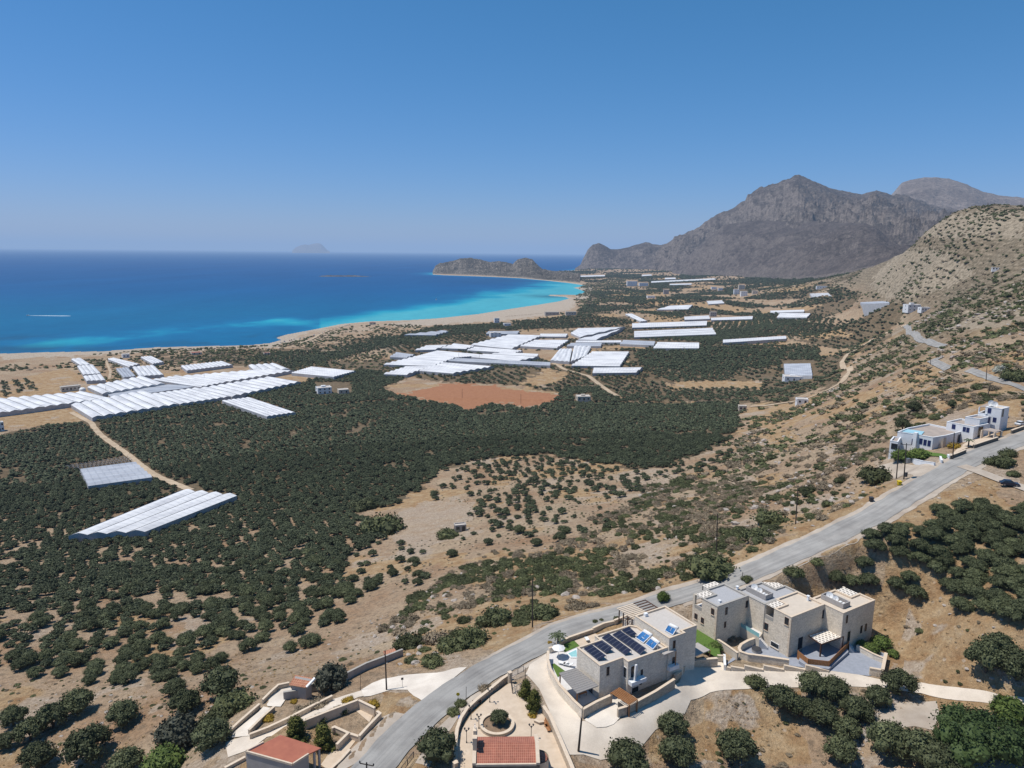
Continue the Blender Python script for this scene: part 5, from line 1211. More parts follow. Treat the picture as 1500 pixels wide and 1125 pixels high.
# garden walls of the solar villa
wallrun('garden_wall', zq([(803, 953), (802.5, 966), (806, 979), (820, 1003), (840, 1025), (853.5, 1037.5)], 82.1), 82.1, .4, 'stone_pale', 'tall pale garden wall along the driveway, left of the solar villa')
wallrun('garden_wall', zq([(853.9, 1038.2), (874, 1027), (896, 1017)], 82.1), 82.1, .4, 'stone_wall', 'short stone garden wall in front of the canopy, shadow on white concrete')
wallrun('garden_wall', zq([(905, 1038), (918, 1034), (935, 1025.5), (960, 1012), (988, 994)], 82.0), [82.0] * 5, .4, 'stone_wall', 'curved stone garden wall on the driveway in front of the solar villa')
wallrun('garden_wall', zq([(988.5, 993.5), (996, 985), (1006, 969), (1020, 966.5), (1034, 964.8), (1051, 963.5)], 80.9), [81.6, 81.2, 80.9, 80.9, 80.9, 80.9], .5, 'stone_wall', 'low bent stone wall with leafy planting behind it, between the two villas')
wallrun('garden_wall', zq([(815, 943), (833, 933), (868, 921)], 81.0), 81.0, .4, 'stone_wall', 'low sandstone wall behind the lawn and palm, along the road')
wallrun('garden_wall', zq([(868.5, 919.5), (884, 912.5), (900, 909)], 81.3), 81.3, .4, 'plaster_cream', 'cream rendered wall stretch with small green shrubs behind the solar villa')
wallrun('garden_wall', zq([(900, 908), (928, 897)], 81.6), 81.6, .4, 'stone_wall', 'sandstone roadside planter wall next to the pale pergola')
wallrun('garden_wall', zq([(804, 949), (815, 946), (826, 946)], 81.4), 81.4, .4, 'stone_pale', 'short pale wall beside the palm at the driveway entrance')
slab_('lawn', [(1016, 925), (1022, 921), (1052, 940), (1056, 962), (1046, 961), (1020, 944)], 80.35, 'lawn')
mb = MB(); l_ = zq([(1004, 949), (1022, 941), (1040, 952), (1016, 962)], 82.2); t = thing('porch_roof', tuple(np.mean(l_, 0)[:2]) + (80,), 'dark grey flat porch roof at the right end of the solar villa', 'roof'); slab(t, 'roof', l_, 82.2, .2, 'plaster_grey')
for p in l_[2:]: mb = MB(); mb.beam((p[0], p[1], 79.5), (p[0], p[1], 82.1), .2); mb.build('post', 'wood', t)

# ------------------------------------------------------------------ the pair of stone villas
def dish(p, r, lab, grp, face):
    t = thing('satellite_dish', p, lab, 'satellite dish', grp)
    f = Vector(face).normalized(); s = f.cross(Vector((0, 0, 1))).normalized(); q = s.cross(f)
    c_ = Vector(p) + Vector((0, 0, r + .25)); vs = [c_ - f * r * .28]; n = 18; fs = []
    for k, (rr, d) in enumerate(((.55, .2), (1, 0))):
        for i in range(n): a = 6.2832 * i / n; vs.append(c_ + (s * math.cos(a) + q * math.sin(a)) * r * rr - f * r * d)
    for i in range(n): j = (i + 1) % n; fs += [(0, 1 + i, 1 + j), (1 + i, 1 + n + i, 1 + n + j, 1 + j)]
    mb = MB(); mb.add(vs, fs); mb.build('reflector', 'white', t, True)
    mb = MB(); mb.beam(p, tuple(c_ - f * r * .28), .08); mb.beam(tuple(c_ - q * r * .8), tuple(c_ + f * r * .7), .04); mb.build('mount', 'metal', t)
def shade_roof(t, pts, z, name='shade_roof'):
    mb = MB(); P = [Vector((*p[:2], z)) for p in pts]; L_ = (P[1] - P[0]).length; W_ = (P[3] - P[0]).length
    mb.uv[0] = [(0, 0), (L_, 0), (L_, W_), (0, W_)]; mb.add(P, [(0, 1, 2, 3)]); mb.add([p - Vector((0, 0, .08)) for p in P], [(3, 2, 1, 0)])
    mb.build(name, 'shade', t)
def villa2(fr, x2, roof, cop, nm_, wins):
    t = thing('villa', fr.w(10, 2, 79), f'two-storey stone villa with {nm_}', 'house')
    zt, zm, zb = 88.0, 85.0, 78.0
    block(t, fr.pts([(0, 0), (x2, 0), (x2, 6.8), (3.7, 6.8), (3.7, 4.2), (0, 4.2)]), zm, zt, 'stone', roof, cop, th=.4)
    mb = MB(); mb.prism(fr.pts([(0, 0), (x2, 0), (x2, 6.8), (3.7, 6.8), (0, 6.8)]), zb, zm + .02, cap=True); mb.build('wall', 'stone', t)
    slab(t, 'balcony_floor', fr.pts([(.1, 4.25), (3.65, 4.25), (3.65, 6.7), (.1, 6.7)]), zm + .12, .08, 'white_paving')
    mb = MB(); mb.prism(fr.pts([(-.03, 4.22), (.22, 4.22), (.22, 6.2), (-.03, 6.2)]), zm, zm + .75); mb.build('balustrade', 'coping_grey', t)
    mb = MB(); mb.prism(fr.pts([(-.02, 6.25), (.5, 6.25), (.5, 6.82), (-.02, 6.82)]), zm, zt - .1); mb.build('pillar', 'stone', t)
    mb = MB(); mb.prism(fr.pts([(0, 6.55), (3.7, 6.55), (3.7, 6.85), (0, 6.85)]), zt - .4, zt - .05, bottom=True); mb.build('lintel', 'coping_grey', t)
    shade_roof(t, fr.pts([(.2, 4.3), (3.6, 4.3), (3.6, 6.5), (.2, 6.5)]), zt - .12)
    ex = x2 + 11
    block(t, fr.pts([(x2 - .05, -4.3), (ex, -4.3), (ex, -.7), (ex - 3.1, -.7), (ex - 3.1, 3.1), (x2 - .05, 3.1)]), zm, zt - .02, 'stone', roof, cop, th=.4)
    mb = MB(); mb.prism(fr.pts([(x2 - .05, -4.3), (ex, -4.3), (ex, 3.1), (x2 - .05, 3.1)]), zb, zm + .02); mb.build('wall', 'stone', t)
    mb = MB(); mb.prism(fr.pts([(ex - .5, 2.6), (ex, 2.6), (ex, 3.1), (ex - .5, 3.1)]), zm, zt - .1); mb.build('pillar', 'stone', t)
    shade_roof(t, fr.pts([(ex - 3, -.6), (ex - .1, -.6), (ex - .1, 2.9), (ex - 3, 2.9)]), zt - .15)
    shade_roof(t, fr.pts([(5.2, 6.9), (9.2, 6.9), (9.2, 9.2), (5.2, 9.2)]), zt - .5)
    for k in (5.3, 9.1): mb = MB(); mb.beam(fr.w(k, 9.1, zb), fr.w(k, 9.1, zt - .6), .25); mb.build('post', 'coping_grey', t)
    # screened roof box with dishes inside
    bx = [(x2 + 1.9, -2.9), (x2 + 4.3, -2.9), (x2 + 4.3, 2.3), (x2 + 1.9, 2.3)]; inn = [(x2 + 2.1, -2.7), (x2 + 4.1, -2.7), (x2 + 4.1, 2.1), (x2 + 2.1, 2.1)]
    mb = MB()
    for i in range(4):
        a, b_, c_, d_ = bx[i], bx[(i + 1) % 4], inn[(i + 1) % 4], inn[i]
        mb.prism(fr.pts([a, b_, c_, d_]), zt - .3, zt + .75)
    mb.build('roof_screen', 'plaster_grey', t)
    for k, (yy, rr) in enumerate(((1.1, .72), (-.3, .6))): dish(fr.w(x2 + 3.1, yy, zt - .3), rr, ('larger' if k == 0 else 'smaller') + ' white dish in the roof screen of the ' + nm_.split(' roof')[0].split(' ')[0] + '-roofed villa', 'white dishes on the stone villa roofs', (-.5, -.75, .45))
    for yy in (-1.4, -2.2): mb = MB(); mb.box((*fr.w(x2 + 3.1, yy), zt - .32), (.8, .5, .7), fr.a); tag(mb.build('air_conditioner', 'white'), f'white unit in the roof screen of the ' + nm_.split(' roof')[0] + '-roofed villa', 'air conditioner', 'units on the ' + nm_.split(' ')[0] + '-roofed villa')
    mb = MB(); mb.box((*fr.w(9.6, 3.2), zt - .4), (.4, .4, 1.1), fr.a); mb.box((*fr.w(9.6, 3.2), zt + .7), (.6, .6, .08), fr.a); mb.build('chimney', 'plaster', t)
    if 'grey' in nm_: mb = MB(); mb.box((*fr.w(2.4, 1.6), zt - .4), (.6, .6, .5), fr.a); mb.build('roof_vent', 'white', t)
    for (ax, c_, sg, u, v, w, h, kw) in wins: win_px(t, fr, ax, c_, sg, u, v, w, h, **kw)
    q = MB()   # corner quoins
    for k in range(14): q.prism(fr.pts([(-.04, -.04), (.5 if k % 2 else .3, -.04), (.5 if k % 2 else .3, .02), (.02, .02), (.02, .3 if k % 2 else .5), (-.04, .3 if k % 2 else .5)]), zb + .8 + .62 * k, zb + 1.32 + .62 * k)
    q.build('quoin', 'coping', t)
    return t
villa2(FV2L, 9.5, 'roof_grey', 'coping_grey', 'grey gravel roof, next to the deep blue pool', [('x', 0, -1, 1044, 896, .7, 1.2, {}), ('x', 0, -1, 1019.5, 903, .7, 1.1, {}), ('x', 0, -1, 1029, 909, .7, 1.1, {}), ('y', 0, -1, 1064, 895, .5, 1.5, {'sill': False}), ('y', 0, -1, 1094, 885, .6, 1.4, {'sill': False}), ('y', 0, -1, 1062, 915, .45, 1.2, {'sill': False})])
v2 = villa2(FV2, 10.8, 'roof_beige', 'coping', 'beige flat roof and a brown fenced patio', [('x', 0, -1, 1152.5, 910, .8, 1.4, {}), ('x', 0, -1, 1122.5, 918, .8, 1.4, {}), ('x', 0, -1, 1135, 945, 1.9, 1.0, dict(fm='white')), ('y', 0, -1, 1206, 899.5, .55, 1.7, {'sill': False}), ('y', 0, -1, 1172, 942, 1.2, 2.4, dict(fm='metal_dark', name='door')),
   ('y', -4.3, -1, 1240.5, 907, .4, 1.6, {'sill': False}), ('y', -4.3, -1, 1261.5, 922, .5, 1.5, {'sill': False}), ('y', -4.3, -1, 1268, 919, .5, 1.5, {'sill': False}), ('y', -4.3, -1, 1243, 932, 1.0, 2.3, dict(fm='coping', name='door'))])
# front pergola with striped shade
zp_ = 82.6; pq = zq([(1203, 943), (1235, 931.5), (1215, 921.5), (1185, 931)], zp_)
t = thing('pergola', tuple(np.mean(pq, 0)[:2]) + (79.4,), 'dark wooden pergola with white woven shade on the fenced patio', 'pergola')
shade_roof(t, pq, zp_)
for p in (pq[0], pq[1]): mb = MB(); mb.beam((p[0], p[1], 79.0), (p[0], p[1], zp_ - .1), .26); mb.build('post', 'wood_dark', t)
for a, b_ in ((pq[0], pq[1]), (pq[3], pq[2]), (pq[0], pq[3]), (pq[1], pq[2])): mb = MB(); mb.beam((a[0], a[1], zp_ - .12), (b_[0], b_[1], zp_ - .12), .18, .22); mb.build('beam', 'wood_dark', t)
# terraces and fences of the beige villa
slab_('terrace', [(1062, 975), (1088, 960), (1110, 966), (1156, 975), (1214, 982), (1272, 990), (1294, 986), (1298, 958), (1262, 944), (1235, 925), (1165, 930), (1150, 950), (1110, 935), (1085, 950)], 79.12, 'grey_slab')
mb = MB(); up_ = zq([(1170, 968), (1184, 977), (1214, 980), (1243, 955), (1236, 935), (1180, 935)], 79.7); t = thing('patio_deck', tuple(np.mean(up_, 0)[:2]) + (79,), 'raised pale grey patio deck inside the brown fence', 'deck'); mb.prism([p[:2] for p in up_], 78.8, 79.75); mb.build('deck', 'grey_slab', t)
def fence(pts, zb, zt_, mat, lab):
    t = thing('wooden_fence', (*pts[0][:2], zb), lab, 'fence')
    for i in range(len(pts) - 1):
        a, b_ = Vector(pts[i][:2]), Vector(pts[i + 1][:2]); n = max(2, int((b_ - a).length / .32)); mb = MB()
        for k in range(n):
            p = a.lerp(b_, k / n); q = a.lerp(b_, (k + .93) / n); d = (b_ - a).normalized(); s = Vector((-d.y, d.x)) * (.03 if k % 2 else .045)
            mb.prism([p - s, q - s, q + s, p + s], zb, zt_)
        mb.build('board_panel', mat, t)
    for p in pts: mb = MB(); mb.beam((p[0], p[1], zb), (p[0], p[1], zt_ + .08), .14); mb.build('post', mat, t)
fence(zq([(1169, 953), (1184, 965), (1214.5, 968.5), (1243.5, 940), (1237, 937)], 80.9), 78.6, 80.9, 'wood', 'brown board fence around the patio of the beige-roofed villa')
# stepped wall along the driveway: five sloping pieces
st = [((1060.5, 975), (1070, 978), 80.0, 79.7), ((1070.5, 975.5), (1090, 979), 80.05, 79.6), ((1090.5, 974), (1118, 980.5), 80.2, 79.5), ((1118.5, 974), (1148, 980.3), 80.2, 79.5), ((1148.5, 973.8), (1179.5, 980.5), 80.25, 79.5), ((1180, 973.5), (1214.5, 981.8), 80.3, 79.4)]
names_ = ['first', 'second', 'third', 'fourth', 'fifth', 'sixth']
for i, (a, b_, za, zb_) in enumerate(st): wallrun('retaining_wall', [tuple(gz(*a, za)), tuple(gz(*b_, zb_))], [za, zb_], .4, 'stone', f'{names_[i]} piece from the left of the stepped stone wall along the driveway', bot=77.0, group='stepped wall pieces along the driveway')
wallrun('retaining_wall', zq([(1107, 933.5), (1095, 938), (1085.5, 943.5), (1082.5, 949), (1085, 954), (1096, 957.5), (1120, 960.5), (1156, 966)], 80.6), 80.6, .45, 'stone', 'rounded stone retaining wall round the lower patio of the beige-roofed villa', bot=77.5)
wallrun('garden_wall', zq([(1298, 956), (1293, 980)], 80.6), 80.6, .5, 'coping', 'pale sandstone side wall on the right of the paved parking', cop='coping', bot=77.4)
wallrun('garden_wall', zq([(1274, 977.5), (1293, 981)], 80.6), 80.6, .45, 'stone', 'short stone wall at the parking entrance beside the driveway', bot=77.0)
wallrun('garden_wall', zq([(1255.5, 944.5), (1279, 957), (1296, 964)], 80.3), 80.3, .35, 'stone_pale', 'pale stone wall with a small brown door behind the parking', bot=77.4)
wallrun('garden_wall', zq([(1050, 935), (1061, 942), (1081, 956)], 80.7), 80.7, .4, 'plaster_cream', 'cream garden wall running down between the lawn and the planted bed', bot=78)
wallrun('garden_wall', zq([(1051, 959.5), (1061, 960)], 80.4), 80.4, .35, 'stone', 'tiny stone wall beside the white gatepost', bot=77.5)
wallrun('garden_wall', zq([(1061, 958), (1062, 974)], 80.3), 80.3, .35, 'white', 'white rendered gatepost wall at the start of the stepped wall', bot=77.5, cop='white')
s_ = thing('garden_stairs', tuple(gz(1117, 945, 79.2)), 'flight of pale steps down the left side of the beige-roofed villa', 'stairs')
a, b_ = Vector(gz(1112, 934, 81.2)), Vector(gz(1124, 948, 79.3)); d = (b_ - a); d.z = 0; n_ = Vector((-d.y, d.x, 0)).normalized()
for k in range(7):
    p = a.lerp(b_, k / 7); q = a.lerp(b_, (k + 1) / 7); mb = MB(); mb.prism([(p + n_ * .7)[:2], (p - n_ * .7)[:2], (q - n_ * .7)[:2], (q + n_ * .7)[:2]], 78.5, p.z); mb.build('step', 'white_paving', s_)
lt = zq([(1085, 918), (1112, 934), (1118, 926), (1112, 915), (1095, 906)], 81.3); t = thing('side_terrace', tuple(np.mean(lt, 0)[:2]) + (79,), 'raised terrace with glass railing between the two stone villas', 'terrace'); slab(t, 'floor', lt, 81.3, 2.4, 'plaster_cream')
mb = MB(); mb.prism(inset([p[:2] for p in lt], .25), 81.25, 81.34); mb.build('paving', 'white_paving', t)
mb = MB(); a, b_ = lt[0], lt[1]; mb.add([(a[0], a[1], 81.3), (b_[0], b_[1], 81.3), (b_[0], b_[1], 82.2), (a[0], a[1], 82.2)], [(0, 1, 2, 3)]); mb.build('glass_railing', 'pool_pale', t)
for k, (u, v) in enumerate(((1251, 944.5), (1252.5, 947), (1254, 949.5))):
    p = gz(u - 3, v + 1, 79.5); q = gz(u - 8, v + 4 - k, 79.5)
t = thing('garden_stairs', tuple(gz(1249, 950, 79.2)), 'short flight of grey steps between brown fence and parking', 'stairs')
a, b_ = Vector(gz(1244, 944, 80.3)), Vector(gz(1251, 953, 79.15)); d = b_ - a; d.z = 0; n_ = Vector((-d.y, d.x, 0)).normalized()
for k in range(5): p = a.lerp(b_, k / 5); q = a.lerp(b_, (k + 1) / 5); mb = MB(); mb.prism([(p + n_ * .9)[:2], (p - n_ * .9)[:2], (q - n_ * .9)[:2], (q + n_ * .9)[:2]], 78.7, p.z); mb.build('step', 'white_paving', t)
# deep blue pool behind
pz = 80.6; pq = zq([(997, 884), (1008, 882.5), (1014, 888), (1013, 899), (1006, 893)], pz);
t = thing('swimming_pool', tuple(np.mean(pq, 0)), 'deep blue pool between the road and the grey-roofed villa', 'pool')
mb = MB(); mb.prism([p[:2] for p in inset(pq, -.6)], pz - 1, pz + .03); mb.build('rim', 'white', t)
mb = MB(); mb.prism([p[:2] for p in pq], pz - .5, pz + .06); mb.build('water', 'pool', t)
slab_('terrace', [(978, 882), (1000, 884), (1012, 898), (1010, 905), (990, 896), (978, 888)], pz + .02, 'white_paving')
mb = MB(); mb.beam(tuple(gz(997.5, 884, pz + .1)), tuple(gz(1012, 899, pz + .1)), .3, 1.1); t = mb.build('pool_screen', 'blue'); tag(t, 'blue panel screen along the pool edge by the grey-roofed villa', 'screen')
for (u, v), lab in (((975, 890), 'dark lounger left of the deep blue pool'),): lounger(tuple(gz(u, v, 80.9)), 1.2, 'white sun lounger on the terrace beside the deep blue pool')
# round table with dark cover on the lower patio
p = gz(1108, 953.5, 79.2); t = thing('hot_tub', tuple(p), 'round dark hot tub cover on the lower patio behind the rounded wall', 'hot tub')
mb = MB(); mb.lathe(tuple(p), [(.95, 0), (.95, .5)], 20); mb.build('tub_wall', 'plaster_grey', t); mb = MB(); mb.lathe((p[0], p[1], p[2] + .5), [(1.0, 0), (.9, .12), (.01, .2)], 20); mb.build('lid', 'metal_dark', t)
# ------------------------------------------------------------------ chapel and its plaza
fr = Frame((-5.35, 94.28), 1.5); ze = 84.5; zr = 85.65; PZ = 80.5
t = thing('chapel', fr.w(5, 3, PZ), 'small chapel with red tiled gable roof and bell gable on the paved plaza', 'church')
mb = MB(); mb.prism(fr.pts([(0, 0), (10.1, 0), (10.1, 6.1), (0, 6.1)]), PZ - 1, ze - .05, cap=False)
for x in (0, 10.1): mb.add([fr.w(x, 0, ze - .05), fr.w(x, 6.1, ze - .05), fr.w(x, 3.05, zr)], [(0, 1, 2)])
mb.build('wall', 'stone_dark', t)
mb = MB(); L_ = 9.1; S_ = math.hypot(3, zr - ze)
mb.uv[0] = [(0, 0), (L_, 0), (L_, S_), (0, S_)]; mb.uv[1] = [(0, S_), (L_, S_), (L_, 0), (0, 0)]
mb.add([fr.w(.5, .05, ze), fr.w(9.6, .05, ze), fr.w(9.6, 3.05, zr), fr.w(.5, 3.05, zr), fr.w(.5, 6.05, ze), fr.w(9.6, 6.05, ze)], [(0, 1, 2, 3), (3, 2, 5, 4)])
mb.build('roof', 'tile', t)
for x0 in (0, 9.6):
    mb = MB()
    for y0, y1, za, zb in ((-.15, 3.05, ze, zr), (3.05, 6.25, zr, ze)):
        vs = [fr.w(x, y, z + o) for o in (-.15, .22) for x, y, z in ((x0 - .03, y0, za), (x0 + .53, y0, za), (x0 + .53, y1, zb), (x0 - .03, y1, zb))]
        mb.add(vs, [(4, 5, 6, 7), (0, 1, 5, 4), (1, 2, 6, 5), (2, 3, 7, 6), (3, 0, 4, 7)])
    mb.build('gable_coping', 'coping', t)
mb = MB(); mb.prism(fr.pts([(.5, -.22), (9.6, -.22), (9.6, .06), (.5, .06)]), ze - .3, ze + .04, bottom=True); mb.build('eaves_coping', 'coping', t)
bg_ = MB()
for y in (1.75, 2.85, 3.95): bg_.prism(fr.pts([(.0, y), (.6, y), (.6, y + .4), (.0, y + .4)]), ze + .3, zr + 1.55)
bg_.prism(fr.pts([(-.05, 1.65), (.65, 1.65), (.65, 4.45), (-.05, 4.45)]), zr + 1.55, zr + 1.85, bottom=True)
bg_.prism(fr.pts([(.05, 2.5), (.55, 2.5), (.55, 3.6), (.05, 3.6)]), zr + 1.85, zr + 2.5); o = bg_.build('bell_gable', 'coping', t)
for y in (2.5, 3.6): mb = MB(); mb.lathe(fr.w(.3, y, zr + .7), [(.26, 0), (.2, .15), (.14, .4), (.02, .5)], 10); mb.build('bell', 'metal_dark', o, True)
mb = MB(); mb.beam(fr.w(.3, 3.05, zr + 2.5), fr.w(.3, 3.05, zr + 3.4), .09); mb.beam(fr.w(.3, 2.75, zr + 3.05), fr.w(.3, 3.35, zr + 3.05), .09); mb.build('cross', 'white', o)
mb = MB(); mb.lathe(fr.w(10.1, 3.0, PZ - .5), [(1.6, 0), (1.6, 3.3)], 20, a0=-1.57 + fr.a, a1=1.57 + fr.a); mb.build('apse', 'coping', t, True)
mb = MB(); mb.lathe(fr.w(10.1, 3.0, PZ + 2.7), [(1.42, 0), (.02, .75)], 20, a0=-1.57 + fr.a, a1=1.57 + fr.a); mb.build('apse_roof', 'tile', t)
window(t, fr, 'y', 0, -1, 3, 82.6, .6, 1.2); window(t, fr, 'y', 0, -1, 7, 82.6, .6, 1.2); window(t, fr, 'x', 0, -1, 3.05, 81.7, 1.2, 2.2, fm='wood', name='door')
# round planter
t = thing('planter', fr.w(3.75, 13.9, PZ), 'big round stone planter in the middle of the chapel plaza', 'planter')
mb = MB(); mb.lathe(fr.w(3.75, 13.9, PZ - .2), [(2.95, 0), (2.95, .85)], 40); mb.lathe(fr.w(3.75, 13.9, PZ + .1), [(2.45, .55), (2.45, 0)], 40); mb.build('ring_wall', 'stone_wall', t)
mb = MB(); mb.lathe(fr.w(3.75, 13.9, PZ + .65), [(2.42, 0), (2.42, .1), (3.0, .1), (3.0, 0)][::-1], 40); mb.build('coping', 'coping', t)
mb = MB(); mb.lathe(fr.w(3.75, 13.9, PZ + .45), [(2.45, 0), (.01, .12)], 30); mb.build('earth', 'soil', t)
def lamp(p, lab):
    t = thing('plaza_lamp', p, lab, 'lamp post', 'lamp posts of the chapel plaza'); x, y, z = p
    mb = MB(); mb.tube([(x, y, z), (x, y, z + .35), (x, y, z + .4), (x, y, z + 2.5)], [.13, .1, .055, .05], 8); mb.build('post', 'metal_dark', t)
    for k in range(3):
        a = k * 2.094 + .5; q = (x + .38 * math.cos(a), y + .38 * math.sin(a))
        mb = MB(); mb.beam((x, y, z + 2.35), (*q, z + 2.4), .05); b_ = mb.build('arm', 'metal_dark', t)
        mb = MB(); mb.lathe((*q, z + 2.35), [(.05, 0), (.15, .22), (.17, .32), (.02, .45)], 8); mb.build('lantern', 'metal_dark', b_)
for (u, v), lab in (((683.5, 1089), 'dark three-headed lamp post beside the chapel gable, nearest the camera'), ((690, 1054.5), 'dark lamp post between the curved wall and the round planter'), ((717.5, 1029.5), 'dark lamp post nearest the plaza gate'), ((778, 1083), 'dark lamp post behind the right end of the chapel roof'), ((701.5, 1068), 'dark lamp post half hidden by the bell gable')):
    lamp(tuple(gz(u, v, PZ)), lab)
def bench(p, rot, lab, mt='wood'):
    t = thing('bench', p, lab, 'bench', 'benches on the chapel plaza'); c_, s_ = math.cos(rot), math.sin(rot); W = lambda x, y: (p[0] + x * c_ - y * s_, p[1] + x * s_ + y * c_)
    mb = MB(); mb.prism([W(-.9, -.22), W(.9, -.22), W(.9, .22), W(-.9, .22)], p[2] + .4, p[2] + .47, bottom=True); mb.build('seat', mt, t)
    mb = MB(); mb.prism([W(-.9, .22), W(.9, .22), W(.9, .29), W(-.9, .29)], p[2] + .5, p[2] + .95, bottom=True); mb.build('backrest', mt, t)
    for x in (-.7, .7): mb = MB(); mb.prism([W(x - .05, -.2), W(x + .05, -.2), W(x + .05, .25), W(x - .05, .25)], p[2], p[2] + .42); mb.build('leg', 'metal_dark', t)
bench(tuple(gz(799, 1063, PZ)), -1.25, 'brown bench against the tall right wall of the plaza, farther one'); bench(tuple(gz(801.5, 1069, PZ)), -1.25, 'brown bench against the tall right wall of the plaza, nearer one')
bench(tuple(gz(684, 1045.5, PZ)), .9, 'dark bench under the curved plaza wall, near the lamp', 'wood_dark'); bench(tuple(gz(699, 1031.5, PZ)), .65, 'dark bench under the curved plaza wall, nearest the gate', 'wood_dark')
def bin_(p, mt, lab, s=1.0, lid=True):
    t = thing('rubbish_bin', p, lab, 'bin'); mb = MB(); x, y, z = p
    mb.add([(x + a * .42 * s * f, y + b_ * .38 * s * f, z + h) for f, h in ((.8, .12 * s), (1, 1.0 * s)) for a, b_ in ((-1, -1), (1, -1), (1, 1), (-1, 1))], [(3, 2, 1, 0), (0, 1, 5, 4), (1, 2, 6, 5), (2, 3, 7, 6), (3, 0, 4, 7)]); mb.build('body', mt, t)
    mb = MB(); mb.prism([(x - .46 * s, y - .42 * s), (x + .46 * s, y - .42 * s), (x + .46 * s, y + .42 * s), (x - .46 * s, y + .42 * s)], z + 1.0 * s, [z + 1.08 * s, z + 1.08 * s, z + 1.18 * s, z + 1.18 * s], bottom=True); mb.build('lid', mt, t)
    for sx_ in (-.35, .35): mb = MB(); mb.tube([(x + sx_ * s - .04, y + .3 * s, z + .1 * s), (x + sx_ * s + .04, y + .3 * s, z + .1 * s)], .1 * s, 10); mb.build('wheel', 'metal_dark', t)
bin_(tuple(gz(674.5, 1057, PZ)), 'blue', 'bright blue bin by the curved plaza wall', .8)
wallrun('plaza_wall', zq([(748, 985), (735, 994), (716, 1010), (698, 1024), (684, 1037), (675, 1051), (669.5, 1067), (667.5, 1085), (668, 1105), (668, 1135)], 81.5), 81.5, .45, 'stone_wall', 'long curved stone wall between the road and the chapel plaza')
wallrun('plaza_wall', zq([(795.5, 1031), (806, 1047), (820, 1080), (837, 1120), (850, 1155)], 82.2), [82.0, 82.1, 82.2, 82.2, 82.2], .5, 'stone_wall', 'tall straight stone wall between the plaza and the villa driveway')
wallrun('plaza_wall', zq([(783, 1054), (790, 1057), (797, 1056)], 81.1), 81.1, .35, 'stone_wall', 'short low wall edging the shrub bed on the plaza')
for (u, v), zt_, lab in (((747, 985), 82.6, 'square stone gate pillar of the plaza, beside the railing'), ((699 - 32, 1117), 82.2, 'square stone pillar at the near end of the curved plaza wall')):
    p = gz(u, v, zt_); t = thing('gate_pillar', (p[0], p[1], PZ), lab, 'pillar'); mb = MB(); mb.box((p[0], p[1], PZ - .8), (.6, .6, zt_ - PZ + .8), .6); mb.build('shaft', 'stone_wall', t); mb = MB(); mb.box((p[0], p[1], zt_), (.75, .75, .12), .6); mb.build('cap', 'coping', t)
def railing(name, a, b_, h, lab, cat, bars=10, mt='metal', grp=None):
    a = Vector(a); b_ = Vector(b_); t = thing(name, tuple(a), lab, cat, grp); mb = MB(); up = Vector((0, 0, h))
    mb.beam(tuple(a + up), tuple(b_ + up), .07); mb.beam(tuple(a + up * .12), tuple(b_ + up * .12), .06); mb.build('rail', mt, t)
    for k in range(3): mb = MB(); p = a.lerp(b_, k / 2); mb.beam(tuple(p), tuple(p + up), .09); mb.build('post', mt, t)
    mb = MB()
    for k in range(bars): p = a.lerp(b_, (k + .5) / bars); mb.beam(tuple(p + up * .12), tuple(p + up), .03)
    mb.build('bar_panel', mt, t)
railing('railing', gz(750, 991, 81.0), gz(767, 984.5, 81.0), 1.3, 'grey metal railing between the stone pillar and the driveway', 'railing'); railing('metal_gate', gz(751, 1017, PZ), gz(763, 1010, PZ), 1.3, 'open grey metal gate leaf standing on the plaza', 'gate')
railing('metal_gate', gz(749, 1004, PZ), gz(750.5, 1016, PZ), 1.5, 'dark gate leaf at the foot of the stone pillar', 'gate', 6, 'metal_dark')
railing('railing', gz(588, 1133, 80), gz(606, 1110, 80), 1.1, 'dark metal railing along the road at the bottom edge', 'railing', 12, 'metal_dark')

# ------------------------------------------------------------------ house and walled garden at the lower left
zr_ = 82.0; R_ = lambda l: [p[:2] for p in zq(l, zr_)]
t = thing('house', (*R_([(405, 1100)])[0], 78), 'low house with flat orange-red roof at the bottom edge, left of the road', 'house')
A_, C_, B1, X_, T_ = R_([(360, 1102), (428.5, 1121), (452, 1106), (446, 1089), (411, 1076)])
mb = MB(); mb.prism([A_, C_, B1, X_, T_], 76.5, zr_ - .02); mb.build('wall', 'plaster_grey', t)
FRp = R_([(473, 1096)])[0]
slab(t, 'roof', [(*p, 0) for p in inset([A_, C_, B1, FRp, T_], .12)], zr_ + .06, .16, 'red_roof')
mb = MB()
for a, b_ in ((A_, C_), (C_, B1), (A_, ((A_[0] + T_[0]) / 2, (A_[1] + T_[1]) / 2))): mb.beam((*a, zr_ + .15), (*b_, zr_ + .15), .25, .34)
mb.build('parapet', 'coping', t)
for u, v in ((467, 1095.5), (460, 1100)): p = R_([(u, v)])[0]; mb = MB(); mb.box((*p, 77.5), (.3, .3, 4.3), .9); mb.build('column', 'plaster_grey', t)
e = Frame(C_, math.degrees(math.atan2(B1[1] - C_[1], B1[0] - C_[0]))); window(t, e, 'y', 0, -1, 1.2, 79.6, .8, 1.1)
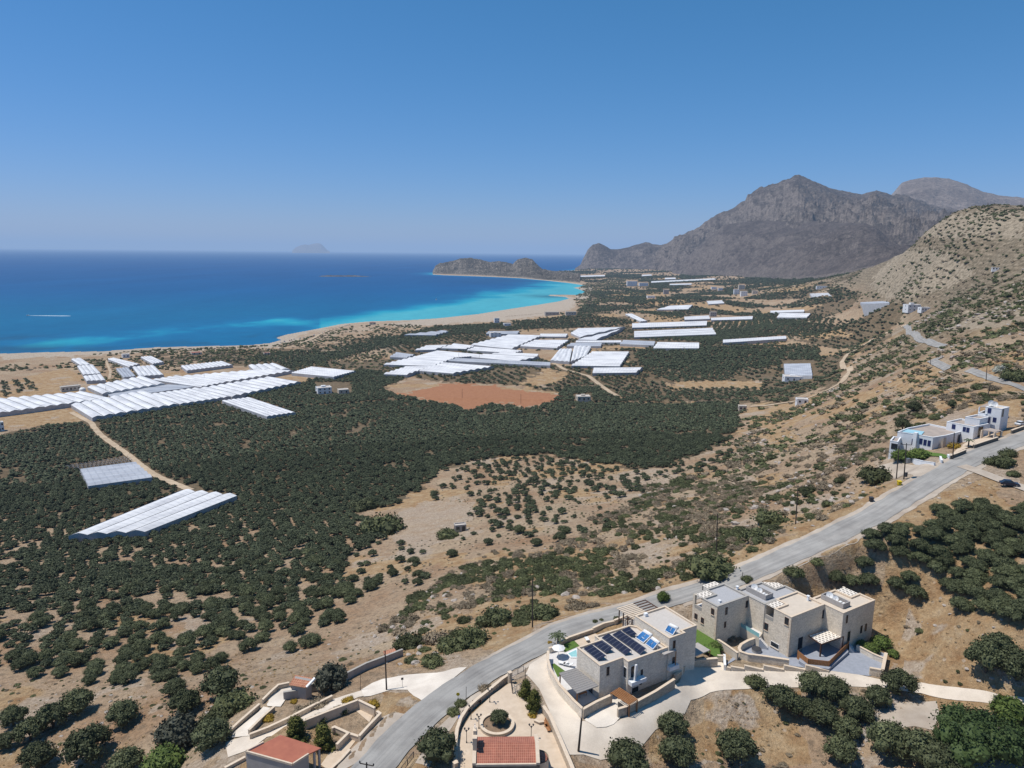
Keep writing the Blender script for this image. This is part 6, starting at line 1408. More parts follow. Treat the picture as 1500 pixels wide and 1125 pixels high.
W_ = [([(445, 1055), (485, 1039.5), (524.5, 1024.7)], 79.8, 'sandstone garden wall along the grey lane behind the house with the red roof'), ([(525, 1024.9), (549, 1036.5)], 79.8, 'sandstone garden wall beside the dry mound and telegraph pole'), ([(552, 1041), (557, 1044.5), (541, 1061), (526, 1077.5)], 79.6, 'sandstone wall with a bend facing the road shoulder'),
      ([(525.5, 1078), (511, 1073.5)], 79.1, 'low sandstone kerb wall at the paved entrance of the garden'), ([(486, 1066), (490, 1064), (510, 1073), (493, 1090)], 79.3, 'hook-shaped planter wall beside the two bushy trees'), ([(512.5, 1097), (499, 1112), (486, 1124), (474, 1136)], 79.2, 'low wall in deep tree shade next to the road'), ([(329, 1124), (344, 1116), (359, 1108)], 78.6, 'low sandstone wall at the left of the house with the red roof')]
for l, z_, lab in W_: wallrun('garden_wall', zq(l, z_), z_, .35, 'coping', lab, bot=z_ - 3)
slab_('paving', [(446, 1059), (524, 1028), (550, 1042), (541, 1058), (520, 1040), (466, 1060), (452, 1066)], 78.1, 'beige_paving'); slab_('paving', [(512, 1075), (525, 1080), (500, 1112), (480, 1128), (470, 1120), (490, 1092)], 78.1, 'beige_paving')
W_ = [([(325, 1082), (352, 1057), (380.5, 1032)], 75.4, 'left garden wall of the white driveway beside the big hedge'), ([(365, 1071), (384, 1052), (402, 1036)], 75.3, 'thin wall right of the white driveway'), ([(366, 1077), (392, 1067), (422, 1053), (455, 1036), (487, 1020)], 75.5, 'long low coped wall along the rockery above the grey lane'),
      ([(385, 1026), (397, 1014), (408, 1004), (424, 1000.5)], 75.6, 'angled garden wall behind the white yard of the tiled hut'), ([(415.5, 1018), (436, 1015)], 75.3, 'short grey wall in front of the tiled hut'), ([(436, 1010), (450, 1007), (467, 1004.5)], 76.2, 'higher grey wall to the right of the tiled hut'), ([(505, 991), (536, 975), (565, 964), (590, 954)], 77.6, 'long grey wall running from the dark tree towards the roadside bushes')]
for l, z_, lab in W_:
    P_ = [ground(u, v + (7 if 'grey wall' in lab else 6)) for u, v in l]
    wallrun('garden_wall', [tuple(p) for p in P_], [p[2] + (1.7 if 'grey wall' in lab else 1.1) for p in P_], .35, 'plaster_grey' if 'grey wall' in lab else 'stone_wall', lab, cop='coping_grey' if 'grey wall' in lab else 'coping', depth=1.2)
g_ = ground(440, 1006); t = thing('hut', (g_[0], g_[1], 74.2), 'small hut with sloping orange tiled roof in a white yard', 'hut')
q = [gz(423.5, 1003, 76.8), gz(447.5, 1007, 76.8), gz(460, 993.5, 78.0), gz(432.5, 988.5, 78.0)]
mb = MB(); P = [Vector(p) for p in q]; mb.uv[0] = [(0, 0), ((P[1] - P[0]).length, 0), ((P[1] - P[0]).length, (P[2] - P[1]).length), (0, (P[2] - P[1]).length)]
mb.add(P + [p - Vector((0, 0, .15)) for p in P], [(0, 1, 2, 3), (4, 5, 1, 0), (5, 6, 2, 1), (6, 7, 3, 2), (7, 4, 0, 3)]); mb.build('roof', 'tile_hut', t)
mb = MB(); mb.prism(inset([p[:2] for p in q], .25), 72.5, [p[2] - .1 for p in q]); mb.build('wall', 'plaster_grey', t)
mb = MB(); mb.beam(tuple(P[1] + Vector((.2, 0, .05))), tuple(P[2] + Vector((.2, 0, .05))), .5, .3); mb.build('gable_coping', 'white', t)
g_ = ground(572, 965); t = thing('shed', tuple(g_), 'half-hidden reddish shed among dark bushes above the long grey wall', 'shed'); mb = MB(); mb.box((g_[0], g_[1], g_[2] - 1), (2.4, 2, 2.4), .5); mb.build('wall', simple('faded_red_plaster', (.42, .22, .16)), t); mb = MB(); mb.box((g_[0], g_[1], g_[2] + 1.4), (2.6, 2.2, .15), .5); mb.build('roof', 'tile_hut', t)

# ------------------------------------------------------------------ white houses by the road at the right
def pxblock(t, l, drop, base_drop, wall='plaster', roof='roof_old', cop='plaster', par=.5, wins=(), **k):
    P = [tuple(gz(u, v, ZC - drop)[:2]) for u, v in l]; block(t, P, ZC - base_drop, ZC - drop, wall, roof, cop, par, .3)
    for i, u, v, w, h, fm in wins:
        a, b_ = P[i], P[(i + 1) % len(P)]; e = Frame(a, math.degrees(math.atan2(b_[1] - a[1], b_[0] - a[0])))
        win_px(t, e, 'y', 0, -1, u, v, w, h, fm='frame_blue' if fm == 'blue' else fm, pm='shutter_blue' if fm == 'blue' else 'glass', sill=False, **k)
    return P
t = thing('house', tuple(gz(1355, 650, 100)), 'long white house with blue windows and pale blue roof patch, first on the road', 'house')
P1 = pxblock(t, [(1315, 632), (1342, 636), (1367, 640.5), (1386, 637.5), (1411, 631), (1388, 626), (1361, 620.5), (1330, 626.5)], 53.3, 60, wins=[(0, 1338, 647, .8, 1.5, 'blue'), (1, 1349, 646.5, .7, 1.6, 'blue'), (1, 1355, 648.2, .7, 1.6, 'blue'), (1, 1361, 649.5, .7, 1.6, 'blue'), (3, 1404.5, 642, 1.6, 2.2, 'wood_dark'), (3, 1408, 640.5, 1.6, 2.2, 'wood_dark')])
pxblock(t, [(1304, 645), (1315.5, 647), (1320, 640), (1309, 639)], 55.0, 61, wins=[(0, 1310, 654, 1.6, 1.6, 'metal_dark')])
mb = MB(); mb.prism([p[:2] for p in zq([(1322, 632.5), (1350, 637), (1354, 632.5), (1330, 629)], 106.35)], 106.1, 106.45); mb.build('tarpaulin', simple('pale_blue_tarp', (.25, .47, .56), (.33, .52, .6), 1.5), t)
mb = MB(); mb.box((*gz(1342, 634, 107.2)[:2], 99), (1.0, 1.0, 8.3), .6); mb.build('chimney', 'plaster', t)
a, b_ = Vector(gz(1384.5, 641, 106.4)), Vector(gz(1374, 658, 102.6)); n_ = Vector((1, .4, 0)).normalized() * .6
mb = MB(); mb.add([a - n_, b_ - n_, b_ + n_, a + n_] + [Vector((p.x, p.y, 99)) for p in (a - n_, b_ - n_, b_ + n_, a + n_)], [(0, 1, 2, 3), (4, 5, 1, 0), (5, 6, 2, 1), (6, 7, 3, 2), (7, 4, 0, 3)]); mb.build('staircase', 'coping', t)
t = thing('house', tuple(gz(1417, 634, 102)), 'single-storey white house with three blue windows, middle of the white row', 'house')
pxblock(t, [(1387, 617.2), (1427, 624.8), (1448.4, 620.4), (1431, 617.5), (1408, 612.8)], 51, 58, wins=[(0, 1397, 625, .9, 1.3, 'blue'), (0, 1412.6, 628.8, .7, 1.3, 'blue'), (0, 1417.8, 630, .7, 1.3, 'blue'), (1, 1436, 632.5, 2.4, 3.0, 'wood_dark')])
t = thing('house', tuple(gz(1432, 618, 103)), 'smaller white flat house squeezed between the middle house and the tower house', 'house')
pxblock(t, [(1414, 610.4), (1435.6, 613.4), (1452.4, 610), (1431, 606.8)], 49.2, 57, wins=[(1, 1448.5, 615.5, 1.0, 2.2, 'blue')])
t = thing('house', tuple(gz(1458, 615, 105)), 'tall two-storey white house with two white dishes on its roof, last of the row', 'house')
pxblock(t, [(1444, 595.6), (1467.6, 598.8), (1478.8, 596), (1456.8, 592.4)], 46.5, 57, roof='roof_beige', wins=[(0, 1449.4, 601.6, .8, 1.4, 'blue'), (0, 1456.8, 615, .8, 1.3, 'blue'), (1, 1469, 605, 1.0, 2.4, 'metal')])
pxblock(t, [(1433, 604), (1444, 606), (1454, 603.5), (1442, 601)], 48.6, 56, par=.3)
a, b_ = Vector(gz(1474, 607, 108.6)), Vector(gz(1484, 619, 104.5)); n_ = Vector((.3, -1, 0)).normalized() * .5
mb = MB(); mb.add([a - n_, b_ - n_, b_ + n_, a + n_] + [Vector((p.x, p.y, 101)) for p in (a - n_, b_ - n_, b_ + n_, a + n_)], [(0, 1, 2, 3), (4, 5, 1, 0), (5, 6, 2, 1), (6, 7, 3, 2), (7, 4, 0, 3)]); mb.build('staircase', 'plaster', t)
q = zq([(1435, 595.5), (1445, 596.5), (1456, 591.8), (1446, 590.8)], 113.2); slab(t, 'terrace_roof', q, 113.2, .15, 'roof_old')
for p in q[:2]: mb = MB(); mb.beam((p[0], p[1], 110), (p[0], p[1], 113.1), .3); mb.build('column', 'plaster', t)
for k, (u, v, rr) in enumerate(((1451.5, 596, .95), (1457, 597, .85))): p = gz(u, v, 113.1); dish(tuple(p), rr, ('larger' if k == 0 else 'smaller') + ' white dish on the roof of the tall white house', 'white dishes on the tall white house', (-.3, -.9, .3))
q = zq([(1439, 629.2), (1450.4, 627.2), (1467.2, 630.8), (1457.6, 633)], 108.2); t = thing('carport', tuple(gz(1453, 640, 102)), 'flat grey carport roof on stone posts beside the road', 'carport'); slab(t, 'roof', q, 108.25, .2, 'roof_old')
for p in q: mb = MB(); mb.beam((p[0], p[1], 103), (p[0], p[1], 108.05), .5); mb.build('post', 'coping', t)
def basewall(l, h, lab, mt, cp, th=.4):
    P_ = [ground(u, v) for u, v in l]; wallrun('garden_wall', [tuple(p) for p in P_], [p[2] + h for p in P_], th, mt, lab, cop=cp, depth=1.5)
for l, lab in (([(1426, 657), (1441, 652), (1461, 645.5)], 'dark stone roadside wall in front of the carport'), ([(1481, 635.5), (1499, 629)], 'dark stone roadside wall near the white car'), ([(1391, 673), (1402, 669), (1414, 664)], 'dark stone roadside wall by the yellow-green bush')): basewall(l, 1.2, lab, 'stone_dark', 'coping')
for l, lab in (([(1336, 676), (1352, 680), (1369, 682.5)], 'low white garden wall in front of the lawn of the first white house'), ([(1377, 673), (1379, 679)], 'white gatepost wall beside the pink ramp'), ([(1388, 670), (1391, 673)], 'white gatepost at the end of the lawn')): basewall(l, 1.0, lab, 'plaster', 'plaster')
sheet('lawn', [tuple(p[:2]) for p in gp([(1342, 663), (1356, 660.5), (1390, 669.5), (1384, 673)])], 'lawn', off=.25); sheet('forecourt', [tuple(p[:2]) for p in gp([(1392, 668), (1412, 651), (1428, 640), (1456, 636), (1462, 641), (1426, 653), (1400, 664)])], 'beige_paving', off=.2)

# ------------------------------------------------------------------ small buildings of the plain
def plain_house(u0, u1, vt, vb, lab, wall='plaster', storeys=1, rot=.2, depth=.8, nwin=3, roof='roof_cream', cat='house', name='house', extra=None, fm='wood_dark'):
    uc = (u0 + u1) / 2; g = ground(uc, vb); D = math.hypot(g[0], g[1]); Zd = g[1] * FW[1] + (g[2] - ZC) * FW[2]
    w = (u1 - u0) * Zd / F * .92; zt_ = at_dist(uc, vt, D + w * depth * .25)[2]; h = max(2.6, zt_ - g[2]); az = math.atan2(g[0], g[1])
    t = thing(name, tuple(g), lab, cat); a = -az + rot; c_ = Vector((g[0], g[1])) ; e = Vector((math.cos(a), math.sin(a))); n_ = Vector((-e.y, e.x)); dp = w * depth
    P = [c_ - e * w / 2, c_ + e * w / 2, c_ + e * w / 2 + n_ * dp, c_ - e * w / 2 + n_ * dp]; P = [tuple(p) for p in P]
    block(t, P, g[2] - 2.5, g[2] + h, wall, roof, wall, .4, .3)
    f2 = Frame(P[0], math.degrees(a)); fl = Frame(P[0], math.degrees(a))
    for s_ in range(storeys):
        zc_ = g[2] + h * (s_ + .5) / storeys
        for k in range(nwin):
            nm = 'door' if (s_ == 0 and k == nwin // 2) else 'window'
            window(t, f2, 'y', 0, -1, w * (k + .5) / nwin, zc_ - (.3 if nm == 'door' else 0), min(1.3, w / nwin * .5), 2.0 if nm == 'door' else 1.3, fm=fm, sill=False, name=nm)
        window(t, fl, 'x', 0, -1, dp * .5, zc_, min(1.3, dp * .3), 1.3, fm=fm, sill=False)
    if extra: mb = MB(); mb.box((c_.x + n_.x * dp * .6, c_.y + n_.y * dp * .6, g[2] + h - .4), (w * .3, dp * .3, extra), a); mb.build('roof_structure', wall, t)
    EXCL.append([(u0 - 1, vt - 2), (u1 + 1, vt - 2), (u1 + 1, vb + 2), (u0 - 1, vb + 2)]); return t
plain_house(465, 487, 567, 577, 'two-storey white cube house standing alone in the dark grove', storeys=2, extra=1.6)
plain_house(496, 512, 570, 577, 'low grey-brown shed right of the white cube house in the grove', 'plaster_cream', nwin=2, name='shed', cat='shed')
plain_house(845, 866, 580, 588, 'small cream house in the grove right of the red field', 'plaster_cream', extra=1.5)
plain_house(1149, 1177, 551, 559, 'small white house against the near edge of the square pale greenhouse', extra=.8)
plain_house(1082, 1094, 594, 602, 'beige flat-roofed hut at the end of the dirt track', 'plaster_cream', nwin=2, name='hut', cat='hut')
plain_house(1167, 1184, 584, 592, 'small white block beside the winding dirt track', nwin=2)
plain_house(1329, 1349, 446, 456, 'white hillside villa with stepped roofs, larger left part', storeys=2, extra=2.5, rot=.5); plain_house(1349, 1363, 450, 456, 'white hillside villa annex, lower right part', rot=.5)
plain_house(-6, 6, 618, 632, 'pale house cut by the left picture edge below the greenhouses', 'plaster', storeys=2)
plain_house(91, 118, 565, 573, 'long flat-roofed farmhouse among the left greenhouses', 'plaster_cream', nwin=5, depth=.4)
p = ground(121, 573); t = thing('water_tank', tuple(p), 'white domed tank beside the flat-roofed farmhouse', 'tank'); mb = MB(); mb.lathe(tuple(p), [(3.2, -1), (3.2, 1.8), (2.7, 3.1), (1.6, 3.9), (.05, 4.2)], 20); mb.build('dome', 'white', t, True); mb = MB(); mb.lathe((p[0], p[1], p[2] + 4.1), [(.4, 0), (.4, .3), (.02, .35)], 10); mb.build('hatch', 'metal', t)
plain_house(718, 735, 487, 494, 'white house with palms in front of it among the central greenhouses', storeys=2, extra=1.5)
plain_house(724, 732, 466, 473, 'white and blue beach bar building behind the sand', storeys=2, fm='blue', nwin=2); plain_house(738, 749, 473.5, 477.5, 'low white beach building left of the tan dune', nwin=2)
plain_house(798, 820, 457, 462, 'grey beach taverna at the edge of the olive trees', 'plaster_grey', nwin=4, depth=.4); plain_house(828, 845, 456.5, 462, 'long pale taverna building, right of the grey one', 'plaster_cream', nwin=4, depth=.4)
plain_house(918, 934, 412, 419, 'largest pale hotel block on the distant plain', 'plaster', storeys=3, nwin=6, depth=.4); plain_house(936, 950, 414.5, 419, 'low pale wing right of the distant hotel block', nwin=4, depth=.5)
plain_house(972, 980, 424.5, 431, 'grey two-storey house among trees on the distant plain', 'plaster_grey', storeys=2); plain_house(948, 960, 433.5, 437, 'low white house on the dry distant fields', nwin=3)
plain_house(1075, 1083, 424, 431, 'white house at the left end of the distant hamlet', storeys=2); plain_house(1082, 1091, 417.5, 424, 'pinkish upper house of the distant hamlet', 'plaster_cream', storeys=2); plain_house(1085, 1095, 427, 434, 'white two-storey house, lowest of the distant hamlet', storeys=2)
plain_house(1102, 1110, 426, 431, 'sand-coloured house just right of the distant hamlet', 'plaster_cream', nwin=2); plain_house(1042, 1050, 420.5, 424, 'tiny white house left of the distant hamlet, farther up'); plain_house(1052, 1059, 422, 425.5, 'tiny white house left of the distant hamlet, closer one')
plain_house(1040, 1050, 457, 464, 'grey field house between two white greenhouses', 'plaster_grey', storeys=2)
for u0, u1, v0, v1, lab in ((1101, 1116, 400, 402.5, 'low white sheds at the foot of the mountain, left'), (1126, 1142, 399, 401.5, 'low white sheds at the foot of the mountain, middle'), (1160, 1182, 397.5, 400, 'low white sheds at the foot of the mountain, right'), (1196, 1212, 419, 423, 'pale house above the small greenhouse at the mountain foot'), (1454, 1470, 392, 395, 'white house high on the right hillside')): plain_house(u0, u1, v0, v1, lab, nwin=4, depth=.4)
plain_house(281, 296, 516, 519.5, 'low orange-roofed beach hut on the shore', 'plaster_cream', roof='red_roof', nwin=2); plain_house(387, 396, 516.5, 520, 'tiny orange-roofed hut in the shore trees', 'plaster_cream', roof='red_roof', nwin=2); plain_house(541, 551, 472, 475.5, 'reddish shed on the dune by the shore', 'plaster_cream', roof='red_roof', nwin=2); plain_house(180, 190, 518.5, 524, 'white shed between dark trees near the beach', nwin=2)
plain_house(666, 684, 768, 779, 'grey concrete hut half buried behind a big bush on the bare ground', 'plaster_grey', nwin=2, name='hut', cat='hut', depth=.6)
plain_house(286, 299, 587, 592, 'small white shed at the near edge of the left greenhouses', nwin=2, name='shed', cat='shed')

# ------------------------------------------------------------------ poles, vehicles, boat, beach things
def pole(ub, vb, ut, vt, lab, arm=0.0, ins=3, r=.14, extra=None, grp=None):
    g = ground(ub, vb); D = math.hypot(g[0], g[1]); q = at_dist(ut, vt, D); zt_ = q[2]
    t = thing('utility_pole', tuple(g), lab, 'utility pole', grp)
    mb = MB(); mb.tube([(g[0], g[1], g[2] - .5), (q[0], q[1], zt_)], [r * 1.2, r * .8], 8); mb.build('post', 'pole', t)
    if arm:
        mb = MB(); a = Vector((q[0] - arm, q[1] + .25 * arm, zt_ - .35)); b_ = Vector((q[0] + arm, q[1] - .25 * arm, zt_ - .35)); mb.beam(tuple(a), tuple(b_), .12); o = mb.build('crossarm', 'pole', t)
        for k in range(ins): p = a.lerp(b_, k / max(1, ins - 1)); mb = MB(); mb.lathe((p.x, p.y, p.z + .05), [(.08, 0), (.13, .15), (.1, .3), (.02, .4)], 8); mb.build('insulator', 'metal_dark', o)
    if extra == 'transformer':
        mb = MB(); mb.box((g[0] + .45, g[1] - .2, g[2] + 4.6), (.9, .8, 1.3), .3); mb.build('transformer', 'metal', t); mb = MB(); mb.box((g[0] + .3, g[1] - .3, g[2] + .8), (.6, .4, 1.2), .3); mb.build('meter_box', 'metal_dark', t)
    return t
pole(780, 919, 780, 847, 'dark utility pole at the roadside behind the solar villa'); pole(566.3, 1011, 564, 953, 'dark pole on the dry mound beside the pale pull-off')
pole(847, 1101, 852, 1052, 'leaning dark pole on the concrete driveway right of the chapel', r=.17); pole(1165.5, 768, 1169, 711, 'pole with crossarm in the brown grass above the road', .9)
pole(1049.5, 809, 1051, 753, 'pole rising from the dark bushes below the road'); pole(1313, 701.5, 1317, 653, 'bare pole left of the transformer pole on the gravel yard'); pole(1324, 702, 1328, 649.5, 'pole with wide crossarm and transformer on the gravel yard', 1.2, extra='transformer')
pole(1395.6, 673.5, 1398, 634, 'roadside pole in front of the long white house'); pole(1444.5, 558, 1446, 534, 'pole beside the narrow upper road on the right'); pole(1363, 534, 1363, 522.5, 'pole at the bend of the upper road'); pole(1447, 579, 1451, 561.5, 'pole on the dry slope below the upper road'); pole(1350, 601, 1351.5, 586, 'thin pole on the slope behind the long white house', r=.1)
pole(1375, 525, 1375, 512, 'left of two thin poles on the far road slope', r=.1); pole(1381, 524.5, 1381, 511, 'right of two thin poles on the far road slope', r=.1); pole(677, 583, 677, 569.5, 'thin pole on the left part of the red field', r=.15); pole(763, 591, 763, 577, 'thin pole on the right part of the red field', r=.15)
pole(528, 1011, 528, 986, 'thin grey pole at the end of the grey lane', r=.05); pole(155, 579, 155, 566, 'thin pole among the left greenhouses', r=.15); pole(299, 558, 299, 548, 'thin pole between the long rows of the left greenhouses', r=.15); pole(672, 527, 672, 517, 'pole between central greenhouses, left one', r=.15); pole(702, 529, 702, 518, 'pole between central greenhouses, right one', r=.15); pole(392, 611, 392, 603, 'thin pole at the corner of the grove greenhouse', r=.12)
pole(537, 1150, 537, 1117, 'pole top with crossarm and insulators at the bottom edge of the road', 1.1)
pole(1087.8, 850, 1088, 838, 'short dark post on the roadside above the grey-roofed villa', r=.08); pole(682.5, 1032, 683, 1006, 'slim grey post by the curved plaza wall', r=.05); pole(769.5, 1001, 769.5, 978, 'slim grey post at the driveway mouth beside the plaza gate', r=.06)
g = ground(671, 1032); t = thing('road_sign', tuple(g), 'yellow round road sign beside the curved plaza wall', 'sign'); mb = MB(); mb.beam(tuple(g), (g[0], g[1], g[2] + 2.1), .06); mb.build('post', 'metal', t); mb = MB(); mb.lathe((0, 0, 0), [(.01, 0), (.32, .0), (.32, .03), (.01, .03)], 16); mb.v = [(g[0] + x, g[1] - .06 - z, g[2] + 2.1 + y) for x, y, z in mb.v]; mb.build('disc', 'yellow', t)
g = ground(589.5, 1007); t = thing('road_sign', tuple(g), 'small dark sign on a thin post on the pale pull-off', 'sign'); mb = MB(); mb.beam(tuple(g), (g[0], g[1], g[2] + 1.9), .06); mb.build('post', 'metal', t); mb = MB(); mb.box((g[0], g[1], g[2] + 1.6), (.45, .05, .45), .3); mb.build('panel', 'metal_dark', t)
CARP = {n_: simple('car_paint_' + n_, c_, None, 1, .25, spec=.6) for n_, c_ in (('navy', (.012, .02, .045)), ('white', (.75, .76, .78)), ('red', (.35, .03, .02)), ('silver', (.4, .41, .43)), ('black', (.02, .02, .02)))}
def car(loc, rot, paint, lab, grp=None):
    t = thing('parked_car', loc, lab, 'car', grp); t.rotation_euler[2] = rot; org = ORG[t.name]
    mk = lambda mb, nm, mt, par=t: mb.build(nm, mt, par)
    B = [(-2.1, .35), (-2.15, .75), (-1.95, .92), (-1.0, 1.0), (1.0, .95), (1.9, .82), (2.1, .6), (2.08, .35)]
    def ext(prof, hw, sh=0.0, z0=0.0):
        mb = MB(); n_ = len(prof); vs = [(org[0] + x, org[1] + s_ * (hw - (sh if z > z0 else 0)), org[2] + z) for s_ in (-1, 1) for x, z in prof]
        mb.add(vs, [tuple(range(n_))[::-1], tuple(range(n_, 2 * n_))] + [(i, (i + 1) % n_, n_ + (i + 1) % n_, n_ + i) for i in range(n_)]); return mb
    mk(ext(B, .86), 'body', paint); mk(ext([(-1.75, .93), (-1.25, 1.38), (.25, 1.4), (1.05, .95)], .8, .14, 1.0), 'window', 'glass'); mk(ext([(-1.3, 1.37), (-1.1, 1.45), (.15, 1.46), (.35, 1.38)], .68), 'roof', paint)
    for x in (-1.3, 1.3):
        for y in (-.82, .82):
            mb = MB(); mb.tube([(org[0] + x, org[1] + y - .1, org[2] + .32), (org[0] + x, org[1] + y + .1, org[2] + .32)], .32, 14); w_ = mk(mb, 'wheel', 'metal_dark')
            mb = MB(); mb.tube([(org[0] + x, org[1] + y - .11, org[2] + .32), (org[0] + x, org[1] + y + .11, org[2] + .32)], .19, 10); mk(mb, 'rim', 'metal', w_)
    for y in (-.6, .6): mb = MB(); mb.box((org[0] + 2.06, org[1] + y, org[2] + .58), (.1, .35, .14)); mk(mb, 'headlight', 'white')
    return t
g = ground(1478.5, 713); car(tuple(g + np.array([0, 0, .3])), -.35, CARP['navy'], 'dark blue car parked on the side road at the right edge')
g = ground(1495, 624); car(tuple(g + np.array([0, 0, .25])), .5, CARP['white'], 'white car at the right edge beside the tall white house')
protos_ = [car((0, 0, -500), 0, CARP[n_], 'parked car in the row along the beach track', 'cars along the beach track') for n_ in ('white', 'silver', 'black', 'red')]
prng = random.Random(5); P_ = gp([(408, 503), (430, 498), (455, 494), (478, 486), (500, 479), (512, 476.5)])
for i in range(26):
    f = i / 25 * (len(P_) - 1); k = min(int(f), len(P_) - 2); p = np.array(P_[k]) + (np.array(P_[k + 1]) - np.array(P_[k])) * (f - k) + np.array([prng.uniform(-3, 3), prng.uniform(5, 9), 0]); p[2] = hz(p[0], p[1]) + .1; lab = None
    if i < 4: protos_[i].location = p; protos_[i].rotation_euler[2] = 1.9 + prng.uniform(-.2, .2)
    else: copy_tree(protos_[prng.choice((0, 0, 1, 1, 2, 3))], tuple(p), 1.9 + prng.uniform(-.2, .2))
P_ = gp([(930, 456), (965, 457), (1000, 456)])
for i in range(22):
    f = i / 21 * 2; k = min(int(f), 1); p = np.array(P_[k]) + (np.array(P_[k + 1]) - np.array(P_[k])) * (f - k) + np.array([0, prng.uniform(-12, 12), 0]); p[2] = hz(p[0], p[1]) + .1
    copy_tree(protos_[prng.choice((0, 0, 1, 1, 2))], tuple(p), prng.uniform(1.2, 1.9), label='parked vehicle in the lot below the stepped white greenhouse', group='vehicles in the lot by the stepped greenhouse')
bin_(tuple(ground(1317, 711)), 'yellow', 'yellow container at the roadside below the gravel yard', 1.1); bin_(tuple(ground(1276, 735)), 'metal_dark', 'dark wheeled container at the roadside on the left of the road', 1.1)
p = gz(41, 462.3, 0.3); t = thing('motor_boat', tuple(p), 'small white boat at the left tip of its wake', 'boat')
mb = MB(); mb.add([(p[0] + x, p[1] + y, p[2] + z) for x, y, z in ((-5, 0, .9), (-2.5, -1.3, .8), (4, -1.4, .7), (4, 1.4, .7), (-2.5, 1.3, .8), (-3.5, 0, -.3), (3.8, -1, -.3), (3.8, 1, -.3))], [(0, 1, 2, 3, 4), (0, 5, 6, 2, 1), (0, 4, 3, 7, 5), (2, 6, 7, 3), (5, 7, 6)]); mb.build('hull', 'white', t)
mb = MB(); mb.box((p[0] + .3, p[1], p[2] + .8), (2.6, 1.8, 1.1)); mb.build('cabin', 'white', t); mb = MB(); mb.box((p[0] + .3, p[1], p[2] + 1.2), (2.65, 1.85, .4)); mb.build('window', 'glass', t)
wk = MB(); a, b_ = gz(43, 462.2, .08), gz(104, 462.8, .08); foam = simple('sea_foam', (.62, .68, .72), (.3, .42, .5), .12)
n_ = 60; vs = []
for k in range(n_ + 1):
    q = k / n_; p = a + (b_ - a) * q; w = 1.5 + 5.5 * q ** .6 + 2 * (vnoise(np.array([k * .7]), np.array([0.]), 4)[0] - .5); w *= 1 - .85 * max(0, q - .85) / .15; vs += [(p[0], p[1] - w, .08), (p[0], p[1] + w, .08)]
wk.add(vs, [(2 * k, 2 * k + 2, 2 * k + 3, 2 * k + 1) for k in range(n_)]); tag(wk.build('boat_wake', foam), kind='structure')
def umb(loc, lab='dark beach umbrella on the wide sand', grp='beach umbrellas on the sand'):
    t = thing('beach_umbrella', loc, lab, 'beach umbrella', grp); mb = MB(); mb.tube([loc, (loc[0], loc[1], loc[2] + 2.3)], .05, 6); mb.build('pole', 'wood', t); mb = MB(); mb.lathe(loc, [(1.6, 1.9), (.8, 2.3), (.02, 2.6)], 8); mb.build('canopy', 'wood_dark', t); return t
um = None
for i in range(22):
    u = 741 + i * 2.5 + prng.uniform(-.6, .6); v = 464.5 - (u - 741) * .085 + prng.uniform(-.5, .5); g = ground(u, v)
    if um is None: um = umb(tuple(g))
    else: copy_tree(um, tuple(g))
p = gz(700, 440, 0.2); t = thing('sailing_boat', tuple(p), 'tiny white sailing boat on the turquoise bay', 'boat'); p = gz(639, 439.5, 0.2); t.location = p; ORG[t.name] = p
mb = MB(); mb.add([(p[0] + x, p[1] + y, p[2] + z) for x, y, z in ((-4, 0, .8), (0, -1.2, .7), (3.5, -.8, .7), (3.5, .8, .7), (0, 1.2, .7), (0, 0, -.4))], [(0, 1, 2, 3, 4), (0, 5, 1), (1, 5, 2), (2, 5, 3), (3, 5, 4), (4, 5, 0)]); mb.build('hull', 'white', t); mb = MB(); mb.add([(p[0] - 2.5, p[1], 1.5), (p[0] + 3, p[1], 1.5), (p[0], p[1], 9)], [(0, 1, 2)]); mb.build('sail', 'white', t)
mb = MB(); mb.tube([(p[0], p[1], .5), (p[0], p[1], 9.2)], .08, 5); mb.build('mast', 'metal', t)
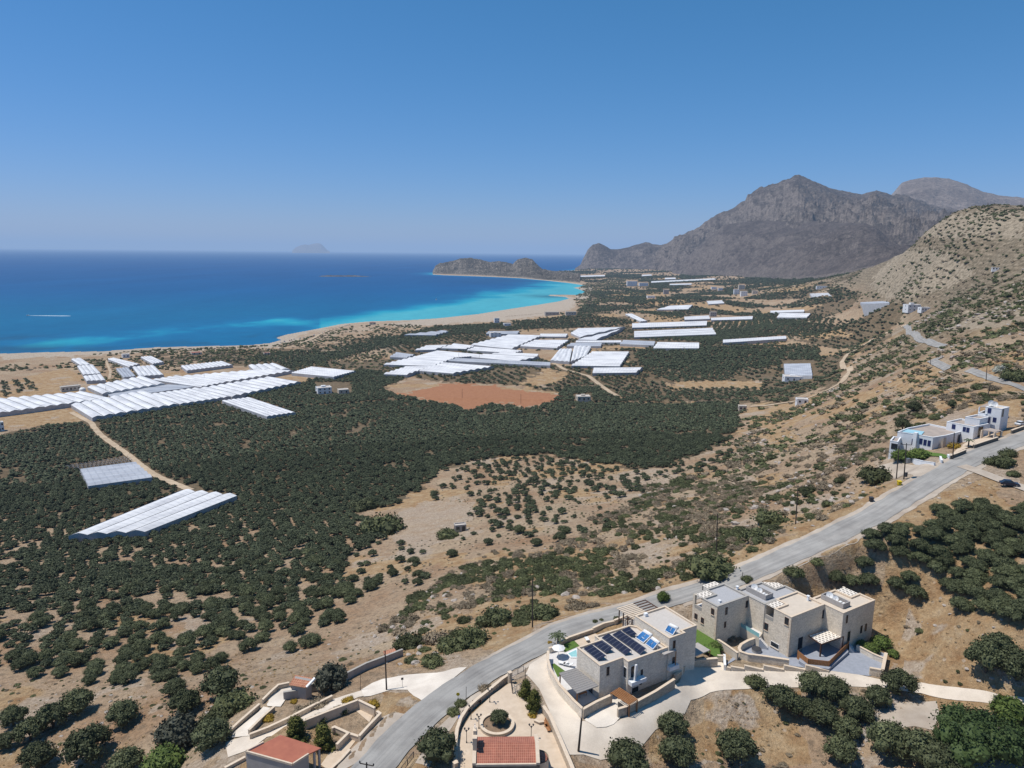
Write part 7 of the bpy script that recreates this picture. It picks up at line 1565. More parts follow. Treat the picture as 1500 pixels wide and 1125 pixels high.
# ------------------------------------------------------------------ vegetation
def ico(sub):
    bm = bmesh.new(); bmesh.ops.create_icosphere(bm, subdivisions=sub, radius=1.0)
    v = np.array([p.co[:] for p in bm.verts]); f = [tuple(q.index for q in x.verts) for x in bm.faces]; bm.free(); return v, f
ICO = {1: ico(1), 2: ico(2)}
def crown_mesh(name, mat, seed, nclump, nleaf, leaf, rx=1.0, z0=0.35, z1=1.35, cr_=0.45, shape='round', core=True, up=0.35, sub=1):
    r = np.random.default_rng(seed)
    cs = []
    for i in range(nclump):
        a = i * 2.39996 + r.random() * .8; t = math.sqrt((i + .5) / nclump)
        if shape == 'round':
            rr = (rx - cr_ * .75) * t; z = z0 + cr_ * .75 + (z1 - z0 - cr_ * 1.3) * (1 - t ** 2) * (.55 + .45 * r.random()) + (z1 - z0) * .08 * r.random()
        elif shape == 'cone':
            f = (i + .5) / nclump; z = z0 + (z1 - z0) * f * .92; rr = (rx - cr_ * .7) * max(0.02, (1 - f) ** .7) * (.4 + .6 * r.random())
        else:   # flat shrub
            rr = (rx - cr_ * .7) * t; z = z0 + cr_ * .3 + (z1 - z0 - cr_) * (1 - t ** 2) * r.random()
        cs.append((rr * math.cos(a), rr * math.sin(a), z, cr_ * (.75 + .5 * r.random())))
    V = []; Fc = []; o = 0
    if core:
        iv, if_ = ICO[sub]
        for c in cs:
            jit = 1 + (r.random((len(iv), 1)) - .5) * .45
            p = iv * jit * c[3] * (.86 if nleaf else 1.0) * np.array([1, 1, .85]) + np.array(c[:3]); p[:, 2] = np.maximum(p[:, 2], z0 * .5)
            V.append(p); Fc += [tuple(i + o for i in f) for f in if_]; o += len(p)
    if nleaf:
        k = r.integers(0, nclump, nleaf); C = np.array(cs)[k]
        d = r.normal(size=(nleaf, 3)); d[:, 2] += up; d /= np.linalg.norm(d, axis=1)[:, None]
        p = C[:, :3] + d * (C[:, 3] * (.8 + .32 * r.random(nleaf) + .28 * (r.random(nleaf) > .82)))[:, None] * np.array([1, 1, .9]); p[:, 2] = np.maximum(p[:, 2], z0 * .4)
        nrm = d + r.normal(size=(nleaf, 3)) * .55; nrm /= np.linalg.norm(nrm, axis=1)[:, None]
        t1 = np.cross(nrm, r.normal(size=(nleaf, 3))); t1 /= np.linalg.norm(t1, axis=1)[:, None]; t2 = np.cross(nrm, t1)
        s = leaf * (.6 + .8 * r.random((nleaf, 1)))
        q = np.stack([p - t1 * s - t2 * s * .1, p + t2 * s * -.55, p + t1 * s + t2 * s * .1, p + t2 * s * .6], 1).reshape(-1, 3)
        V.append(q); Fc += [(o + 4 * i, o + 4 * i + 1, o + 4 * i + 2, o + 4 * i + 3) for i in range(nleaf)]
    me = bpy.data.meshes.new(name); me.from_pydata(np.vstack(V).tolist(), [], Fc); me.materials.append(M[mat] if isinstance(mat, str) else mat); me.update()
    return me
def trunk_mesh(name, seed, h=0.75, r0=0.09, limbs=4):
    r = random.Random(seed); mb = MB()
    top = (r.uniform(-.08, .08), r.uniform(-.08, .08), h * .55)
    mb.tube([(0, 0, -.12), (r.uniform(-.03, .03), r.uniform(-.03, .03), h * .28), top], [r0 * 1.25, r0, r0 * .8], 6)
    for i in range(limbs):
        a = i * 6.283 / limbs + r.uniform(-.4, .4); q = r.uniform(.3, .5)
        mb.tube([top, (top[0] + math.cos(a) * q * .5, top[1] + math.sin(a) * q * .5, h * .85), (math.cos(a) * q, math.sin(a) * q, h * 1.25)], [r0 * .6, r0 * .42, r0 * .2], 5)
    me = bpy.data.meshes.new(name); me.from_pydata(mb.v, [], mb.f); me.materials.append(M['bark']); me.update(); return me
T_OL = [trunk_mesh('trunk', i) for i in range(3)]
C_OL = [crown_mesh('crown', 'leaf_olive_near', 100 + i, 17, 3200, .062, cr_=.31 + .03 * i, z1=1.3 + .1 * i) for i in range(4)]
C_OLM = [crown_mesh('crown', 'leaf_olive', 140 + i, 10, 430, .13, cr_=.4, z0=.3) for i in range(4)]
C_OLF = [crown_mesh('crown', 'leaf_olive', 160 + i, 5, 26, .32, cr_=.5, z0=.15, z1=1.25) for i in range(3)]
C_SH = [crown_mesh('foliage', 'leaf_shrub', 200 + i, 11, 1300, .07, z0=0, z1=.85, cr_=.42, shape='flat') for i in range(4)]
C_SHD = [crown_mesh('foliage', 'leaf_dry', 230 + i, 9, 800, .08, z0=0, z1=.75, cr_=.4, shape='flat') for i in range(2)]
C_SHF = [crown_mesh('foliage', 'leaf_shrub', 260 + i, 4, 22, .3, z0=0, z1=.85, cr_=.55, shape='flat') for i in range(3)]
C_SHFD = [crown_mesh('foliage', 'leaf_dry', 280 + i, 4, 16, .3, z0=0, z1=.7, cr_=.5, shape='flat') for i in range(1)]

# ------------------------------------------------------------------ trees and bushes one can tell apart
CR_ = {'fig': [crown_mesh('crown', 'leaf_fig', 300 + i, 30, 7000, .034, cr_=.3, z0=.12, z1=1.05) for i in range(2)],
       'conifer': [crown_mesh('crown', 'leaf_conifer', 310 + i, 22, 2200, .08, cr_=.36, z0=.1, z1=2.0, shape='cone') for i in range(2)],
       'green': [crown_mesh('crown', 'leaf_green', 320 + i, 14, 1700, .075, cr_=.4, z0=.1, z1=1.3) for i in range(2)],
       'grey': [crown_mesh('crown', 'leaf_grey', 330, 17, 1800, .08, cr_=.4, z0=.2, z1=1.5)],
       'oleander': [crown_mesh('crown', 'leaf_white', 340, 12, 1200, .08, cr_=.4, z0=0, z1=1.0, shape='flat')],
       'yellow': [crown_mesh('crown', 'leaf_yellow', 350, 10, 800, .08, cr_=.42, z0=0, z1=.7, shape='flat')],
       'olive': C_OL, 'shrub': C_SH, 'dry': C_SHD}
def tree_px(kind, u, v, wpx, lab, hs=1.0, name=None, cat='tree', grp=None, dv=.3, z=None, flat=False):
    """crown about wpx wide centred on the bearing (u, v)"""
    if kind in ('shrub', 'dry', 'yellow', 'oleander'): dv = .13
    g = ground(u, v + wpx * dv) if z is None else gz(u, v + wpx * dv, z)
    Zd = g[1] * FW[1] + (g[2] - ZC) * FW[2]; r = wpx * Zd / F / 2 * .97
    me = CR_[kind][random.randrange(len(CR_[kind]))]; s = (r, r * random.uniform(.9, 1.1), r * hs); rz = random.uniform(0, 6.28)
    if flat or kind in ('oleander', 'yellow', 'shrub', 'dry'):
        o = bpy.data.objects.new(name or 'shrub', me); COL.objects.link(o); o.location = g; o.scale = s; o.rotation_euler[2] = rz; return tag(o, lab, cat if cat != 'tree' else 'shrub', grp)
    t = thing(name or {'olive': 'olive_tree', 'conifer': 'conifer', 'fig': 'fig_tree'}.get(kind, 'tree'), tuple(g), lab, cat, grp)
    for nm, m_ in (('trunk', T_OL[random.randrange(3)]), ('crown', me)): o = bpy.data.objects.new(nm, m_); COL.objects.link(o); o.parent = t; o.scale = s; o.rotation_euler[2] = rz
    return t
for a in [('fig', 1428, 1067, 128, 'very large round deep green tree at the lower right'), ('green', 1478, 1036, 62, 'bright light-green tree behind the very large round tree', .8), ('fig', 1520, 1085, 90, 'deep green tree cut by the right picture edge, next to the very large one', .8),
          ('olive', 640, 1096, 62, 'big dusty olive tree between the road and the chapel'), ('olive', 732, 1050, 30, 'spreading olive tree inside the round stone planter', 1.0, None, 'tree', None, .3, 81.0), ('conifer', 434, 1068, 42, 'left of two bushy yellow-green trees over the red-roofed house', .8), ('conifer', 474, 1080, 44, 'right of two bushy yellow-green trees over the red-roofed house', .8),
          ('conifer', 770, 1015, 27, 'egg-shaped yellow-green bush on the plaza, nearer the gate', 1.1), ('conifer', 783, 1032, 30, 'egg-shaped yellow-green bush on the plaza, farther from the gate', 1.1), ('grey', 486, 994, 54, 'dark grey-leaved tree standing right of the tiled hut'),
          ('green', 971, 874, 21, 'small round green tree at the roadside behind the pale pergola'), ('green', 1078, 907, 22, 'green tree in the planted bed between the two stone villas', 1.5),
          ('green', 1290, 938, 32, 'largest bright bush at the right end of the beige-roofed villa', .8), ('green', 1263, 943, 20, 'small bright bush left of the largest one by the stone villa', .8), ('green', 1276, 948, 26, 'middle bright bush above the parking wall', .8), ('green', 1308, 955, 20, 'bright bush outside the right parking wall', .7),
          ('olive', 986, 1062, 50, 'olive tree at the edge of the driveway, upper of a pair'), ('olive', 992, 1103, 58, 'olive tree below the driveway edge, lower of a pair'), ('olive', 918, 1112, 62, 'olive tree cut by the bottom edge, right of the leaning pole'), ('olive', 1078, 1090, 66, 'lone olive tree in the middle of the dry slope at the bottom'),
          ('olive', 1143, 1022, 50, 'olive tree under the stepped wall, left end of the olive cluster'), ('olive', 1190, 1003, 46, 'olive tree touching the driveway below the brown fence'), ('olive', 1222, 1010, 44, 'olive tree touching the driveway below the parking'), ('olive', 1170, 1035, 44, 'olive tree in the cluster below the stepped wall, middle left'), ('olive', 1205, 1048, 50, 'olive tree in the centre of the cluster below the villa'), ('olive', 1255, 1040, 46, 'olive tree at the right of the cluster, beside the pale lot'), ('olive', 1240, 1068, 48, 'olive tree above the bottom pair of the cluster'), ('olive', 1232, 1100, 54, 'olive tree near the bottom edge beside the heap of stones'), ('olive', 1285, 1022, 40, 'olive tree between the cluster and the pale lot'),
          ('olive', 1316, 1001, 54, 'grey-green olive tree overhanging the driveway at the parking wall'), ('olive', 1300, 1085, 66, 'wide olive tree at the bottom, left half of a big clump'), ('olive', 1345, 1096, 70, 'wide olive tree at the bottom, middle of a big clump'), ('olive', 1375, 1118, 66, 'wide olive tree at the bottom, right of a big clump'),
          ('olive', 1445, 962, 66, 'big dark olive tree on the dry slope above the driveway'), ('olive', 1490, 975, 64, 'big dark olive tree at the right edge above the driveway'), ('olive', 1462, 945, 50, 'dark olive tree behind the two big ones at the right'),
          ('olive', 326, 1002, 60, 'large dark olive tree left of the big hedge'), ('olive', 182, 1046, 46, 'round olive tree alone on the slope at lower left'), ('olive', 272, 1030, 48, 'olive tree between the lone round one and the hedge'), ('olive', 130, 1092, 72, 'wide olive tree near the bottom left corner'), ('olive', 55, 1108, 56, 'olive tree in the bottom left corner, second from the edge'), ('olive', 12, 1085, 36, 'olive tree at the left edge near the bottom'), ('olive', 45, 1070, 50, 'olive tree on the left slope above the corner trees'), ('olive', 78, 1050, 52, 'olive tree in the loose row on the left slope'), ('olive', 115, 1030, 50, 'rightmost olive tree in the loose row on the left slope'), ('olive', 20, 1050, 40, 'small olive tree at the left edge of the slope'),
          ('olive', 185, 1118, 50, 'olive tree cut by the bottom edge at the left'), ('grey', 262, 1075, 70, 'grey-green broad tree left of the white driveway'), ('green', 240, 1112, 70, 'green bushy tree at the bottom left below the hedge', .8), ('olive', 310, 1078, 56, 'dark tree at the lower end of the big hedge'),
          ('green', 1345, 662, 34, 'bright green tree in front of the first white house, right part', .7), ('green', 1320, 664, 34, 'bright green tree in front of the first white house, left part', .7), ('olive', 1338, 598, 22, 'round dark tree on the slope behind the first white house', 1.2), ('olive', 1394, 595, 13, 'small round tree with tall trunk behind the white houses', 1.4), ('olive', 1322, 625, 26, 'dark tree at the back left of the first white house', 1.2)]: tree_px(*a)
for a in [('yellow', 780, 1047, 16, 'orange flowering plants at the foot of the egg-shaped bushes'), ('yellow', 393, 1052, 22, 'orange flowering bush by the white driveway'), ('yellow', 545, 1031, 24, 'orange-yellow bush at the corner of the sandstone wall'), ('yellow', 510, 1025, 20, 'orange bush along the grey lane'), ('yellow', 431, 1027, 12, 'small orange bush below the tiled hut'), ('yellow', 1399, 653, 22, 'yellow-green round bush in front of the first white house'), ('yellow', 805, 941, 9, 'small yellow-green bush under the palm'), ('shrub', 1108, 998, 34, 'pale yellow-green bush on the driveway edge below the stepped wall'),
          ('oleander', 1465, 542, 22, 'white-flowering oleander, left of the garden at the right edge'), ('oleander', 1477, 551, 20, 'white-flowering oleander below the first one at the right edge'), ('shrub', 1490, 550, 44, 'green garden hedge around the pool at the right edge'),
          ('shrub', 345, 1030, 66, 'big dense hedge along the white driveway, upper half'), ('shrub', 318, 1052, 60, 'big dense hedge along the white driveway, lower half'), ('shrub', 1256, 613, 30, 'low green bush on the slope'), ('shrub', 1465, 676, 40, 'big low green bush across the road, at the junction'), ('shrub', 1477, 664, 28, 'low green bush across the road, behind the big one'), ('shrub', 1485, 694, 20, 'dark small bush beside the side road'), ('shrub', 1284, 696, 54, 'dark green bush left of the gravel yard'),
          ('shrub', 635, 968, 40, 'round dark green bush above the pull-off'), ('shrub', 600, 940, 50, 'dark bush thicket at the end of the long grey wall'), ('shrub', 690, 935, 60, 'large green thicket on the bank above the road'), ('shrub', 725, 905, 56, 'large dark thicket left of the roadside pole'), ('shrub', 660, 945, 50, 'dark thicket above the round roadside bush'), ('dry', 640, 935, 44, 'grey-brown twiggy thicket among green bushes'), ('shrub', 800, 898, 44, 'green bush right of the roadside pole'), ('shrub', 1045, 830, 70, 'wide dark thicket around the pole below the road'), ('shrub', 1130, 760, 50, 'green thicket left of the crossarm pole'), ('shrub', 1112, 785, 46, 'green thicket below the crossarm pole'), ('shrub', 950, 858, 40, 'low green bushes on the verge above the pergola'),
          ('shrub', 1163, 838, 32, 'dark bush by the road above the stone villas, left one'), ('shrub', 1196, 823, 22, 'dark bush by the road above the stone villas, right one'), ('shrub', 655, 783, 36, 'big green bush in front of the grey concrete hut'), ('shrub', 560, 770, 70, 'dark spreading trees at the edge of the bare patch'), ('shrub', 535, 740, 40, 'dark dense bush at the left of the bare patch'),
          ('shrub', 872, 910, 10, 'small round green shrub behind the solar villa, left one'), ('shrub', 881, 908, 8, 'small round green shrub behind the solar villa, right one'), ('shrub', 905, 907, 16, 'dark green shrub in the roadside planter'), ('shrub', 1095, 848, 18, 'clipped dark green hedge at the road behind the grey-roofed villa'), ('shrub', 1035, 950, 26, 'leafy plants behind the low bent wall, left group'), ('green', 1048, 948, 22, 'leafy banana-like plants behind the low bent wall, right group'), ('shrub', 1063, 925, 20, 'dark plants in the bed below the grey-roofed villa'), ('dry', 1072, 935, 18, 'brown-green plants in the garden bed'),
          ('dry', 440, 1040, 26, 'grey rockery plants below the tiled hut'), ('dry', 465, 1030, 30, 'grey grassy plants on the rockery, right part'), ('shrub', 500, 1040, 26, 'blue-green plants along the grey lane'), ('shrub', 470, 1052, 24, 'blue-green plants behind the sandstone wall'), ('shrub', 498, 1073, 14, 'small plants inside the hook-shaped planter'), ('shrub', 675, 1030, 20, 'thin roadside tree by the curved wall, upper'), ('shrub', 664, 1042, 22, 'grey-green small tree by the curved plaza wall, lower'), ('dry', 712, 1008, 24, 'thin dry weeds along the outside of the plaza wall')]: tree_px(*a)
# palms
def palm(p, h, nf, fl, lab):
    t = thing('palm_tree', p, lab, 'palm'); x, y, z = p; mb = MB(); mb.tube([(x, y, z - .2), (x + .05, y, z + h * .5), (x, y, z + h)], [.24, .2, .17], 8); mb.build('trunk', 'bark', t)
    r = random.Random(3); mb = MB()
    for k in range(nf):
        a = 6.283 * k / nf + r.uniform(-.2, .2); up = r.uniform(.25, .9); prev = None; dx, dy = math.cos(a), math.sin(a)
        for j in range(9):
            q = j / 8; px_ = x + dx * fl * q; py_ = y + dy * fl * q; pz_ = z + h + fl * (up * q - (.45 + up * .55) * q * q); w = fl * .17 * math.sin(math.pi * min(1, q * .9 + .1)) + .02; cur = ((px_ - dy * w, py_ + dx * w, pz_ - w * .45), (px_, py_, pz_), (px_ + dy * w, py_ - dx * w, pz_ - w * .45))
            if prev: mb.add([prev[0], prev[1], cur[1], cur[0]], [(0, 1, 2, 3)]) if j % 2 else mb.add([prev[1], prev[2], cur[2], cur[1]], [(0, 1, 2, 3)]); mb.add([prev[1], prev[1], cur[1], cur[1]], []) 
            if prev and j % 2 == 0: mb.add([prev[0], prev[1], cur[1]], [(0, 1, 2)])
            if prev and j % 2 == 1: mb.add([prev[1], prev[2], cur[1]], [(0, 1, 2)])
            prev = cur
    mb.build('frond_crown', 'palm', t)
palm(tuple(gz(817, 945, 80.1)), 2.3, 13, 2.2, 'feathery palm beside the driveway entrance of the solar villa')
palm(tuple(ground(1418, 655)), 2.2, 12, 1.8, 'small palm in the yard of the middle white house')
palm(tuple(ground(721, 492)), 6, 12, 3.2, 'left palm in front of the white house in the central cluster'); palm(tuple(ground(729, 491.5)), 6.5, 12, 3.2, 'right palm in front of the white house in the central cluster')
EXW = [(ROADC[:, :2], 6.0)] + [(np.array(gp(p))[:, :2], w * .5 + 1.6) for _, p, w, _ in TR]
EXPOLY_W = [np.array(p) for p, _, _ in PADS]
EXPX = EXCL + [REDF] + FIELDS[:1] + [FIELDS[1], FIELDS[5], [(760, 940), (800, 955), (808, 1000), (830, 1080), (850, 1110), (880, 1115), (960, 1070), (1012, 1026), (1060, 1012), (1244, 1007), (1400, 1027), (1530, 1048), (1530, 1028), (1400, 1004), (1290, 996), (1300, 950), (1230, 865), (1110, 850), (960, 870), (830, 915)],
   [(525, 1025), (530, 1008), (560, 992), (640, 983), (690, 975), (650, 1030), (600, 1050), (560, 1060)], [(325, 1085), (385, 1034), (410, 1004), (470, 1000), (500, 1035), (440, 1065), (360, 1100), (330, 1115)],
   [(1280, 690), (1310, 668), (1300, 655), (1345, 625), (1440, 590), (1500, 585), (1500, 640), (1400, 690), (1340, 712)], [(840, 590), (840, 578), (868, 576), (870, 590)], [(462, 578), (462, 560), (515, 560), (515, 578)], [(1145, 560), (1145, 528), (1194, 528), (1194, 562)], [(1160, 592), (1190, 592), (1190, 580), (1160, 580)], [(1325, 458), (1325, 444), (1365, 444), (1365, 458)], [(712, 498), (716, 482), (740, 482), (742, 498)],
   [(590, 748), (640, 732), (685, 738), (685, 762), (640, 790), (600, 792)], [(1270, 1060), (1330, 1035), (1375, 1035), (1370, 1062), (1320, 1080)], [(90, 576), (90, 562), (126, 562), (126, 578)]]
def scatter(poly, sp, dens, rlo, rhi, ang=0.0, jit=.35, Dlim=(0, 9000), pad=True, row=1.0):
    W = np.array([ground(u, v)[:2] for u, v in poly])
    lo = W.min(0) - 10; hi = W.max(0) + 10; c = (lo + hi) / 2; R = np.hypot(*(hi - lo)) / 2
    g = np.arange(-R, R, sp); gx, gy = np.meshgrid(np.arange(-R, R, sp * row), g)
    gx = gx.ravel() + (RNG.random(gx.size) - .5) * 2 * jit * sp * row; gy = gy.ravel() + (RNG.random(gy.size) - .5) * 2 * jit * sp
    x = c[0] + gx * math.cos(ang) - gy * math.sin(ang); y = c[1] + gx * math.sin(ang) + gy * math.cos(ang)
    D = np.hypot(x, y); m = (x > lo[0]) & (x < hi[0]) & (y > lo[1]) & (y < hi[1]) & (D > max(60, Dlim[0])) & (D < Dlim[1]) & (y > 20)
    x, y, D = x[m], y[m], D[m]
    z = H(x, y); u, v = proj(x, y, z)
    wob_ = (fbm(x / 14, y / 14, 2, 91) - .5) * F / D
    m = inpoly(u + wob_ * 14, v + wob_ * 4, poly) & (RNG.random(len(x)) < dens(x, y, u, v, D))
    for p in EXPX: m &= ~inpoly(u, v, p)
    x, y, z, u, v, D = [q[m] for q in (x, y, z, u, v, D)]
    k = np.ones(len(x), bool)
    for P, w in EXW: k &= seg_dist(x, y, P)[0] > w
    for P in EXPOLY_W: k &= ~inpoly(x, y, P)
    k &= (inpoly(x, y, LANDW)) | (D < 600)
    r = rlo + (rhi - rlo) * RNG.random(len(x)) ** 1.3
    return np.stack([x, y, z, r, u, v, D], 1)[k]
const = lambda c: (lambda x, y, u, v, D: np.full(len(x), c))
ol = []; olz = []
def addol(a, zone): ol.append(a); olz.extend([zone] * len(a))
addol(scatter(GROVE, 4.15, lambda x, y, u, v, D: .97 - .8 * sstep(.62, .74, fbm(x / 8, y / 12, 2, 50)) * sstep(700, 830, v) - .5 * sstep(.66, .74, fbm(x / 25, y / 25, 3, 51)), 1.9, 2.7, .5, jit=.28), 'grove')
addol(scatter([(-250, 880), (100, 895), (300, 890), (430, 855), (500, 832), (522, 880), (490, 925), (440, 962), (330, 955), (300, 985), (250, 1010), (180, 1010), (60, 985), (-250, 1010)], 5.0, lambda x, y, u, v, D: .94 - .8 * sstep(.56, .68, fbm(x / 9, y / 13, 3, 52)), 1.8, 2.7, .35), 'slope')
addol(scatter([(455, 800), (560, 790), (600, 800), (600, 780), (610, 745), (620, 730), (700, 672), (790, 668), (870, 680), (960, 690), (1030, 668), (1070, 650), (1062, 690), (945, 720), (900, 760), (820, 800), (700, 812), (610, 850), (530, 890), (470, 870)], 6.2, lambda x, y, u, v, D: .25 + .6 * sstep(.42, .58, fbm(x / 40, y / 40, 3, 53)) + .15 * sstep(720, 680, v), 1.2, 2.5, .8), 'sparse')
addol(scatter([(1222, 852), (1240, 815), (1290, 775), (1350, 768), (1410, 750), (1500, 742), (1600, 735), (1600, 930), (1500, 905), (1440, 935), (1400, 900), (1335, 905), (1290, 868), (1255, 862)], 3.1, lambda x, y, u, v, D: .98 - .9 * sstep(.68, .74, fbm(x / 9, y / 24, 2, 54)), 1.9, 2.6, .2), 'orchard')
def plain_d(x, y, u, v, D):
    a, b_, X, Y = block_id(x, y); rows = (np.sin(X * 2 * math.pi / 11.0) > -.15)
    d = np.where(a < .6, .95, np.where(a < .8, .14, .05)); d = np.where((a < .6) & (b_ > .42), np.where(rows, .95, 0), d)
    return d * (1 - .5 * sstep(.6, .7, fbm(x / 60, y / 60, 2, 57)))
addol(scatter(PLAIN, 6.0, plain_d, 2.1, 3.1, .35, Dlim=(600, 1700)), 'plain')
addol(scatter([(800, 399), (860, 393), (1000, 391), (1260, 373), (1260, 410), (1100, 412), (960, 408), (860, 414), (840, 410)], 16, lambda x, y, u, v, D: .1 + .75 * sstep(.47, .58, fbm(x / 250, y / 250, 3, 58)), 4.5, 7.0, Dlim=(2500, 7000)), 'plain')
addol(scatter(PLAIN, 9.5, plain_d, 3.4, 5.0, .35, Dlim=(1700, 4600)), 'plain')
addol(scatter([(640, 478), (745, 474), (850, 460), (930, 470), (925, 476), (845, 480), (760, 484), (700, 487), (620, 500), (560, 510), (520, 520), (480, 530), (420, 530), (470, 520)], 6.5, const(.9), 2.6, 3.6), 'plain')
addol(scatter([(870, 512), (1000, 510), (1200, 505), (1200, 530), (1030, 545), (945, 536), (925, 515)], 6.0, const(.92), 2.5, 3.5), 'plain')
addol(scatter([(0, 560), (40, 555), (50, 572), (0, 582), (-60, 585), (-60, 560)], 6, lambda x, y, u, v, D: np.where(np.sin((x * .8 + y * .6) * .55) > -.2, .95, 0), 2.2, 2.8), 'plain')
addol(scatter([(1010, 482), (1110, 455), (1125, 470), (1200, 466), (1280, 470), (1230, 485), (1150, 492), (1060, 495), (1050, 505), (1010, 508)], 5.0, lambda x, y, u, v, D: np.where(np.sin((x * .93 - y * .36 + 25 * np.sin(y / 130)) * .5) > -.25, .97, .03), 2.3, 2.9, 0), 'plain')
OL = np.vstack(ol); OLZ = np.array(olz)
def shr_d(lo, hi, base=.05, mx=.85, s=18, sd=60):
    return lambda x, y, u, v, D: base + mx * sstep(lo, hi, fbm(x / s, y / s, 4, sd))
HILL = [(560, 962), (600, 905), (640, 850), (820, 795), (900, 755), (940, 715), (1060, 690), (1075, 650), (1100, 612), (1190, 590), (1240, 560), (1245, 520), (1330, 490), (1335, 455), (1250, 425), (1240, 360), (1430, 300), (1800, 280), (1800, 590), (1500, 625), (1440, 640), (1380, 668), (1310, 690), (1200, 768), (1050, 832), (950, 866), (800, 905), (740, 935), (690, 972), (640, 980), (590, 985)]
sh = [scatter(HILL, 2.3, lambda x, y, u, v, D: .1 + .85 * sstep(.4, .54, fbm(x / 15, y / 15, 4, 60)) * np.where(inpoly(u, v, [(560, 965), (610, 900), (700, 890), (770, 915), (830, 880), (1000, 845), (1180, 762), (1300, 690), (1330, 720), (700, 985)]), .3, 1), .6, 2.1, Dlim=(60, 330)),
      scatter(HILL, 4.2, shr_d(.4, .54, .12, .8, 22), 1.2, 3.0, Dlim=(330, 800)),
      scatter(HILL, 7.5, shr_d(.38, .56, .16, .8, 45, 63), 1.8, 4.2, Dlim=(800, 1450)),
      scatter([(1100, 612), (1190, 590), (1225, 560), (1250, 520), (1330, 470), (1340, 455), (1250, 425), (1280, 370), (1240, 370), (1100, 400), (1000, 400), (1100, 430), (1250, 440), (1290, 480), (1240, 515)], 8, const(.3), 2, 4, Dlim=(600, 3500)),
      scatter([(-200, 1140), (-200, 1010), (60, 990), (300, 990), (330, 960), (440, 965), (490, 930), (560, 910), (590, 905), (560, 960), (560, 1000), (420, 1000), (330, 1080), (260, 1140)], 4, lambda x, y, u, v, D: .03 + .12 * sstep(.5, .6, fbm(x / 15, y / 15, 3, 64)), .5, 1.2),
      scatter([(1240, 870), (1180, 860), (1290, 780), (1420, 700), (1560, 745), (1500, 742), (1350, 765), (1240, 815)], 4, const(.13), .5, 1.5),
      scatter([(1310, 985), (1310, 890), (1400, 900), (1600, 940), (1600, 1025), (1400, 1003)], 4, const(.12), .4, 1.1),
      scatter([(940, 1125), (1010, 1040), (1060, 1015), (1250, 1010), (1330, 1020), (1240, 1130)], 3, const(.16), .3, .9),
      scatter([(120, 520), (240, 512), (400, 507), (520, 478), (600, 475), (640, 482), (600, 500), (520, 512), (420, 525), (0, 545), (0, 535), (300, 520)], 8, shr_d(.4, .52, .15, .75, 50, 66), 1.8, 4.0),
      scatter([(842, 440), (850, 418), (900, 405), (990, 405), (1000, 425), (900, 440), (850, 455)], 11, shr_d(.42, .55, .15, .6, 90, 67), 2.5, 5.5),
      scatter([(690, 812), (820, 800), (900, 760), (880, 800), (800, 860), (700, 890), (640, 905), (600, 900), (640, 850)], 3.0, const(.45), .8, 2.0),
      scatter([(120, 560), (120, 530), (260, 515), (420, 515), (560, 515), (600, 545), (440, 550), (330, 530), (180, 560)], 7, shr_d(.4, .52, .12, .75, 40, 68), 1.6, 3.5)]
SMALL = [[(455, 800), (560, 790), (600, 780), (610, 745), (620, 730), (700, 672), (790, 668), (870, 680), (960, 690), (1030, 668), (1070, 650), (1062, 690), (945, 720), (900, 760), (820, 800), (700, 812), (610, 850), (530, 890), (470, 870)], HILL, [(-200, 1140), (-200, 1010), (60, 990), (300, 990), (330, 960), (440, 965), (490, 930), (560, 910), (590, 905), (560, 960), (560, 1000), (420, 1000), (330, 1080), (260, 1140)], [(1310, 985), (1240, 870), (1180, 860), (1290, 780), (1420, 700), (1600, 745), (1600, 1030), (1400, 1005)], [(940, 1125), (1010, 1040), (1060, 1015), (1250, 1010), (1330, 1020), (1240, 1130)]]
sh += [scatter(p_, 2.2, lambda x, y, u, v, D: .06 + .4 * sstep(.42, .6, fbm(x / 11, y / 11, 4, 74)), .22, .62, Dlim=(60, 460)) for p_ in SMALL]
SH = np.vstack(sh)
dryp = (vnoise(SH[:, 0] / 9, SH[:, 1] / 9, 71) * .6 + RNG.random(len(SH)) * .4) > np.where(SH[:, 6] < 500, .5, .64)

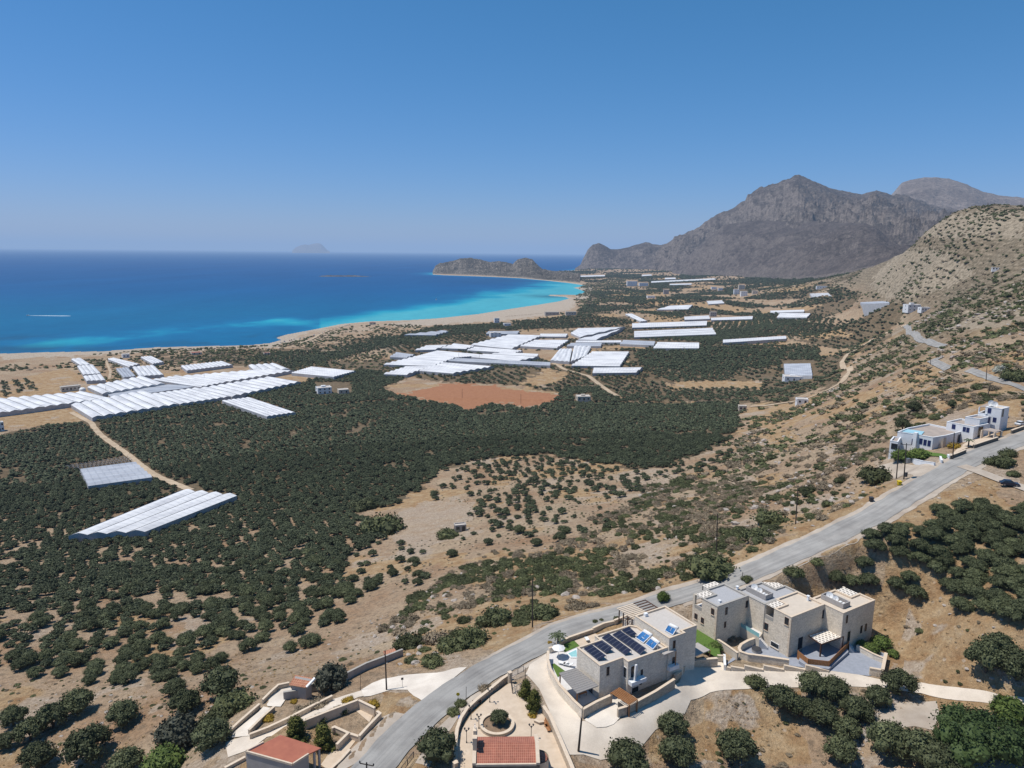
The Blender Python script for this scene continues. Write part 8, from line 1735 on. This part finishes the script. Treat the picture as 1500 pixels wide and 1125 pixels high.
def gn_scatter(name, pts, scl, var, protos, kindlabel=None):
    """one object that carries the many plants nobody could count"""
    me = bpy.data.meshes.new(name); me.vertices.add(len(pts)); me.vertices.foreach_set('co', pts.astype(np.float32).ravel()); me.update()
    a = me.attributes.new('scl', 'FLOAT_VECTOR', 'POINT'); a.data.foreach_set('vector', scl.astype(np.float32).ravel())
    a = me.attributes.new('rot', 'FLOAT_VECTOR', 'POINT'); rr = np.zeros((len(pts), 3)); rr[:, 2] = RNG.random(len(pts)) * 6.283; a.data.foreach_set('vector', rr.astype(np.float32).ravel())
    a = me.attributes.new('var', 'INT', 'POINT'); a.data.foreach_set('value', var.astype(np.int32))
    o = bpy.data.objects.new(name, me); COL.objects.link(o)
    ng = bpy.data.node_groups.new(name, 'GeometryNodeTree')
    ng.interface.new_socket('Geometry', in_out='INPUT', socket_type='NodeSocketGeometry'); ng.interface.new_socket('Geometry', in_out='OUTPUT', socket_type='NodeSocketGeometry')
    gi = ng.nodes.new('NodeGroupInput'); go_ = ng.nodes.new('NodeGroupOutput'); ip_ = ng.nodes.new('GeometryNodeInstanceOnPoints'); j = ng.nodes.new('GeometryNodeJoinGeometry')
    for p in reversed(protos):
        oi = ng.nodes.new('GeometryNodeObjectInfo'); oi.inputs['Object'].default_value = p; oi.inputs['As Instance'].default_value = True
        ng.links.new(oi.outputs['Geometry'], j.inputs[0])
    ng.links.new(gi.outputs[0], ip_.inputs['Points']); ng.links.new(j.outputs[0], ip_.inputs['Instance']); ip_.inputs['Pick Instance'].default_value = True
    for an, ty, so_ in (('scl', 'FLOAT_VECTOR', 'Scale'), ('rot', 'FLOAT_VECTOR', 'Rotation'), ('var', 'INT', 'Instance Index')):
        na = ng.nodes.new('GeometryNodeInputNamedAttribute'); na.data_type = ty; na.inputs['Name'].default_value = an
        ng.links.new(na.outputs[0], ip_.inputs[so_])
    ng.links.new(ip_.outputs[0], go_.inputs[0])
    md = o.modifiers.new('scatter', 'NODES'); md.node_group = ng
    tag(o, kind='stuff'); return o
def protos(meshes, nm): return [bpy.data.objects.new(nm, m) for m in meshes]
P_OLM = protos(C_OLM, 'olive_crown'); P_OLF = protos(C_OLF, 'olive_crown'); P_SH = protos(C_SH[:3] + C_SHD, 'shrub_foliage'); P_SHF = protos(C_SHF + C_SHFD, 'shrub_foliage')
def top_n(A, n): 
    vis = (A[:, 4] > -15) & (A[:, 4] < 1515) & (A[:, 5] < 1140)
    s = np.where(vis, A[:, 3] / np.hypot(A[:, 6], ZC - A[:, 2]), 0); i = np.argsort(-s)[:n]; m = np.zeros(len(A), bool); m[i] = True; return m
def squash(r, n, lo=.85, hi=1.15): 
    a = r[:, None] * (lo + (hi - lo) * RNG.random((n, 3))); a[:, 2] = r * (.62 + .3 * RNG.random(n)); return a
OLAB = {'grove': ('rounded dark olive tree in the dense grove on the plain', 'olive trees of the dense grove'), 'slope': ('dusty dark olive tree on the dry slope at the lower left', 'olive trees on the lower left slope'),
        'sparse': ('small scattered olive tree on the bare ground below the hillside scrub', 'scattered small olive trees'), 'orchard': ('leafy olive tree in the orchard on the bank above the road, right of the villas', 'olive trees of the orchard right of the villas'), 'plain': ('small dark tree in the far orchard plots', 'far orchard trees')}
def make_olive(loc, r, i, lab, grp, sc=None, mat=None):
    t = thing('olive_tree', loc, lab, 'tree', grp)
    s = sc or (r * random.uniform(.9, 1.1), r * random.uniform(.9, 1.1), r * random.uniform(.68, .92)); rz = random.uniform(0, 6.28)
    for nm, me in (('trunk', T_OL[i % 3]), ('crown', C_OL[i % 4])):
        o = bpy.data.objects.new(nm, me); COL.objects.link(o); o.parent = t; o.scale = s; o.rotation_euler[2] = rz
    return t
mo = top_n(OL, 262)
for i, k in enumerate(np.nonzero(mo)[0]):
    x, y, z, r = OL[k, :4]; make_olive((x, y, z), r, i, *OLAB[OLZ[k]])
rest = OL[~mo]; nr_ = len(rest)
near = rest[:, 6] < 520; va_ = np.where(near, RNG.integers(0, 4, nr_), 4 + RNG.integers(0, 3, nr_))
gn_scatter('olive_grove', rest[:, :3], squash(rest[:, 3], nr_), va_, P_OLM + P_OLF)
ms = top_n(SH, 285)
def make_shrub(loc, r, dry, i, lab=None, grp=None, nm='shrub', me=None, sc=None):
    me = me or (C_SHD[i % 2] if dry else C_SH[i % 4])
    o = bpy.data.objects.new(nm, me); COL.objects.link(o); o.location = loc; o.rotation_euler[2] = random.uniform(0, 6.28)
    o.scale = sc or (r * random.uniform(.85, 1.2), r * random.uniform(.85, 1.2), r * random.uniform(.75, 1.1))
    return tag(o, lab or ('dry grey-brown scrub bush on the hillside by the road' if dry else 'low dark green bush on the hillside by the road'), 'shrub', grp or ('dry hillside bushes' if dry else 'green hillside bushes'))
for i, k in enumerate(np.nonzero(ms)[0]): make_shrub(tuple(SH[k, :3]), SH[k, 3], bool(dryp[k]), i)
rest = SH[~ms]; d_ = dryp[~ms]; nr_ = len(rest); near = rest[:, 6] < 330
va_ = np.where(near, np.where(d_, 3 + RNG.integers(0, 2, nr_), RNG.integers(0, 3, nr_)), 5 + np.where(d_, 3, RNG.integers(0, 3, nr_)))
gn_scatter('hillside_scrub', rest[:, :3], squash(rest[:, 3], nr_), va_, P_SH + P_SHF)
# dry grass tufts close to the camera
def tuft_mesh(i):
    r = random.Random(900 + i); mb = MB()
    for k in range(26):
        a = r.uniform(0, 6.28); q = r.uniform(.1, .5); h = r.uniform(.25, .7); b0 = (math.cos(a) * q * .5, math.sin(a) * q * .5, 0); tip = (math.cos(a) * (q + .35), math.sin(a) * (q + .35), h); s = r.uniform(.04, .09); px_, py_ = -math.sin(a) * s, math.cos(a) * s
        mb.add([(b0[0] - px_, b0[1] - py_, 0), (b0[0] + px_, b0[1] + py_, 0), tip], [(0, 1, 2)])
    me = bpy.data.meshes.new('dry_tuft'); me.from_pydata(mb.v, [], mb.f); me.materials.append(M['dry_grass']); me.update(); return me
M['dry_grass'] = leaf_mat('dry_grass_blades', (0.2, 0.13, 0.06), (0.4, 0.28, 0.15), 0.5)
GR = [scatter(HILL, 1.7, lambda x, y, u, v, D: .6 * sstep(.45, .6, fbm(x / 8, y / 8, 3, 80)), .3, .8, Dlim=(60, 260)),
      scatter([(-200, 1160), (-200, 1010), (60, 990), (440, 930), (560, 910), (590, 905), (560, 960), (560, 1000), (420, 1000), (330, 1080), (260, 1150)], 1.6, lambda x, y, u, v, D: .5 * sstep(.45, .6, fbm(x / 8, y / 8, 3, 81)), .3, .7),
      scatter([(1310, 985), (1240, 870), (1180, 860), (1290, 780), (1420, 700), (1600, 745), (1600, 1030), (1400, 1005)], 1.6, lambda x, y, u, v, D: .6 * sstep(.42, .58, fbm(x / 8, y / 8, 3, 82)), .3, .7),
      scatter([(940, 1140), (1010, 1040), (1060, 1015), (1250, 1010), (1330, 1020), (1240, 1150)], 1.0, lambda x, y, u, v, D: .7 * sstep(.42, .58, fbm(x / 6, y / 6, 3, 83)), .3, .6)]
GR = np.vstack(GR); gn_scatter('dry_grass', GR[:, :3], squash(GR[:, 3], len(GR)), RNG.integers(0, 3, len(GR)), protos([tuft_mesh(i) for i in range(3)], 'dry_tuft'))
# limestone boulders
def rock_mesh(i):
    v, f = ICO[2]; r = np.random.default_rng(700 + i); n_ = r.random(3) * 9
    k = 1 + (fbm(v[:, 0] * 1.6 + n_[0], v[:, 1] * 1.6 + v[:, 2] * 1.3 + n_[1], 3, i) - .5) * 1.1
    p = v * k[:, None] * np.array([1, .8, .55]); p[:, 2] += .2
    me = bpy.data.meshes.new('boulder'); me.from_pydata(p.tolist(), [], f); me.materials.append(M['rock']); me.update(); return me
RK = [rock_mesh(i) for i in range(4)]
def rock_d(x, y, u, v, D): return .005 + .22 * sstep(.55, .64, fbm(x / 20, y / 20, 4, 90))
rk = np.vstack([scatter(HILL, 2.4, rock_d, .35, 1.3, Dlim=(60, 420)), scatter(HILL, 5, lambda x, y, u, v, D: .01 + .3 * sstep(.56, .64, fbm(x / 30, y / 30, 4, 92)), 1.0, 2.4, Dlim=(420, 1000)), scatter([(480, 950), (560, 910), (600, 905), (640, 850), (560, 960)], 3, const(.06), .3, .8), scatter([(940, 1125), (1010, 1040), (1060, 1015), (1250, 1010), (1330, 1020), (1240, 1130)], 3, const(.05), .2, .5)])
mr = top_n(rk, 150)
for i, k in enumerate(np.nonzero(mr)[0]):
    o = bpy.data.objects.new('boulder', RK[i % 4]); COL.objects.link(o); r = rk[k, 3]; o.location = rk[k, :3]; o.rotation_euler = (0, 0, random.uniform(0, 6.28)); o.scale = (r, r * random.uniform(.7, 1.1), r * random.uniform(.6, 1.1))
    tag(o, 'pale limestone boulder lying in the hillside scrub', 'rock', 'limestone boulders on the hillside')
rest = rk[~mr]; LN = np.array(gp([(1316, 1022), (1300, 1032), (1284, 1044), (1268, 1066), (1258, 1090), (1248, 1125)])); q_ = RNG.random(260) * 5; k_ = np.minimum(q_.astype(int), 4); LP_ = LN[k_] + (LN[k_ + 1] - LN[k_]) * (q_ - k_)[:, None]; LP_[:, :2] += RNG.normal(size=(260, 2)) * .5; LP_[:, 2] = H(LP_[:, 0], LP_[:, 1])
LINE = np.column_stack([LP_, .12 + .3 * RNG.random(260) ** 2, np.zeros(260), np.zeros(260), np.zeros(260)])
rs = np.vstack([LINE] + [scatter(p_, 2.0, lambda x, y, u, v, D: .03 + .3 * sstep(.52, .62, fbm(x / 10, y / 10, 3, 95)), .12, .5, Dlim=(60, 230)) for p_ in (HILL, [(940, 1140), (1010, 1040), (1060, 1015), (1250, 1010), (1330, 1020), (1240, 1150)], [(1310, 985), (1240, 870), (1180, 860), (1290, 780), (1420, 700), (1600, 745), (1600, 1030), (1400, 1005)], [(-200, 1160), (-200, 1010), (60, 990), (440, 930), (560, 910), (590, 905), (560, 960), (560, 1000), (420, 1000), (330, 1080), (260, 1150)])]); rest = np.vstack([rest, rs]); gn_scatter('rubble', rest[:, :3], squash(rest[:, 3], len(rest)), RNG.integers(0, 4, len(rest)), protos(RK, 'boulder'))
print('COUNTS olive', len(OL), 'shrub', len(SH), 'grass', len(GR), 'rock', len(rk))
